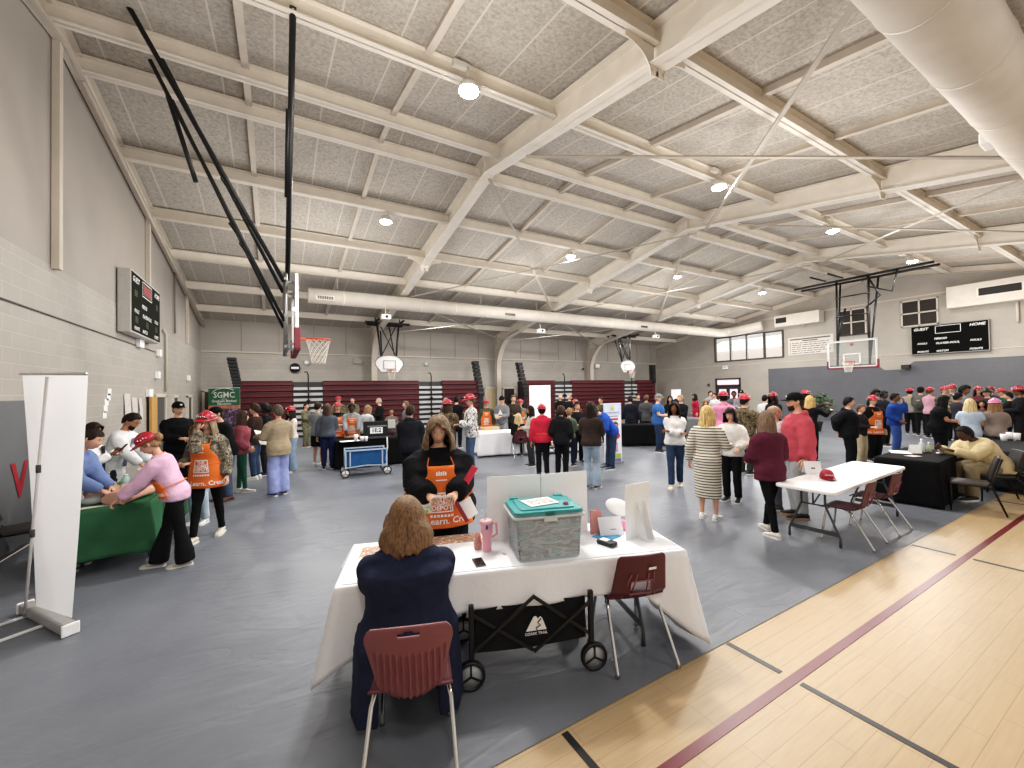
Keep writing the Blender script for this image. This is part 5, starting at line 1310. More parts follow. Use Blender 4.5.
g = MB(); put_text(g, 'SGMC', .34, lambda x, y: (w_/2+x, -.010, zg+.55*(ht-zg)+.02+y), bold=.01); put_text(g, 'HEALTH', .07, lambda x, y: (w_/2+x, -.010, zg+.40*(ht-zg)-.04+y)); put_text(g, 'Graduate Medical', .145, lambda x, y: (w_/2+x, -.010, zg+.24*(ht-zg)+y), bold=.015); put_text(g, 'Education', .145, lambda x, y: (w_/2+x, -.010, zg+.09*(ht-zg)+y), bold=.015); g.obj('lettering', WHITEP, gt)
g = MB(); g.tube([(w_/2+.52*math.cos(a), -.011, zg+.62*(ht-zg)+.26*math.sin(a)) for a in [rad(170-10*k) for k in range(14)]], .012, 5); g.obj('logo_arc', WHITEP, gt)
# children's services poster
pA = fl(604.5, 465); pB = fl(622, 463); pw = (pB-pA).length; pz = math.atan2((pB-pA).y, (pB-pA).x)
pt = thing('rollup_poster', 'bright roll-up poster with two smiling faces beside the blue-sweater person', 'banner', pA, pz); ph_ = zat(403.5, pA.x, pA.y)
MB().box((pw/2, 0, .03), (pw, .14, .06)).obj('base', ST, pt); MB().box((pw/2, 0, ph_/2+.02), (pw, .006, ph_-.04)).obj('panel', mat('#eef0f2', .5, 0, .02), pt)
g = MB(); g.box((pw/2, -.006, ph_*.90), (pw, .003, ph_*.18)); g.obj('pale_blue_band', mat('#cfd9ea', .5, 0, .15, 6), pt)
g = MB(); g.box((pw/2, -.006, ph_*.735), (pw*.62, .003, .05)); g.ell((pw*.62, -.006, ph_*.46), (pw*.30, .004, .10), 14, 6); g.obj('red_shape', mat('#c9303c', .5, 0, .05), pt)
for fx, fz in ((.46, .595), (.68, .605)):
    g = MB(); g.ell((pw*fx, -.008, ph_*fz), (.075, .006, .10), 14, 8); f = g.obj('face', skinm('tan'), pt); q = MB(); q.ell((pw*fx, -.006, ph_*fz+.06), (.085, .005, .075), 12, 6); q.obj('hair', hairmat('#3a2418'), f)
g = MB(); g.box((pw*.6, -.006, ph_*.27), (pw*.34, .003, ph_*.16)); g.obj('lilac_block', mat('#c9a3d0', .5, 0, .1), pt)
g = MB(); g.box((pw*.5, -.006, ph_*.13), (pw*.9, .003, ph_*.07)); g.obj('green_block', mat('#a9c75a', .5, 0, .15, 8), pt); g = MB(); g.box((pw*.5, -.006, ph_*.06), (pw*.9, .003, ph_*.05)); g.obj('violet_block', mat('#7d74b0', .5, 0, .1, 8), pt)
g = MB(); g.ell((pw*.5, -.009, ph_*.915), (.06, .004, .06), 10, 6); g.obj('yellow_emblem', mat('#e0c44a', .5, 0, .05), pt)
g = MB()
for k, (ww, zz) in enumerate(((.72, .845), (.66, .785), (.40, .69))): g.box((pw*.5, -.009, ph_*zz), (pw*ww, .002, .022))
g.obj('print_line', mat('#8894b8', .5, 0, 0), pt)
# tall white tri-fold panels in front of the second bleacher
zA = EYE+ray(529.5, 400)*(17.0/ray(529.5, 400).dot(_F2)); zB = EYE+ray(550.5, 400)*(17.0/ray(550.5, 400).dot(_F2)); zA.z = zB.z = 0
zh = zat(385.5, zA.x, zA.y); mid = (zA+zB)/2
for a, b, lab in ((zA, mid-(zB-zA)*.01, 'left leaf of tall white panels before the back bleachers'), (mid+(zB-zA)*.01, zB, 'right leaf of tall white panels before the back bleachers')):
    t = board(lab, a, b, zh, 'tall_panel', .03)
sA = EYE+ray(671.5, 400)*(17.5/ray(671.5, 400).dot(_F2)); sB = EYE+ray(681, 400)*(17.5/ray(681, 400).dot(_F2)); sA.z = sB.z = 0
sg = thing('poster_stand', 'white poster board with dark figure on a stand at back', 'poster', sA, math.atan2(sB.y-sA.y, sB.x-sA.x)); sw_ = (sB-sA).length; zt_ = zat(389.5, sA.x, sA.y)
MB().box((sw_/2, 0, zt_-.5), (sw_, .02, 1.0)).obj('board', WHITE, sg); g = MB(); g.ell((sw_*.45, -.013, zt_-.55), (.14, .006, .16), 12, 6); g.ell((sw_*.45, -.013, zt_-.8), (.2, .006, .18), 12, 6); g.obj('dark_figure', BLACKM, sg)
for x in (.05, sw_-.05): MB().tube([(x, .02, 0), (x, .02, zt_-.9)], .014, 6).obj('leg', GREYM, sg)

# ---- far tables so the crowd has its booths
def far_table(label, px, py, L, rz, m, fold=.6):
    q = fl(px, py, .74); loc = V((q.x, q.y, 0)); folding_table('table under '+label, loc, rz, L, .72); tablecloth(label, loc, rz, L+.03, .75, .737, lambda x, y: .66, m, fold, loc.x, .5); return loc
far_table('grey cloth on back table left of the red-dressed person', 693, 418, 1.8, rad(-60), mat('#77787b', .8, 0, .08, 4, name='grey_cloth'))
far_table('black cloth on back table behind the suited people', 645, 424, 1.8, rad(-30), BLACKC)
far_table('black cloth on far right table behind the padded chairs', 1012, 446, 2.3, rad(6), mat('#2e2e31', .8, 0, .08, 4))
for k, (px, py, lab) in enumerate(((1004, 441, 'white cup on the far right table, nearest'), (1010, 439, 'white cup on the far right table, middle'), (1017, 440, 'white cup at the right picture edge'))):
    c = MB(); c.lathe([(.045, 0), (.06, .15), (.055, .15), (.04, .01)], n=14); o = c.obj('cup', WHITE); o.location = fl(px, py, .745); tag(o, lab, 'cup')
o = MB().box((0, 0, .45), (.55, .45, .9)).obj('cabinet', mat('#a5acae', .5, 0, .05), bevel=.02, loc=V((*fl(757, 441)[:2], 0)), rz=-.5); tag(o, 'pale grey cabinet beyond the camouflage jacket', 'cabinet')

# ---- plant in the far right corner
pl = V((20.2, 9.3, 0)); pl = fl(815, 431); pt = thing('potted_shrub', 'leafy green shrub in a dark tub before the grey wall', 'plant', pl)
MB().lathe([(.22, 0), (.30, .40), (.32, .42), (.27, .43)], n=18).obj('pot', plastic('#3a3533', .6), pt)
lf = MB(); rr = random.Random(4)
for k in range(620):
    a = rr.uniform(0, 2*PI); e = rr.uniform(-.5, 1.4); R_ = rr.uniform(.35, 1.0)
    c = V((1.0*R_*math.cos(e)*math.cos(a), .8*R_*math.cos(e)*math.sin(a), 1.05+.65*R_*math.sin(e)))
    d = V((rr.uniform(-1, 1), rr.uniform(-1, 1), rr.uniform(-.6, .4))).normalized()*.17; n = d.cross(V((rr.uniform(-1, 1), rr.uniform(-1, 1), 1))).normalized()*.045
    lf.add([c-d*.5, c+n, c+d*.6, c-n], [(0, 1, 2, 3)])
lf.obj('foliage', ramp_mat('leaf', [(0, '#2e4428'), (.5, '#4d6a3c'), (.58, '#3a5530')], 3, .6), pt)
for k in range(5): a = 2*PI*k/5; MB().tube([(0, 0, .4), (.2*math.cos(a), .2*math.sin(a), .8), (.5*math.cos(a), .45*math.sin(a), 1.3)], [.02, .016, .008], 6).obj('stem', plastic('#5b4a35'), pt)
# ------------------------------------------------------------------ bleachers, goals, scoreboards, wall fittings
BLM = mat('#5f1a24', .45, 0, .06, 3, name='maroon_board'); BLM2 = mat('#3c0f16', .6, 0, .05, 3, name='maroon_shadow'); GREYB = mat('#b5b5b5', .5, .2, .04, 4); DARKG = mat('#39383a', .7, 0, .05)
YF = 21.4
def bx_(px): return atY(px, 400, YF).x
BH_ = 2.62; NR = 10
def bleacher(x0, x1, label):
    t = thing('bleacher', label, 'bleacher', ((x0+x1)/2, YF, 0)); L = x1-x0
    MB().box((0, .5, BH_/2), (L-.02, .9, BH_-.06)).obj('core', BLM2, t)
    for k in range(NR):
        z = BH_*(k+.5)/NR; b = MB(); b.box((0, -.0+.012*k*0, z+.03), (L-.01, .14, BH_/NR-.075)); b.box((0, -.035, z+BH_/NR/2-.012), (L-.01, .20, .032)); b.obj('seat_row', BLM, t, bevel=.006)
    return t
def gate(x0, x1, label):
    t = thing('bleacher_aisle', label, 'bleacher steps', ((x0+x1)/2, YF, 0)); L = x1-x0
    MB().box((0, .5, BH_/2), (L-.02, .9, BH_-.1)).obj('core', DARKG, t)
    for k in range(NR-1):
        z = BH_*(k+.5)/NR; MB().box((0, -.02, z+.03), (L-.04, .14, .13)).obj('step', GREYB, t)
    r = MB(); r.tube([(0, -.18, .3), (0, -.18, BH_+.25), (-.06, -.18, BH_+.42), (-.16, -.18, BH_+.40)], .03, 8); r.obj('rail_post', BLACKM, t)
    for z in (.9, 1.3, 1.7, 2.1): MB().tube([(-.08, -.18, z), (.08, -.18, z)], .035, 8).obj('rail_clamp', BLACKM, t)
segs = [(240, 293, 'b', 'leftmost maroon bleacher, left of the first grey steps'), (293, 323, 'g', 'grey bleacher steps with black rail, behind the camouflage uniform'), (323, 418.5, 'b', 'widest maroon bleacher, under the fan-shaped left hoop'), (418.5, 442, 'g', 'grey bleacher steps with black rail, right of the fan-shaped left hoop'),
        (442, 478, 'b', 'short maroon bleacher left of the tan door'), (525.5, 554.5, 'b', 'maroon bleacher behind the tall white panels'), (554.5, 571.5, 'g', 'grey bleacher steps right of the tall white panels'), (571.5, 624, 'b', 'maroon bleacher under the right fan-shaped hoop, wider'), (624, 636.5, 'g', 'last grey bleacher steps toward the right corner'), (636.5, 655, 'b', 'last maroon bleacher in the right back corner')]
for a, b, k, lab in segs: (bleacher if k == 'b' else gate)(bx_(a), bx_(b), lab)
def end_rail(px0, px1, py0, py1, lab):
    a = atY(px0, py0, YF-.1); b = atY(px1, py1, YF-.1); t = thing('end_rail', lab, 'rail', (b.x, YF-.1, 0))
    w = .42; m = MB(); dx = a.x-b.x
    for k in range(9):
        q = k/8; z = b.z+(a.z-b.z)*q; m.box((dx*q, .12, z), (.34, .36, (a.z-b.z)/8*.92))
    m.obj('folded_rail', BLACKM, t, bevel=.02); MB().bar((0, .2, 0), (0, .2, b.z), .3, .3).obj('post', BLACKM, t)
end_rail(476, 481.5, 363, 394, 'black folded end rail left of the tan back door'); end_rail(520, 526, 364, 394, 'black folded end rail right of the dark doorway'); end_rail(231.5, 237.5, 359, 386, 'black folded end rail at left bleacher end'); end_rail(653.5, 654, 366, 382, 'black folded end rail in the right back corner')
# back wall doors, side doors
def door(n, p0, p1, z1, m, axis):
    mb = MB()
    if axis == 'X': mb.box(((p0+p1)/2, YB-.03, z1/2), (p1-p0, .05, z1))
    else: mb.box((XL+.02, (p0+p1)/2, z1/2), (.05, p1-p0, z1))
    o = struct(mb.obj('door_%d' % n, m)); fr = MB()
    if axis == 'X':
        for x in (p0, p1): fr.box((x, YB-.04, z1/2), (.1, .1, z1))
        fr.box(((p0+p1)/2, YB-.04, z1), (p1-p0+.1, .1, .1))
    else:
        for y in (p0, p1): fr.box((XL+.03, y, z1/2), (.1, .1, z1))
        fr.box((XL+.03, (p0+p1)/2, z1), (.1, p1-p0+.1, .1))
    fr.obj('frame', CREAM2, o); return o
xa, xb = atY(485.5, 400, YB).x, atY(496, 400, YB).x; door(2, xa, xb, zat(388, xa, YB), paint('#c9b796'), 'X')
xa, xb = atY(503, 400, YB).x, atY(514.5, 400, YB).x; door(3, xa, xb, zat(388, xa, YB), mat('#3a3431', .8, 0, .05), 'X')  # dark slab: the shade inside an open doorway put into its colour
ya, yb = atX(152.5, 400, XL).y, atX(163, 400, XL).y; door(4, ya, yb, 2.03, mat('#55524f', .7, 0, .08), 'Y')  # opening beside the tan leaf, its shaded inside painted as a dark slab
yl0, yl1 = atX(146, 400, XL).y, atX(152, 400, XL).y
dl = thing('door_leaf', 'tan wooden door standing open flat against the left wall', 'door', (XL+.09, (yl0+yl1)/2, 0), 0); MB().box((0, 0, 1.0), (.05, yl1-yl0, 2.0)).obj('slab', paint('#c59a5e'), dl); MB().box((.05, .3, 1.0), (.06, .1, .03)).obj('handle', ST, dl)
ya, yb = atX(171, 400, XL).y, atX(176, 400, XL).y; door(5, ya, yb, 2.0, mat('#4b4845', .7, 0, .08), 'Y'); ya, yb = atX(186, 400, XL).y, atX(190, 400, XL).y; door(6, ya, yb, 2.0, mat('#4b4845', .7, 0, .08), 'Y')
xa, xb = atY(203.5, 400, YB).x, atY(212, 400, YB).x; door(7, xa, xb, zat(391, xa, YB), mat('#4a4643', .7, 0, .08), 'X')

# scoreboards
def scoreboard(X, yc, label, s, lit):
    t = thing('scoreboard', label, 'scoreboard', (X, yc, 0), 0); W, z0, z1 = 2.55, 3.42, 4.80
    f = X+s*.22; MB().box((s*.11, 0, (z0+z1)/2), (.22, W, z1-z0)).obj('cabinet', mat('#c9c7c3', .45, .3, .04) if lit else mat('#8f8d8a', .5, .3, .04), t, bevel=.006)
    MB().box((s*.223, 0, (z0+z1)/2), (.006, W-.06, z1-z0-.07)).obj('face', mat('#0e0e0c', .85, 0, .05) if not lit else mat('#1c1f16', .85, 0, .05), t)
    wt = MB(); T = lambda x, z: (s*.229, (-x if s < 0 else x), z)   # x to the right as one faces the board
    sg = -1 if s < 0 else 1
    def P_(x, z): return (s*.229, (sg*x) if s < 0 else -x*-1, z)
    # facing the board: right-hand direction is -Y on the right wall and +Y on the left wall
    Q = (lambda x, z: (s*.229, -x, z)) if s < 0 else (lambda x, z: (s*.229, x, z))
    for w_, x, z, sz in (('GUEST', -.92, 4.62, .17), ('HOME', .92, 4.62, .17), ('PERIOD', -.25, 4.12, .125), ('PLAYER-FOUL', -.02, 3.90, .125), ('FOULS', -.88, 3.93, .115), ('FOULS', .86, 3.93, .115), ('POINTS', -.86, 3.54, .115), ('MATCH', -.2, 3.54, .115), ('POINTS', .86, 3.54, .115)):
        put_text(wt, w_, sz, lambda a, b: Q(x+a, z+b), bold=.02, shear=.25)
    for a, b, c, d in ((-.42, 4.36, .84, .02), (-.42, 4.70, .84, .02)): wt.add([Q(a, b), Q(a+c, b), Q(a+c, b+d), Q(a, b+d)], [(0, 1, 2, 3)])
    for a in (-.42, .40): wt.add([Q(a, 4.36), Q(a+.02, 4.36), Q(a+.02, 4.72), Q(a, 4.72)], [(0, 1, 2, 3)])
    wt.obj('lettering', WHITEP, t)
    if lit:
        g = MB(); g.add([Q(-.37, 4.41), Q(.37, 4.41), Q(.37, 4.68), Q(-.37, 4.68)], [(0, 1, 2, 3)]); g.obj('red_panel', mat('#5a1a1e', .5, 0, .05), t)
        g = MB(); put_text(g, '88:88', .26, lambda a, b: Q(a, 4.545+b)); g.v = [(x+s*.002, y, z) for x, y, z in g.v]; g.obj('digits', mat('#b32f38', .5, 0, 0, emit=.25), t)
        g = MB()
        for x, z in ((-.92, 4.32), (.92, 4.32), (-.88, 3.73), (.0, 3.72), (.86, 3.73)): put_text(g, '88', .22, lambda a, b: Q(x+a, z+b))
        g.obj('unlit_digits', mat('#4a4a2a', .5, 0, 0), t)
    return t
scoreboard(XL+.02, 13.05, 'dark scoreboard with white lettering on left wall', 1, True)
scoreboard(XR-.02, 6.22, 'black scoreboard with white lettering on right wall', -1, False)
for y0, y1, z0, z1, lab in ((6.58, 7.85, 4.86, 6.1, 'dark four-pane louvre above the right scoreboard'), (9.3, 10.55, 4.72, 6.1, 'dark four-pane louvre behind the right hoop frame')):
    t = thing('louvre', lab, 'louvre', (XR-.02, (y0+y1)/2, (z0+z1)/2)); w, h = y1-y0, z1-z0
    MB().box((-.02, 0, 0), (.05, w, h)).obj('panel', mat('#2b231f', .7, 0, .1), t)
    f = MB()
    for y in (-w/2, 0, w/2): f.box((-.045, y, 0), (.05, .06, h+.06))
    for z in (-h/2, 0, h/2): f.box((-.045, 0, z), (.05, w+.06, .06))
    f.obj('frame', CREAM2, t)
rs_ = thing('rules_sign', 'long pale sign with lines of dark print on right wall', 'sign', (XR-.02, 11.95, 4.4)); MB().box((-.012, 0, 0), (.02, 2.35, 1.05)).obj('panel', mat('#d5cec6', .6, 0, .03), rs_)
g = MB(); rr = random.Random(3)
g.box((-.025, .02, .40), (.004, 2.1, .075)); g.box((-.025, 0, .29), (.004, .8, .06))
for k in range(6):
    z = .17-.12*k; x = 1.0
    g.box((-.025, 1.05, z), (.004, .06, .05))
    while x > -1.0:
        l = rr.uniform(.08, .3)
        if x-l < -1.05: break
        g.box((-.025, x-l/2-.04, z), (.004, l, .038)); x -= l+.05
        if k > 2 and x < -.2 and rr.random() < .3: break
g.obj('print', mat('#5c544e', .6, 0, 0), rs_)
def small(name, label, cat, c, d, m, rz=0): o = MB().box((0, 0, 0), d).obj(name, m, bevel=.008, loc=c, rz=rz); return tag(o, label, cat)
q = atX(725.5, 367.5, XR); ex = small('exit_sign', 'small pale exit sign above the double doors', 'exit sign', (XR-.06, q.y, q.z), (.1, .36, .24), WHITE)
g = MB(); put_text(g, 'EXIT', .15, lambda x, z: (-.053, -x, z), bold=.02); g.obj('lettering', mat('#b06a6a', .6, 0, 0), ex)
q = atX(709, 385, XR); small('alarm_box', 'small dark alarm box left of the double doors', 'alarm', (XR-.05, q.y, q.z), (.08, .16, .2), mat('#5a5450', .6, 0, 0))
for px, py, lab in ((137.5, 343.5, 'white wall box just under the left scoreboard'), (157, 353, 'white square wall box right of left scoreboard'), (155.5, 375, 'white emergency light lower on left wall'), (187, 378, 'white emergency light farther along left wall'), (147, 393, 'white box over the open tan door')):
    q = atX(px, py, XL); small('wall_box', lab, 'wall box', (XL+.05, q.y, q.z), (.09, .36 if px < 150 else .24, .2), WHITE)
q0 = atX(0, 298.8, XL); q1 = atX(155, 352, XL); cd = MB(); cd.tube([(XL+.016, 2.0, q0.z), (XL+.016, q1.y, q1.z)], .014, 6); o = cd.obj('conduit', mat('#77716a', .6, 0, 0)); tag(o, 'thin dark conduit running along the left block wall', 'conduit')
q0 = atX(164, 331, XL); q1 = atX(165, 392, XL); cd = MB(); cd.tube([(XL+.05, q0.y-.3, q0.z), (XL+.05, q0.y, q0.z-.1), (XL+.05, q0.y, q1.z)], .035, 8); o = cd.obj('conduit', CREAM2); tag(o, 'white vertical pipe right of the left scoreboard', 'pipe')
q0 = atX(177, 280, XL); cd = MB(); cd.tube([(XL+.05, 17.4, deck(17.4)-.3), (XL+.05, 17.4, 4.1)], .03, 8); o = cd.obj('conduit', mat('#8a837b', .6, 0, 0)); tag(o, 'grey vertical pipe high on left wall', 'pipe')
for k, (px, py) in enumerate(((106, 402), (108, 397), (105, 409), (104, 415), (109, 392))):
    q = atX(px, py, XL); o = MB().box((0, 0, 0), (.006, .22, .14)).obj('posted_note', PAPER, loc=(XL+.008, q.y, q.z)); tag(o, 'small white note taped to left wall in a loose column', 'note', 'notes taped to the left wall')
wvm = mat('#cfc9c2', .7, 0, .06, 12)
for k, (px, py, w, h) in enumerate(((127, 410, .5, .75), (134, 412, .45, .7), (140, 409, .3, .55))):
    q = atX(px, py, XL); o = MB().sheet(6, 6, lambda u, v: (.01+.012*math.sin(u*7+v*4), (u-.5)*w, (v-.5)*h)).obj('taped_paper', wvm, loc=(XL+.006, q.y, q.z)); tag(o, ['crumpled white paper taped on left wall, leftmost of three', 'crumpled white paper taped on left wall, middle one', 'narrow crumpled paper taped on left wall beside the open door'][k], 'paper')
# back wall: round signs, boxes
def disc(label, px, py, Y, r, ring, face):
    q = atY(px, py, Y); t = thing('wall_clock', label, 'clock', q); Mx = Matrix.Rotation(PI/2, 4, 'X')
    MB().lathe([(r, 0), (r, .05), (r*.86, .06), (r*.86, .0)], n=24, M=Mx, cap=False).obj('rim', ring, t); MB().lathe([(r*.88, 0), (r*.88, .04)], n=24, M=Mx).obj('face', face, t); return t
t = disc('round black-rimmed clock on back wall under the nearest hoop', 295, 368, YB-.06, .24, BLACKM, mat('#2a2928', .5, 0, .05)); MB().box((0, -.05, 0), (.34, .01, .10)).obj('band', WHITE, t)
disc('small white round bell beside the black clock', 306.5, 362.5, YB-.06, .12, GREYB, WHITE)
disc('small pale round speaker on back wall, middle', 426, 364, YB-.06, .11, GREYB, mat('#d8d4ce', .6, 0, 0)); disc('dark round knob on back wall near the right column', 583, 369, YB-.06, .07, BLACKM, mat('#4a4643', .5, 0, 0)); disc('small pale disc on back wall right of the dark doorway', 553, 366, YB-.06, .06, GREYB, mat('#cfcac4', .6, 0, 0))
q = atY(358, 361, YB-.05); t = small('junction_box', 'grey junction box left of the fan-shaped left hoop', 'junction box', q, (.5, .06, .3), mat('#a8a39c', .6, 0, .03))
q = atY(597, 366, YB-.15); small('emergency_light', 'white emergency light right of the third back column', 'emergency light', q, (.4, .15, .25), WHITE)
for px, py, lab in ((386, 317, 'white camera housing under the duct by left hoop frame'), (541, 331, 'white camera housing under the duct, middle'), (656, 336.5, 'white camera housing under the duct, right'), (993, 139, 'white camera housing hanging at the near duct')):
    Y = 15.9 if px < 900 else 1.55
    q = atY(px, py, Y); t = thing('camera_housing', lab, 'camera', q); MB().box((0, 0, 0), (.34, .22, .18)).obj('casing', WHITE, t, bevel=.02); MB().lathe([(.05, 0), (.05, .03)], (0, -.12, 0), 12, M=Matrix.Rotation(PI/2, 4, 'X')).obj('lens', BLACKM, t); MB().tube([(0, 0, .08), (0, .1, .35)], .02, 6).obj('bracket', CREAM2, t)

# ---- basketball goals
NETM = mat('#e7e2d8', .8, 0, 0, name='net_cord'); RIMM = mat('#d2502c', .4, .2, 0, name='rim_orange')
def rim_net(t, c, d, r=.225):
    """rim centre c, d = direction from rim to board"""
    c = V(c); d = V(d).normalized()
    m = MB(); m.tube([c+V((r*math.cos(2*PI*k/28), r*math.sin(2*PI*k/28), 0)) for k in range(28)], .011, 8, closed=True); s = d.cross(V((0, 0, 1)))
    m.bar(c+d*r+s*.07, c+d*(r+.17)+s*.09, .03, .03); m.bar(c+d*r-s*.07, c+d*(r+.17)-s*.09, .03, .03); m.add([c+d*(r+.15)+s*.1+V((0, 0, .03)), c+d*(r+.15)-s*.1+V((0, 0, .03)), c+d*(r+.15)-s*.1-V((0, 0, .12)), c+d*(r+.15)+s*.1-V((0, 0, .12))], [(0, 1, 2, 3)])
    ro = m.obj('rim', RIMM, t); n = MB(); K = 12; rows = 7
    def pt(i, j): a = 2*PI*(i+.5*(j % 2))/K; f = j/rows; rr_ = r*(1-.48*f**.75); return c+V((rr_*math.cos(a), rr_*math.sin(a), -.46*f))
    for j in range(rows):
        for i in range(K):
            a = pt(i, j); n.tube([a, pt(i if j % 2 == 0 else i+1, j+1)], .005, 4, cap=False); n.tube([a, pt(i-1 if j % 2 == 0 else i, j+1)], .005, 4, cap=False)
    n.obj('net', NETM, ro)
glass_b, N_, L_, b_ = newmat('board_glass'); b_.inputs['Base Color'].default_value = srgb('#9aa3a3'); b_.inputs['Alpha'].default_value = .16; b_.inputs['Roughness'].default_value = .12
PADM = mat('#7c2435', .5, 0, .04, name='maroon_pad')
def rect_board(t, X, yc, zc, s):
    """glass board in the YZ plane, playing face towards +s x"""
    W, H_ = 1.83, 1.22
    MB().box((X, yc, zc), (.03, W-.04, H_-.04)).obj('glass', glass_b, t)
    f = MB()
    for y in (-W/2, W/2): f.box((X, yc+y, zc), (.05, .06, H_))
    for z in (-H_/2, H_/2): f.box((X, yc, zc+z), (.05, W, .06))
    f.obj('board_frame', metal('#b9b9b7', .4), t)
    p = MB(); xx = X+s*.02
    for y in (-W/2+.03, W/2-.03): p.box((xx, yc+y, zc), (.006, .05, H_))
    for z in (-H_/2+.03, H_/2-.03): p.box((xx, yc, zc+z), (.006, W, .05))
    for y in (-.3, .3): p.box((xx, yc+y, zc-.23), (.006, .05, .46))
    for z in (-.45, 0): p.box((xx, yc, zc+z), (.006, .65, .05))
    p.obj('white_lines', WHITEP, t)
    q = MB(); q.box((X, yc, zc-H_/2-.03), (.10, W+.06, .07))
    for y in (-W/2-.02, W/2+.02): q.box((X, yc+y, zc-H_/2+.14), (.10, .06, .36))
    q.obj('edge_pad', PADM, t, bevel=.012)
rimL = V((.72, 8.72, 3.05)); XBd = rimL.x-.40
gl_ = thing('basketball_goal', 'nearest basketball goal, glass board seen edge-on with long black struts', 'basketball goal', (0, 0, 0))
rect_board(gl_, XBd, 8.72, 3.42, 1); rim_net(gl_, rimL, (-1, 0, 0))
for y in (8.25, 9.2): MB().tube([(XBd-.16, y, 2.75), (XBd-.16, y, 4.15)], .035, 8).obj('upright', metal('#a9a9a8', .4), gl_)
m = MB()
for z in (2.85, 3.4, 4.05): m.bar((XBd-.16, 8.2, z), (XBd-.16, 9.25, z), .05, .05); 
for y in (8.25, 9.2):
    for z in (2.9, 4.0): m.bar((XBd-.16, y, z), (XBd-.02, y, z), .04, .04)
m.obj('board_carrier', metal('#8f8f8f', .45), gl_)
def strut(a, b, r=.038): MB().tube([a, b], r, 8).obj('strut', BLACKM, gl_)
strut(atY(125, 0, 7.85), V((XBd-.18, 8.25, 4.0))); strut(atY(160, 56, 8.6), V((XBd-.18, 9.15, 4.0))); strut(atY(150, 60, 7.95), V((XBd-.18, 8.25, 3.3)), .03); strut(atY(172, 100, 8.7), V((XBd-.18, 9.15, 3.3)), .03)
strut(atY(168, 96, 8.2), atY(196, 182, 8.2), .035)
for q in (.60, .68):
    a = atY(125, 0, 7.85).lerp(V((XBd-.18, 8.25, 4.0)), q); b = atY(160, 56, 8.6).lerp(V((XBd-.18, 9.15, 4.0)), q); strut(a+V((-.08, -.05, .02)), b+V((.05, .1, 0)), .02)
    a = atY(150, 60, 7.95).lerp(V((XBd-.18, 8.25, 3.3)), q); b = atY(172, 100, 8.7).lerp(V((XBd-.18, 9.15, 3.3)), q); strut(a+V((-.08, -.05, .02)), b+V((.05, .1, 0)), .02)
tp_ = fl(293, 6, 7.2); strut(tp_, V((XBd-.12, 8.55, 4.1)), .042); strut(tp_.lerp(V((XBd-.12, 8.55, 4.1)), .30)+V((-.04, 0, -.03)), tp_.lerp(V((XBd-.12, 8.55, 4.1)), .62)+V((-.04, 0, -.03)), .03)
MB().tube([tp_, V((tp_.x, tp_.y, deck(tp_.y)-.25))], .02, 6).obj('ceiling_clamp', CREAM2, gl_)
# far right goal
rimR = V((22.25, 8.3, 3.05)); XBr = rimR.x+.40
gr = thing('basketball_goal', 'right end basketball goal, glass board hung from a black ceiling frame', 'basketball goal', (0, 0, 0))
rect_board(gr, XBr, 8.3, 3.42, -1); rim_net(gr, rimR, (1, 0, 0))
m = MB(); m.lathe([(.0, 0), (.07, .0), (.07, .02), (.0, .02)], (XBr+.02, 8.3, 3.85), 12, M=Matrix.Rotation(PI/2, 4, 'Y')); m.obj('red_dot', mat('#c9303c', .5, 0, 0, emit=.3), gr)
zr = 6.85
for dx in (.25, .95): MB().tube([(XBr+dx, 5.6, deck(5.6)-.42), (XBr+dx, 10.7, deck(5.6)-.42)], .055, 8).obj('ceiling_rail', BLACKM, gr)
zq = deck(5.6)-.42
for y in (7.7, 8.9):
    for (x0, z0, x1, z1) in ((.12, 2.9, .25, zq), (.12, 4.0, .6, 5.6)): MB().tube([(XBr+x0, y, z0), (XBr+x1, y+(.0 if x1 < .5 else (8.3-y)*.3), z1)], .045, 8).obj('strut', BLACKM, gr)
    MB().tube([(XBr+.15, y, 3.1), (XBr+.95, y-(8.3-y)*.2, zq)], .04, 8).obj('strut', BLACKM, gr)
MB().tube([(XBr+.2, 7.75, zq), (XBr+.2, 7.3, 5.9), (XBr+.2, 7.75, 5.5)], .04, 8).obj('strut', BLACKM, gr)
MB().tube([(XBr+.2, 7.75, zq-.5), (XBr+.2, 6.9, zq-.9), (XBr+.2, 6.7, zq)], .035, 8).obj('strut', BLACKM, gr)
for z in (4.3, 5.2, 6.1): MB().tube([(XBr+.18, 7.65, z), (XBr+.18, 8.95, z)], .03, 8).obj('cross_tube', BLACKM, gr)
for y, x1 in ((9.6, .9), (8.9, .9)): MB().tube([(XBr-.6, y, zq+.25), (XBr+x1, y, zq+.25)], .04, 8).obj('cross_tube', BLACKM, gr)
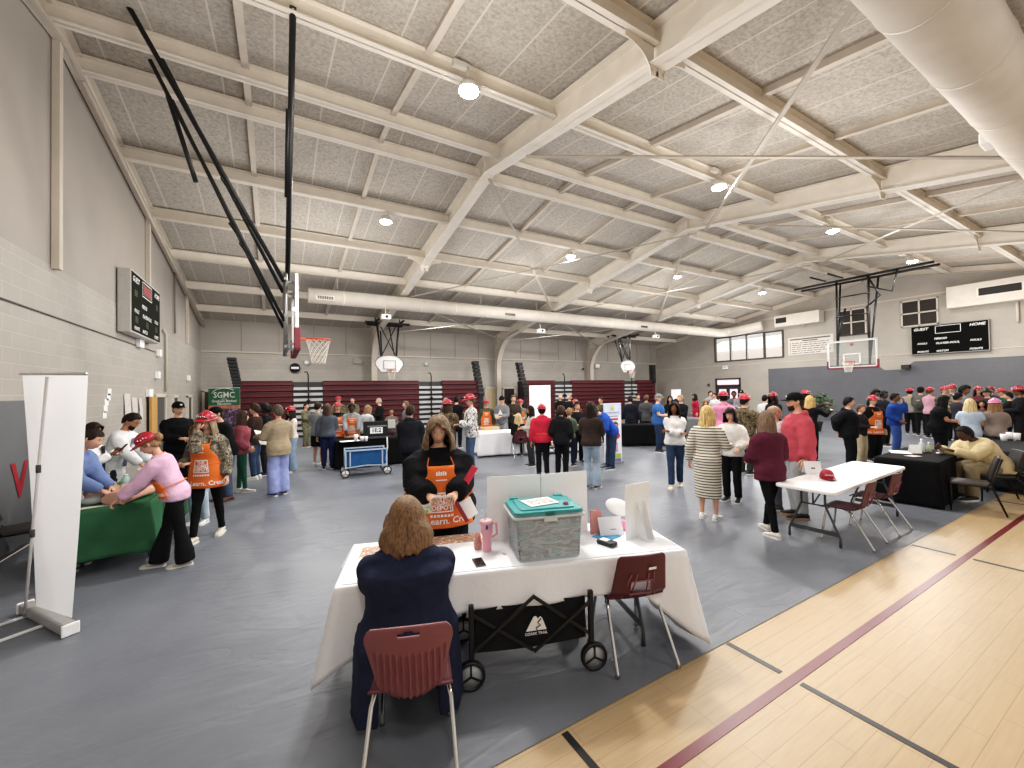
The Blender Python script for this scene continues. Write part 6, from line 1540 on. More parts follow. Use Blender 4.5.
# fan-shaped side goals at the back
def fan_goal(px, py, Y, label):
    c = atY(px, py, Y); t = thing('basketball_goal', label, 'basketball goal', (c.x, Y, 0)); zc = c.z
    pts = []
    for k in range(25):
        a = PI*k/24; pts.append((.69*math.cos(a), zc+.02+.42*math.sin(a)))
    pts = [(.69, zc-.05)]+pts+[(-.69, zc-.05), (-.42, zc-.42), (.42, zc-.42)]
    MB().prism(pts, .035, Matrix.Rotation(PI/2, 4, 'X')).obj('backboard', mat('#e4e4e2', .5, 0, .02), t)
    b = MB(); b.tube([V((x, -.05, z)) for x, z in pts], .02, 6, closed=True); b.obj('board_edge', mat('#6f7072', .5, 0, 0), t)
    q = MB()
    for x in (-.29, .29): q.box((x, -.045, zc-.05), (.03, .01, .42))
    for z in (zc+.16, zc-.25): q.box((0, -.045, z), (.60, .01, .03))
    q.obj('target_square', mat('#8d9093', .5, 0, 0), t)
    rim_net(t, (0, -.42, zc-.32), (0, 1, 0))
    top = deck(Y)-.45
    for x in (-.32, .32): MB().tube([(x, .1, zc-.1), (x*1.7, .25, top)], .05, 8).obj('strut', BLACKM, t); MB().tube([(x, .1, zc+.2), (x*.7, 1.0, top)], .035, 8).obj('strut', BLACKM, t)
    MB().tube([(-.3, .12, zc+.5), (.45, .25, top)], .025, 6).obj('strut', BLACKM, t); MB().tube([(.3, .12, zc+.5), (-.45, .25, top)], .025, 6).obj('strut', BLACKM, t)
    for y, w in ((.25, 1.1), (.9, .9)): MB().tube([(-w, y, top), (w, y, top)], .06, 8).obj('ceiling_beam', BLACKM, t)
    for x in (-.6, .6): MB().tube([(x, -.5, top+.05), (x, 1.3, top+.05)], .05, 8).obj('ceiling_beam', BLACKM, t)
    for x in (-.6, .6): MB().tube([(x, .3, top), (x, .3, deck(Y)-.2)], .03, 6).obj('hanger', BLACKM, t)
fan_goal(389.5, 364, 20.6, 'left fan-shaped white backboard over the widest bleacher'); fan_goal(627.5, 366.5, 20.0, 'right fan-shaped white backboard near the back corner')
small('speaker', 'small dark box on pale shelf under the right scoreboard', 'box', V((XR-.25, 7.7, 2.86)), (.3, .3, .2), mat('#2c2b2b', .6, 0, 0))
# ------------------------------------------------------------------ the crowd (x, head-top row and foot row read off the photograph)
G = {}
W_ = '#eceae8'; BK = '#1b1b1e'; JEAN = '#41526b'; LJ = '#9fb2c6'; DJ = '#2f3b4f'; NAVY = '#1e2438'; GR = '#7d7f83'; DGR = '#4c4e53'; OLV = '#5b5a45'; TAN = '#b7a384'; BRN = '#3b2d26'
BLK_H = '#17130f'; DKB = '#2c1e16'; BRH = '#5a4130'; LBR = '#86674a'; BLD = '#d9bd86'; GRH = '#8d8880'
WS = '#e9e6e2'
P = person
# --- two people at the nearest table
main = P('long-haired person in black hoodie and orange apron behind nearest table, reading', 437, 415, 592, face=4, sex='f', w=1.72, hair='long', hc='#7d6750', top='hoodie', tc='#17171a', hem=-.19, puff=.044, legs='baggy', lc='#17171b', apron=True, arms=((.10, .32, 1.09), (.11, .32, 1.09)), apb=-.16, hp=15, hy=-6, H=1.75, fringe=.1, hv=.032, fo=44, at=FT(.12, 3.98))
seated = P('seated person in navy cardigan with shoulder-length brown hair, seen from behind', 402, 497, 690, face=180, sex='f', w=1.74, hair='mid', hc='#7a5c40', top='gown', tc='#2a2f45', hem=-.46, puff=.028, legs='straight', lc='#22263a', shoe=W_, arms=((.14, .34, .80), (.14, .34, .80)), lean=10, hp=14, H=1.66, sit=True, seat=.46, hv=.045, at=(.72, 2.62, 0))
seated['root'].rotation_euler.z = FA+rad(3); seated['yaw'] = FA+rad(3)
# --- left group at the green table
pinkw = P('person in pink sweatshirt and red hard hat leaning on green table', 172, 428, 566, face=-103, sex='f', w=.98, hair='bun', hc='#8a6a48', top='sweatshirt', tc='#dcb5cd', hem=-.10, puff=.034, legs='flare', lc='#1a1a1d', shoe='#cfc3b6', hat='hard_hat', apron=True, apb=-.04, arms=((.16, .52, .86), (.14, .50, .86)), lean=20, hp=18, H=1.60, stride=.30)
camog = P('person in grey camouflage hoodie and orange apron covering face with hand', 208, 411, 538, face=-28, sex='f', w=1.0, hair='mid', hc='#8b7a60', topm=CAMO, top='hoodie', hem=-.16, puff=.034, legs='slim', lc='#17171a', shoe='#d8d0c4', hat='hard_hat', apron=True, arms='face', hp=6, stride=.42)
doc = P('bearded person in white lab coat and glasses bending over green table', 122, 417, 521, at=(-2.2, 8.75, 0), face=62, sex='m', skin='tan', hair='short', hc=BLK_H, top='labcoat', tc='#e6e6e8', hem=-.40, puff=.03, legs='straight', lc='#2a2c33', arms='reach', lean=18, hp=18, H=1.78, glasses=True, flat='beard')
doc2 = P('person with long dark wavy hair in white lab coat holding a small phone', 92, 420, 517, at=(-2.34, 8.25, 0), face=66, sex='f', skin='brown', hair='mid', hc='#241714', top='labcoat', tc='#ebebed', hem=-.40, puff=.026, legs='straight', lc='#25272f', arms='phone', hp=8, H=1.62)
P('person in blue sweatshirt pressing a training torso, half hidden by the white banner', 66, 430, 548, at=(-2.17, 6.78, 0), face=62, sex='m', skin='light', hair='short', hc=DKB, top='sweatshirt', tc='#7286b3', hem=-.12, puff=.03, legs='straight', lc=JEAN, arms=((.08, .42, .90), (.10, .42, .90)), lean=26, hp=10, H=1.70)
P('person in black jacket and black cap standing with folded hands by left wall doors', 178, 402, 498, face=22, sex='m', skin='light', hair='crop', hc=DKB, top='coat', tc='#151517', hem=-.13, puff=.03, legs='straight', lc=BK, hat='cap', hatc='#151517', arms='hold', w=1.08)
P('person in black cap and glasses leaning behind the camouflage hoodie', 226, 405, 500, face=-62, sex='m', skin='light', hair='crop', hc=DKB, top='coat', tc='#1a1b1f', hem=-.13, puff=.03, legs='straight', lc='#4f6078', shoe='#6b4a38', sole='#5b4636', hat='cap', hatc='#151517', arms='hold', lean=14, glasses=True, H=1.80)
P('person in light blue jeans hidden behind the camouflage hoodie', 200, 414, 523, face=-40, sex='f', hair='mid', hc=LBR, top='sweatshirt', tc='#5b5348', legs='straight', lc='#b6c6d6', shoe=W_, arms='hold', H=1.55)
mar = P('person in dusty red jacket and green trousers with long brown hair', 242, 411, 492, face=88, sex='f', hair='long', hc='#4a352a', top='sweatshirt', tc='#9c5560', hem=-.12, puff=.04, legs='slim', lc='#2d5a4a', shoe='#cfc6bf', arms='pocket', stride=.12)
P('tall curly-haired person in dark brown shirt and jeans facing left', 256, 404, 479, face=-112, sex='m', hair='curly', hc='#3a2a20', top='tee', tc='#3d2f2a', sl=.4, hem=-.14, legs='straight', lc='#3d4e68', shoe=W_, arms='hold')
P('dark-haired person in black jacket behind the brown shirt', 266, 404, 475, face=-95, sex='m', skin='dark', hair='afro', hc='#14100e', top='coat', tc='#1d1d20', legs='straight', lc='#2b2a2c', arms='hold')
tanc = P('person in tan jacket and lilac wide trousers holding a white sheet', 279, 405, 495, face=-150, sex='f', hair='short', hc='#5c4f45', top='coat', tc='#a5967f', hem=-.17, puff=.04, legs='wide', lc='#9aa5d6', shoe='#3a4a7a', arms=((.20, .34, 1.12), (.22, .30, 1.06)), w=1.05)
P('person in white top, red hard hat and pale jeans beside the tan jacket', 292, 406, 472, face=-68, sex='f', hair='long', hc='#231a16', top='sweatshirt', tc='#e2dad4', hem=-.05, puff=.02, legs='wide', lc='#94a9c0', shoe=W_, hat='hard_hat', arms='hold')
P('uniformed person in green camouflage before the left grey steps', 306, 403, 447, face=55, sex='m', hair='crop', hc=DKB, topm=OCP, top='coat', hem=-.14, legs='straight', legm=OCP, shoe='#6a5a45', arms='hold')
P('person in grey shirt and black shorts with white socks', 318, 402, 466, face=150, sex='m', hair='short', hc='#2b1f18', top='tee', tc='#85898c', sl=.4, legs='shorts', lc='#19191b', shoe=W_, arms='hold')
P('person in slate sweatshirt and navy trousers, brown hair, seen from behind', 328, 404, 469, face=172, sex='f', hair='mid', hc='#4c352a', top='sweatshirt', tc='#565c66', hem=-.07, legs='straight', lc='#23294a', shoe=BK, arms=((.25, .06, .82), (.12, .28, 1.05)), w=1.12)
P('person in black sleeves, orange apron and red hat facing the slate sweatshirt', 338, 402, 461, face=5, sex='m', hair='short', hc=DKB, top='sweatshirt', tc='#1c1c1f', legs='straight', lc=BK, hat='hard_hat', apron=True, arms='hold')
P('camouflage-uniformed person in red hat high against the bleachers', 339, 396, 441, face=0, sex='m', hair='crop', hc=BRH, topm=OCP, top='coat', legs='straight', legm=OCP, arms='down', hat='hard_hat')
P('person in grey shirt and orange apron leaning hands on the booth table', 352, 403, 463, face=2, sex='m', skin='dark', hair='short', hc='#14100e', top='sweatshirt', tc='#8b8d8f', legs='straight', lc=BK, apron=True, arms=((.16, .34, .92), (.16, .34, .92)), lean=6)
P('camouflage-uniformed person behind the booth, dark hair', 353, 397, 440, face=-10, sex='m', hair='crop', hc=DKB, topm=OCP, top='coat', legs='straight', legm=OCP, arms='hold')
P('person in pale grey sweater with loose brown hair at the booth', 366, 405, 459, face=140, sex='f', hair='mid', hc='#80654a', top='sweatshirt', tc='#b4b7ba', puff=.034, legs='straight', lc='#2a3150', arms='hold', lean=8, w=1.1)
P('grey-haired officer in black uniform with sleeve patch', 380, 398, 446, face=-75, sex='m', hair='crop', hc='#9b9081', top='shirt', tc='#16171a', legs='straight', lc='#16171a', arms='hold')
blkw = P('person in brown-grey top holding a white sheet behind the booth', 392, 408, 455, face=0, sex='f', skin='tan', hair='short', hc=BLK_H, top='sweatshirt', tc='#6a5f5b', legs='straight', lc='#4a3238', arms='hold')
P('person in grey suit jacket looking left beside the booth', 407, 401, 451, face=-80, sex='m', hair='short', hc='#6b4f38', top='coat', tc='#6f7073', hem=-.16, legs='straight', lc='#2a2a2d', arms='down')
P('person in dark navy hoodie seen from behind, left of the nearest apron wearer', 411, 405, 492, face=165, sex='m', hair='short', hc='#33241b', top='hoodie', tc='#22242a', hem=-.14, puff=.035, legs='straight', lc=BK, arms='hold', w=1.05)
P('person in brown camouflage jacket and red hat seen from behind', 448, 399, 474, face=165, sex='m', hair='mid', hc='#3b2a20', topm=CAMO2, top='coat', legs='straight', lc='#2a2a2a', hat='hard_hat', arms='hold', w=1.08)
P('black-clad dark-haired person before the second grey steps', 457, 396, 448, face=170, sex='m', hair='short', hc=BLK_H, top='coat', tc='#171719', legs='straight', lc=BK, arms='cross', w=1.1)
P('grey-haired person behind the brown camouflage jacket', 446, 398, 444, face=30, sex='f', hair='short', hc=GRH, top='coat', tc='#5d4a4c', legs='straight', lc=BK, arms='hold')
P('person in black and white spotted sweatshirt and red hat facing left', 472, 394, 473, face=-78, sex='f', hair='short', hc='#5a4636', topm=PRINTED, top='sweatshirt', hem=-.14, puff=.036, legs='straight', lc='#4c5f7b', hat='hard_hat', arms='hold', hp=8)
P('person in olive sleeves, orange apron and red hat behind the white back table', 487, 399, 450, face=0, sex='m', hair='short', hc=BRH, top='sweatshirt', tc='#4f5040', legs='straight', lc=BK, hat='hard_hat', apron=True, arms='down')
gh = P('person in grey hoodie with white triangle print and black beanie', 503, 396, 450, face=-24, sex='m', hair='crop', hc=BLK_H, top='hoodie', tc='#7b7d81', legs='straight', lc='#9a9ca2', hat='beanie', hatc='#1a1a1c', arms='hold', hp=18)
P('person in black cap and dark jacket behind the grey hoodie', 514, 395, 449, face=20, sex='m', hair='short', hc='#4f3c2c', top='coat', tc='#3f3834', legs='straight', lc=BK, arms='hold')
P('person in grey-olive sleeves, orange apron and red hat before the dark doorway', 521, 399, 449, face=8, sex='m', hair='short', hc=BRH, top='sweatshirt', tc='#77766a', legs='straight', lc=BK, hat='hard_hat', apron=True, arms='hold')
bl = V((6.3, 10.55, 0))
P('blonde person seated on the maroon chair at back, seen from behind', 510, 412, 458, face=180, sex='f', hair='long', hc='#cbb083', top='coat', tc='#1d1d20', legs='straight', lc=BK, arms='hold', sit=True, H=1.68, at=bl)
P('person with long dark hair in pale cardigan, left of red hooded jacket', 532, 414, 466, face=-70, sex='f', skin='tan', hair='long', hc='#1c1512', top='sweatshirt', tc='#bdbab2', legs='straight', lc='#3a3a3e', arms='hold', H=1.58)
P('person in bright red hooded jacket and red hard hat seen from behind', 543, 404, 476, face=180, sex='m', hair='short', hc=BLK_H, top='hoodie', tc='#c9344a', hem=-.12, puff=.036, legs='straight', lc='#1c1c21', hat='hard_hat', apron=True, arms='down')
P('brown-haired person in black jacket next to the red hooded jacket', 562, 406, 477, face=168, sex='m', hair='curly', hc='#3e2c22', top='hoodie', tc='#222225', hem=-.14, puff=.034, legs='straight', lc='#1a1a1c', arms='pocket')
P('person in dull green top between the black jacket and brown sweater', 570, 408, 466, face=160, sex='f', hair='short', hc=LBR, top='sweatshirt', tc='#5f6a57', legs='straight', lc=NAVY, arms='hold')
P('bespectacled person in black top facing camera behind the brown sweater', 578, 402, 462, face=20, sex='m', hair='curly', hc=DKB, top='sweatshirt', tc='#1f1f22', legs='straight', lc=BK, arms='hold', glasses=True)
P('person with long dark hair in brown sweater and pale wide jeans', 592, 402, 488, face=165, sex='f', hair='long', hc='#241b18', top='sweatshirt', tc='#3c322e', hem=-.09, puff=.036, legs='flare', lc='#9aaabb', shoe='#6a6a6a', arms='hold')
P('person in bright blue sweater bending to the left beside the roll-up poster', 610, 404, 469, face=-62, sex='m', hair='short', hc=BRH, top='sweatshirt', tc='#2f55b0', hem=-.10, puff=.034, legs='straight', lc='#36455f', shoe='#2a3550', sole=W_, arms='reach', lean=40, H=1.78)
P('bald person in black suit far back, left of the pair', 561, 394, 436, face=20, sex='m', hair='crop', hc='#b49a86', top='coat', tc='#18181b', hem=-.18, legs='straight', lc=BK, arms='hold')
P('person in black suit far back, right of the pair', 570, 394, 437, face=-30, sex='m', hair='crop', hc=GRH, top='coat', tc='#1b1b1e', hem=-.18, legs='straight', lc=BK, arms='hold')
P('person in orange apron and red hat between the crowd near the third column', 576, 399, 446, face=10, sex='m', hair='short', hc=BRH, top='sweatshirt', tc='#6a4a3a', legs='straight', lc=BK, hat='hard_hat', apron=True, arms='down')
P('dark-haired person in olive jacket above the roll-up poster', 602, 397, 443, face=-35, sex='m', hair='short', hc=DKB, top='coat', tc='#4b4a38', legs='straight', lc=BK, arms='down')
P('person in dark suit jacket and black trousers seen from behind', 631, 396, 443, face=178, sex='m', hair='short', hc=DKB, top='coat', tc='#23252e', hem=-.2, legs='straight', lc='#161619', arms='down', w=1.1)
P('brown-haired person in grey suit seen from behind', 647, 395, 441, face=165, sex='m', hair='short', hc='#5c4433', top='coat', tc='#515256', hem=-.2, legs='straight', lc='#35363a', arms='pocket')
P('black-haired person behind the two suited people', 639, 394, 434, face=0, sex='m', hair='short', hc=BLK_H, top='coat', tc='#25252a', legs='straight', lc=BK, arms='hold')
P('person in blue polo shirt, cap and jeans facing right', 659, 394, 452, face=72, sex='m', skin='light', hair='crop', hc=GRH, top='tee', tc='#3f6aa8', sl=.4, hem=-.13, legs='straight', lc='#2c3a52', hat='cap', hatc='#8b8c8c', arms='hold', w=1.2)
P('dark-haired person in black top beside the poster stand', 671, 396, 440, face=0, sex='f', hair='mid', hc=BLK_H, top='sweatshirt', tc='#1d1d20', legs='straight', lc=BK, arms='hold')
P('fair-haired person in black jacket behind the white sweatshirt', 682, 395, 448, face=-35, sex='m', hair='short', hc='#a98a68', top='coat', tc='#1c1d20', legs='straight', lc=BK, arms='hold')
P('black-haired person in red dress by the far grey-clothed table', 696, 394, 431, face=-70, sex='f', hair='mid', hc=BLK_H, top='dress', tc='#a02440', hem=-.5, legs=None, arms='down')
P('person in white sweatshirt and dark jeans walking with folded arms', 676, 402, 487, face=-4, sex='f', skin='brown', hair='mid', hc='#1e1512', top='sweatshirt', tc='#e8e5e3', hem=-.08, puff=.04, legs='straight', lc='#34455e', shoe='#e4d8c4', arms='cross', stride=.34)
P('blonde person in striped knit dress and white sneakers seen from behind', 709, 406, 519, face=168, sex='f', hair='mid', hc='#d2b377', top='dress', topm=stripes_mat(), hem=-.60, puff=.022, legs=None, shoe=W_, arms=((.26, .03, .85), (.26, .26, 1.10)), w=1.06)
P('dark-haired person in white sweatshirt with gold print and black trousers', 733, 408, 501, face=-18, sex='f', skin='light', hair='bob', hc='#171312', top='sweatshirt', tc='#e6e2dd', hem=-.10, puff=.04, legs='straight', lc='#161618', shoe=BK, arms=((.20, .24, 1.0), (.22, .24, 1.0)), fringe=.55)
P('person in bright pink hoodie and red hat seen from behind', 725, 391, 466, face=178, sex='f', hair='short', hc=BLK_H, top='hoodie', tc='#d98aa8', puff=.04, legs='straight', lc=BK, hat='hard_hat', arms='hold')
P('person in camouflage jacket and red hat beside the striped dress group', 746, 394, 474, face=140, sex='m', hair='short', hc=DKB, topm=CAMO2, top='coat', hem=-.15, puff=.04, legs='straight', lc='#3a3f38', hat='hard_hat', arms='hold', w=1.1)
P('dark-haired person in grey top far back, left of the double doors', 711, 391, 430, face=30, sex='m', hair='short', hc=BLK_H, top='sweatshirt', tc='#8d8e92', legs='straight', lc=BK, arms='hold')
P('dark-haired person in white shirt far back by the double doors', 716, 393, 432, face=-40, sex='m', hair='short', hc=DKB, top='tee', tc='#c9c9cb', sl=.4, legs='straight', lc=BK, arms='hold')
P('dark-haired person under the double doors, behind the pink hoodie', 735, 391, 436, face=0, sex='m', skin='brown', hair='short', hc=BLK_H, top='sweatshirt', tc='#5b5c62', legs='straight', lc=BK, arms='hold')
P('person in dark cap right of the double doors', 742, 390, 437, face=0, sex='m', hair='short', hc=BLK_H, top='sweatshirt', tc='#8a8588', legs='straight', lc=BK, hat='cap', hatc='#1c1c1f', arms='hold')
P('sandy-haired person above the blonde head of the striped dress', 706, 400, 444, face=20, sex='f', hair='mid', hc=LBR, top='sweatshirt', tc='#6d6a66', legs='straight', lc=BK, arms='hold')
mrn = P('person in maroon shirt and black leggings with straight brown hair', 771, 411, 534, face=-142, sex='f', hair='long', hc='#7b6450', top='shirt', tc='#5e2a3b', hem=-.17, puff=.046, legs='slim', lc='#17171a', shoe='#e2ddd4', arms=((.12, .26, 1.0), (.12, .24, 1.0)), stride=.34)
P('person in coral red hoodie, black cap and grey sweatpants', 800, 393, 517, face=-72, sex='m', hair='crop', hc='#3a2a22', top='hoodie', tc='#c05560', hem=-.15, puff=.045, legs='baggy', lc='#a9aaac', shoe=BK, sole='#b98a63', hat='cap', hatc='#1c1b1d', arms='down', flat='beard', w=1.12)
P('person in white hoodie hidden behind the maroon shirt', 778, 407, 514, face=-85, sex='f', skin='pale', hair='short', hc='#a98a76', top='hoodie', tc='#dcdcde', w=1.25, puff=.055, legs='straight', lc='#5a5b60', shoe='#4a4a4d', arms='hold', H=1.66)
P('dark-haired person in white T-shirt and grey trousers far back', 766, 395, 446, face=150, sex='m', hair='short', hc=BLK_H, top='tee', tc='#dfe1e4', sl=.4, legs='straight', lc='#8e9094', arms='hold')
P('person in dark jacket and red hat left of the coral hoodie', 775, 392, 452, face=-30, sex='f', skin='dark', hair='mid', hc='#1b1210', top='coat', tc='#2a2426', legs='straight', lc=BK, hat='hard_hat', arms='hold')
P('person with long blonde hair in black with yellow belt, right of the coral hoodie', 811, 396, 462, face=165, sex='f', hair='vlong', hc='#c9a56c', top='sweatshirt', tc='#1d1d1f', legs='straight', lc='#161618', arms='point')
P('red-hatted dark-haired person above the blonde hair', 806, 390, 447, face=100, sex='f', skin='brown', hair='mid', hc=BLK_H, top='sweatshirt', tc='#3d3236', legs='straight', lc=BK, hat='hard_hat', arms='point')
P('person in black hoodie and black trousers beyond the white table', 850, 397, 472, face=92, sex='m', hair='short', hc='#15110f', top='hoodie', tc='#19191c', hem=-.15, puff=.045, legs='baggy', lc='#161618', arms='back', w=1.18)
P('small fair-faced person in tan trousers beside the black hoodie', 862, 408, 464, face=60, sex='f', hair='short', hc=BRH, top='sweatshirt', tc='#2a2528', legs='straight', lc='#b9a98c', arms='hold', H=1.5)
P('person in black with orange apron and red hard hat, before grey wall', 874, 395, 461, face=42, sex='m', skin='light', hair='short', hc=BLK_H, top='sweatshirt', tc='#17171a', legs='baggy', lc='#18181b', hat='hard_hat', apron=True, arms='down', w=1.12)
P('dark-haired person in black behind the red hard hat, left of the pair', 877, 390, 444, face=30, sex='m', skin='dark', hair='afro', hc='#120e0c', top='coat', tc='#202024', legs='straight', lc=BK, arms='hold')
P('dark-haired person in black behind the blue tracksuit', 885, 391, 446, face=60, sex='m', skin='dark', hair='short', hc='#120e0c', top='coat', tc='#232328', legs='straight', lc=BK, arms='hold')
P('person in royal blue tracksuit with hand at mouth', 896, 393, 455, face=75, sex='m', skin='brown', hair='short', hc='#14100e', top='coat', tc='#2d4a94', hem=-.13, puff=.036, legs='straight', lc='#4660a2', shoe=W_, arms='mouth')
P('person in tan shirt, black trousers and red hat seen from behind', 911, 388, 434, face=170, sex='m', hair='short', hc=BLK_H, top='sweatshirt', tc='#a39b8c', legs='straight', lc='#161618', hat='hard_hat', arms='hold')
bkp = P('person in dark cap carrying a grey backpack', 922, 387, 436, face=168, sex='m', hair='short', hc=BLK_H, top='sweatshirt', tc='#55554f', legs='straight', lc='#1d1d20', hat='cap', hatc='#191a1a', arms='hold')
P('person in pink jacket and red hat right of the backpack', 931, 387, 438, face=140, sex='f', hair='short', hc=BRH, top='coat', tc='#c99aa8', legs='straight', lc=BK, hat='hard_hat', arms='hold')
P('large person in black T-shirt leaning behind the black-clothed table', 940, 395, 462, face=95, sex='f', skin='tan', hair='mid', hc='#120f0e', top='tee', tc='#141416', sl=.4, hem=-.2, puff=.03, legs='baggy', lc='#141416', arms='hold', w=1.4, lean=8)
P('person in camouflage and red hat, left of two red hats at right', 946, 386, 439, face=20, sex='m', hair='short', hc=DKB, topm=CAMO2, top='coat', legs='straight', lc=BK, hat='hard_hat', arms='hold')
P('smiling person in patterned jacket and red hat, right of two red hats', 954, 384, 442, face=-10, sex='f', skin='light', hair='short', hc=DKB, topm=CAMO, top='coat', legs='straight', lc=BK, hat='hard_hat', arms='hold')
P('person in backward dark cap behind the black T-shirt', 959, 393, 450, face=120, sex='m', skin='tan', hair='short', hc=BLK_H, top='sweatshirt', tc='#33313a', legs='straight', lc=BK, hat='capback', hatc='#1d2029', arms='hold')
P('curly black-haired person above the pale blue top', 966, 386, 446, face=60, sex='f', skin='brown', hair='afro', hc='#120e0d', top='sweatshirt', tc='#7b7f86', legs='straight', lc=BK, arms='hold')
P('person with straight blonde hair in pale blue top seen from behind', 972, 401, 469, face=176, sex='f', hair='long', hc='#d8c193', top='tee', tc='#b9c6d6', sl=.4, hem=-.14, puff=.03, legs='straight', lc='#3c4a60', arms='hold', H=1.62)
P('round-faced person facing the blonde hair at right', 984, 400, 453, face=-10, sex='f', skin='tan', hair='mid', hc=BLK_H, top='sweatshirt', tc='#5e3f47', legs='straight', lc=BK, arms='hold')
P('person in black wide hat at right crowd', 989, 388, 446, face=-30, sex='m', hair='short', hc=DKB, top='coat', tc='#35353a', legs='straight', lc=BK, hat='hard_hat', hatc='#18181a', arms='hold')
P('person in red hat between the curly black hair and black hat', 980, 386, 440, face=10, sex='f', hair='mid', hc=DKB, top='sweatshirt', tc='#774048', legs='straight', lc=BK, hat='hard_hat', arms='hold')
P('person in dark red hat farthest back at right', 992, 386, 438, face=-20, sex='m', hair='short', hc=DKB, top='sweatshirt', tc='#4a4d55', legs='straight', lc=BK, hat='hard_hat', hatc='#7d1d2a', arms='hold')
P('person in pink hat with very long brown hair seen from behind', 997, 398, 470, face=172, sex='f', hair='vlong', hc='#8d6a48', top='sweatshirt', tc='#8d8078', legs='straight', lc='#4a4a55', hat='hard_hat', hatc='#e08fb4', arms='hold', w=1.05)
P('person in green jacket and red hat behind the pink hat', 1004, 388, 442, face=-60, sex='m', hair='short', hc=DKB, top='coat', tc='#2f5a4a', legs='straight', lc=BK, hat='hard_hat', arms='hold')
P('person in black vest with white sleeves at right', 1011, 392, 446, face=-90, sex='m', hair='short', hc=BLK_H, top='coat', tc='#1a1b1e', legs='straight', lc=BK, arms='hold')
P('person in black with dark red wide hat at right picture edge', 1022, 386, 452, face=-80, sex='m', skin='brown', hair='short', hc=BLK_H, top='coat', tc='#1c1b1e', legs='straight', lc=BK, hat='hard_hat', hatc='#9a1f30', arms='hold')
tanj = P('seated person in cream jacket leaning over the black-clothed table', 975, 422, 505, face=-72, sex='m', skin='dark', hair='short', hc='#1c1715', top='coat', tc='#d0bf98', hem=-.10, puff=.045, legs='baggy', lc='#8d8068', shoe='#26241f', arms=((.14, .66, .80), (.18, .56, .80)), lean=36, hp=-8, sit=True, seat=.46, H=1.82, w=1.12, at=(10.62, 1.96, 0))
tanj['root'].rotation_euler.z = rad(52); 

# --- things people hold or wear
def held(name, label, cat, pr, q, mk, rot=(0, 0, 0)):
    o = mk(); o.name = name; o.location = world(pr, q); o.rotation_euler = (rot[0], rot[1], pr['yaw']+rot[2]); return tag(o, label, cat)
k = main['k']; hl, hr = main['wr'][-1], main['wr'][1]; mid_ = (hl+hr)/2
held('card', 'narrow white strip held in both hands over the orange apron', 'card', main, mid_+V((0, .035, .02)), lambda: MB().box((0, 0, 0), (.17, .05, .003)).obj('card', PAPER), (rad(35), 0, 0))
held('folder', 'red folder tucked under the arm of the long-haired apron wearer', 'folder', main, V((-.20, .36, 1.18)), lambda: MB().box((0, 0, 0), (.06, .012, .36)).obj('folder', mat('#c9344a', .4, 0, .03), bevel=.004), (0, rad(-32), 0))
held('folder', 'lower dark red folder edge beneath the hands of the apron wearer', 'folder', main, V((-.15, .40, .98)), lambda: MB().box((0, 0, 0), (.035, .012, .26)).obj('folder', mat('#8d2434', .4, 0, .03)), (0, rad(28), 0))
held('paper_sheet', 'printed leaflet with green picture held below the hand of apron wearer', 'leaflet', main, V((.18, .40, 1.02)), lambda: MB().box((0, 0, 0), (.17, .003, .12)).obj('paper_sheet', ramp_mat('green_leaflet', [(0, '#dfe0d2'), (.5, '#b9c79a'), (.56, '#e4e3da'), (.62, '#8fae6a')], 10, .6)), (0, rad(6), 0))
held('paper_sheet', 'white paper behind the dark red folder of apron wearer', 'paper', main, V((-.22, .37, .97)), lambda: MB().box((0, 0, 0), (.13, .003, .17)).obj('paper_sheet', PAPER), (0, rad(25), 0))
S0, E0, T0 = main['arm'][-1]; sp_ = MB()
for q in range(9): c = (S0.lerp(E0, .55+.05*q) if q < 9 else E0)+V((-.088, .055, .01)); sp_.ell(c*main['k'], (.012, .012, .008+.004*(q % 2)), 6, 4)
sp_.obj('sleeve_print', WHITEP, main['root'])
held('clipboard_sheet', 'white sheet held by the person in tan jacket', 'paper', tanc, (tanc['wr'][-1]+tanc['wr'][1])/2+V((-.05, .10, -.02)), lambda: MB().box((0, 0, 0), (.30, .34, .004)).obj('clipboard_sheet', PAPER), (rad(58), rad(12), rad(25)))
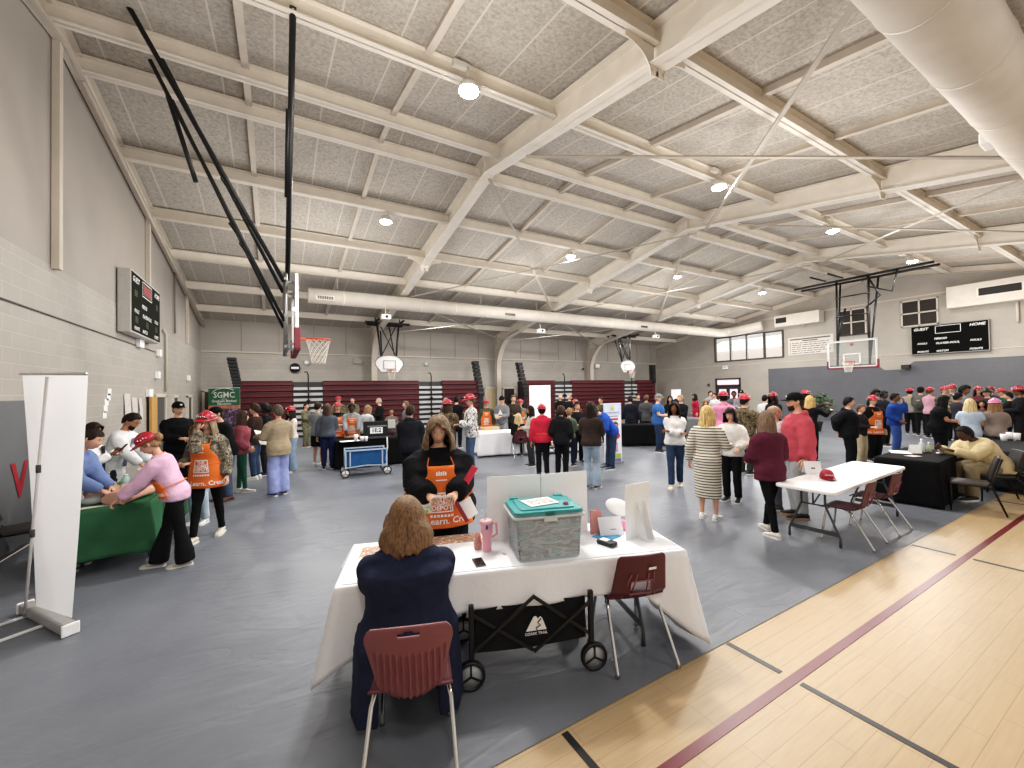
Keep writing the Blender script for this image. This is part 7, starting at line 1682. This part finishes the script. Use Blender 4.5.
held('paper_sheet', 'white sheet held up by the person behind the booth', 'paper', blkw, (blkw['wr'][-1]+blkw['wr'][1])/2+V((0, .06, .08)), lambda: MB().box((0, 0, 0), (.22, .004, .28)).obj('paper_sheet', PAPER), (rad(-12), 0, 0))
held('card', 'small white card held by the grey hoodie', 'card', gh, gh['wr'][1]+V((-.06, .05, .0)), lambda: MB().box((0, 0, 0), (.14, .004, .16)).obj('card', PAPER), (rad(-25), 0, 0))
for d_, col in ((doc, '#6d7686'), (doc2, '#2d2a30')):
    kk = d_['k']; m = MB()
    m.sheet(2, 8, lambda u, v: d_['cen'](.42-.44*v)+d_['fwd']*(.155-.03*max(0, .3-v))*kk+d_['lat']*((u-.5)*(.10-.03*v))*kk); m.obj('shirt_front', cloth(col), d_['root'], solid=.004)
m = MB(); c = doc['cen'](.30)+doc['fwd']*.165*doc['k']+doc['lat']*.10*doc['k']; m.box((c.x, c.y, c.z), (.10, .012, .035)); m.obj('chest_badge', mat('#a8263a', .6, 0, 0), doc['root'])
held('phone', 'small phone in the hand of the person with dark wavy hair', 'phone', doc2, (doc2['wr'][-1]+doc2['wr'][1])/2+V((0, .06, .03)), lambda: MB().box((0, 0, 0), (.07, .012, .14)).obj('phone', BLACKM, bevel=.004), (rad(-40), 0, 0))
# triangle print on the grey hoodie, backpack on the far walker
tri = MB(); fr_ = lambda x, t: None
kk = gh['k']; c3 = gh['cen'](.27)
pts = [(-.085, -.07), (.085, -.07), (0, .085)]
tri.add([V(c3)+V((x*kk, (.158)*kk, y*kk)) for x, y in pts], [(0, 1, 2)]); tri.obj('print', WHITEP, gh['root'])
bp = thing('backpack', 'grey backpack worn on the back of the person in dark cap', 'backpack', world(bkp, (0, -.22, 1.15*bkp['k'])), bkp['yaw'])
m = MB(); m.ell((0, 0, 0), (.19, .11, .26), 16, 12); m.obj('bag', cloth('#5d5d58'), bp); m = MB(); m.ell((0, -.08, -.08), (.14, .06, .13), 14, 8); m.obj('pocket', cloth('#4d4d49'), bp); m = MB(); m.ell((0, -.12, .10), (.06, .02, .025), 8, 6); m.obj('emblem', mat('#a9a9a4', .6, 0, 0), bp)
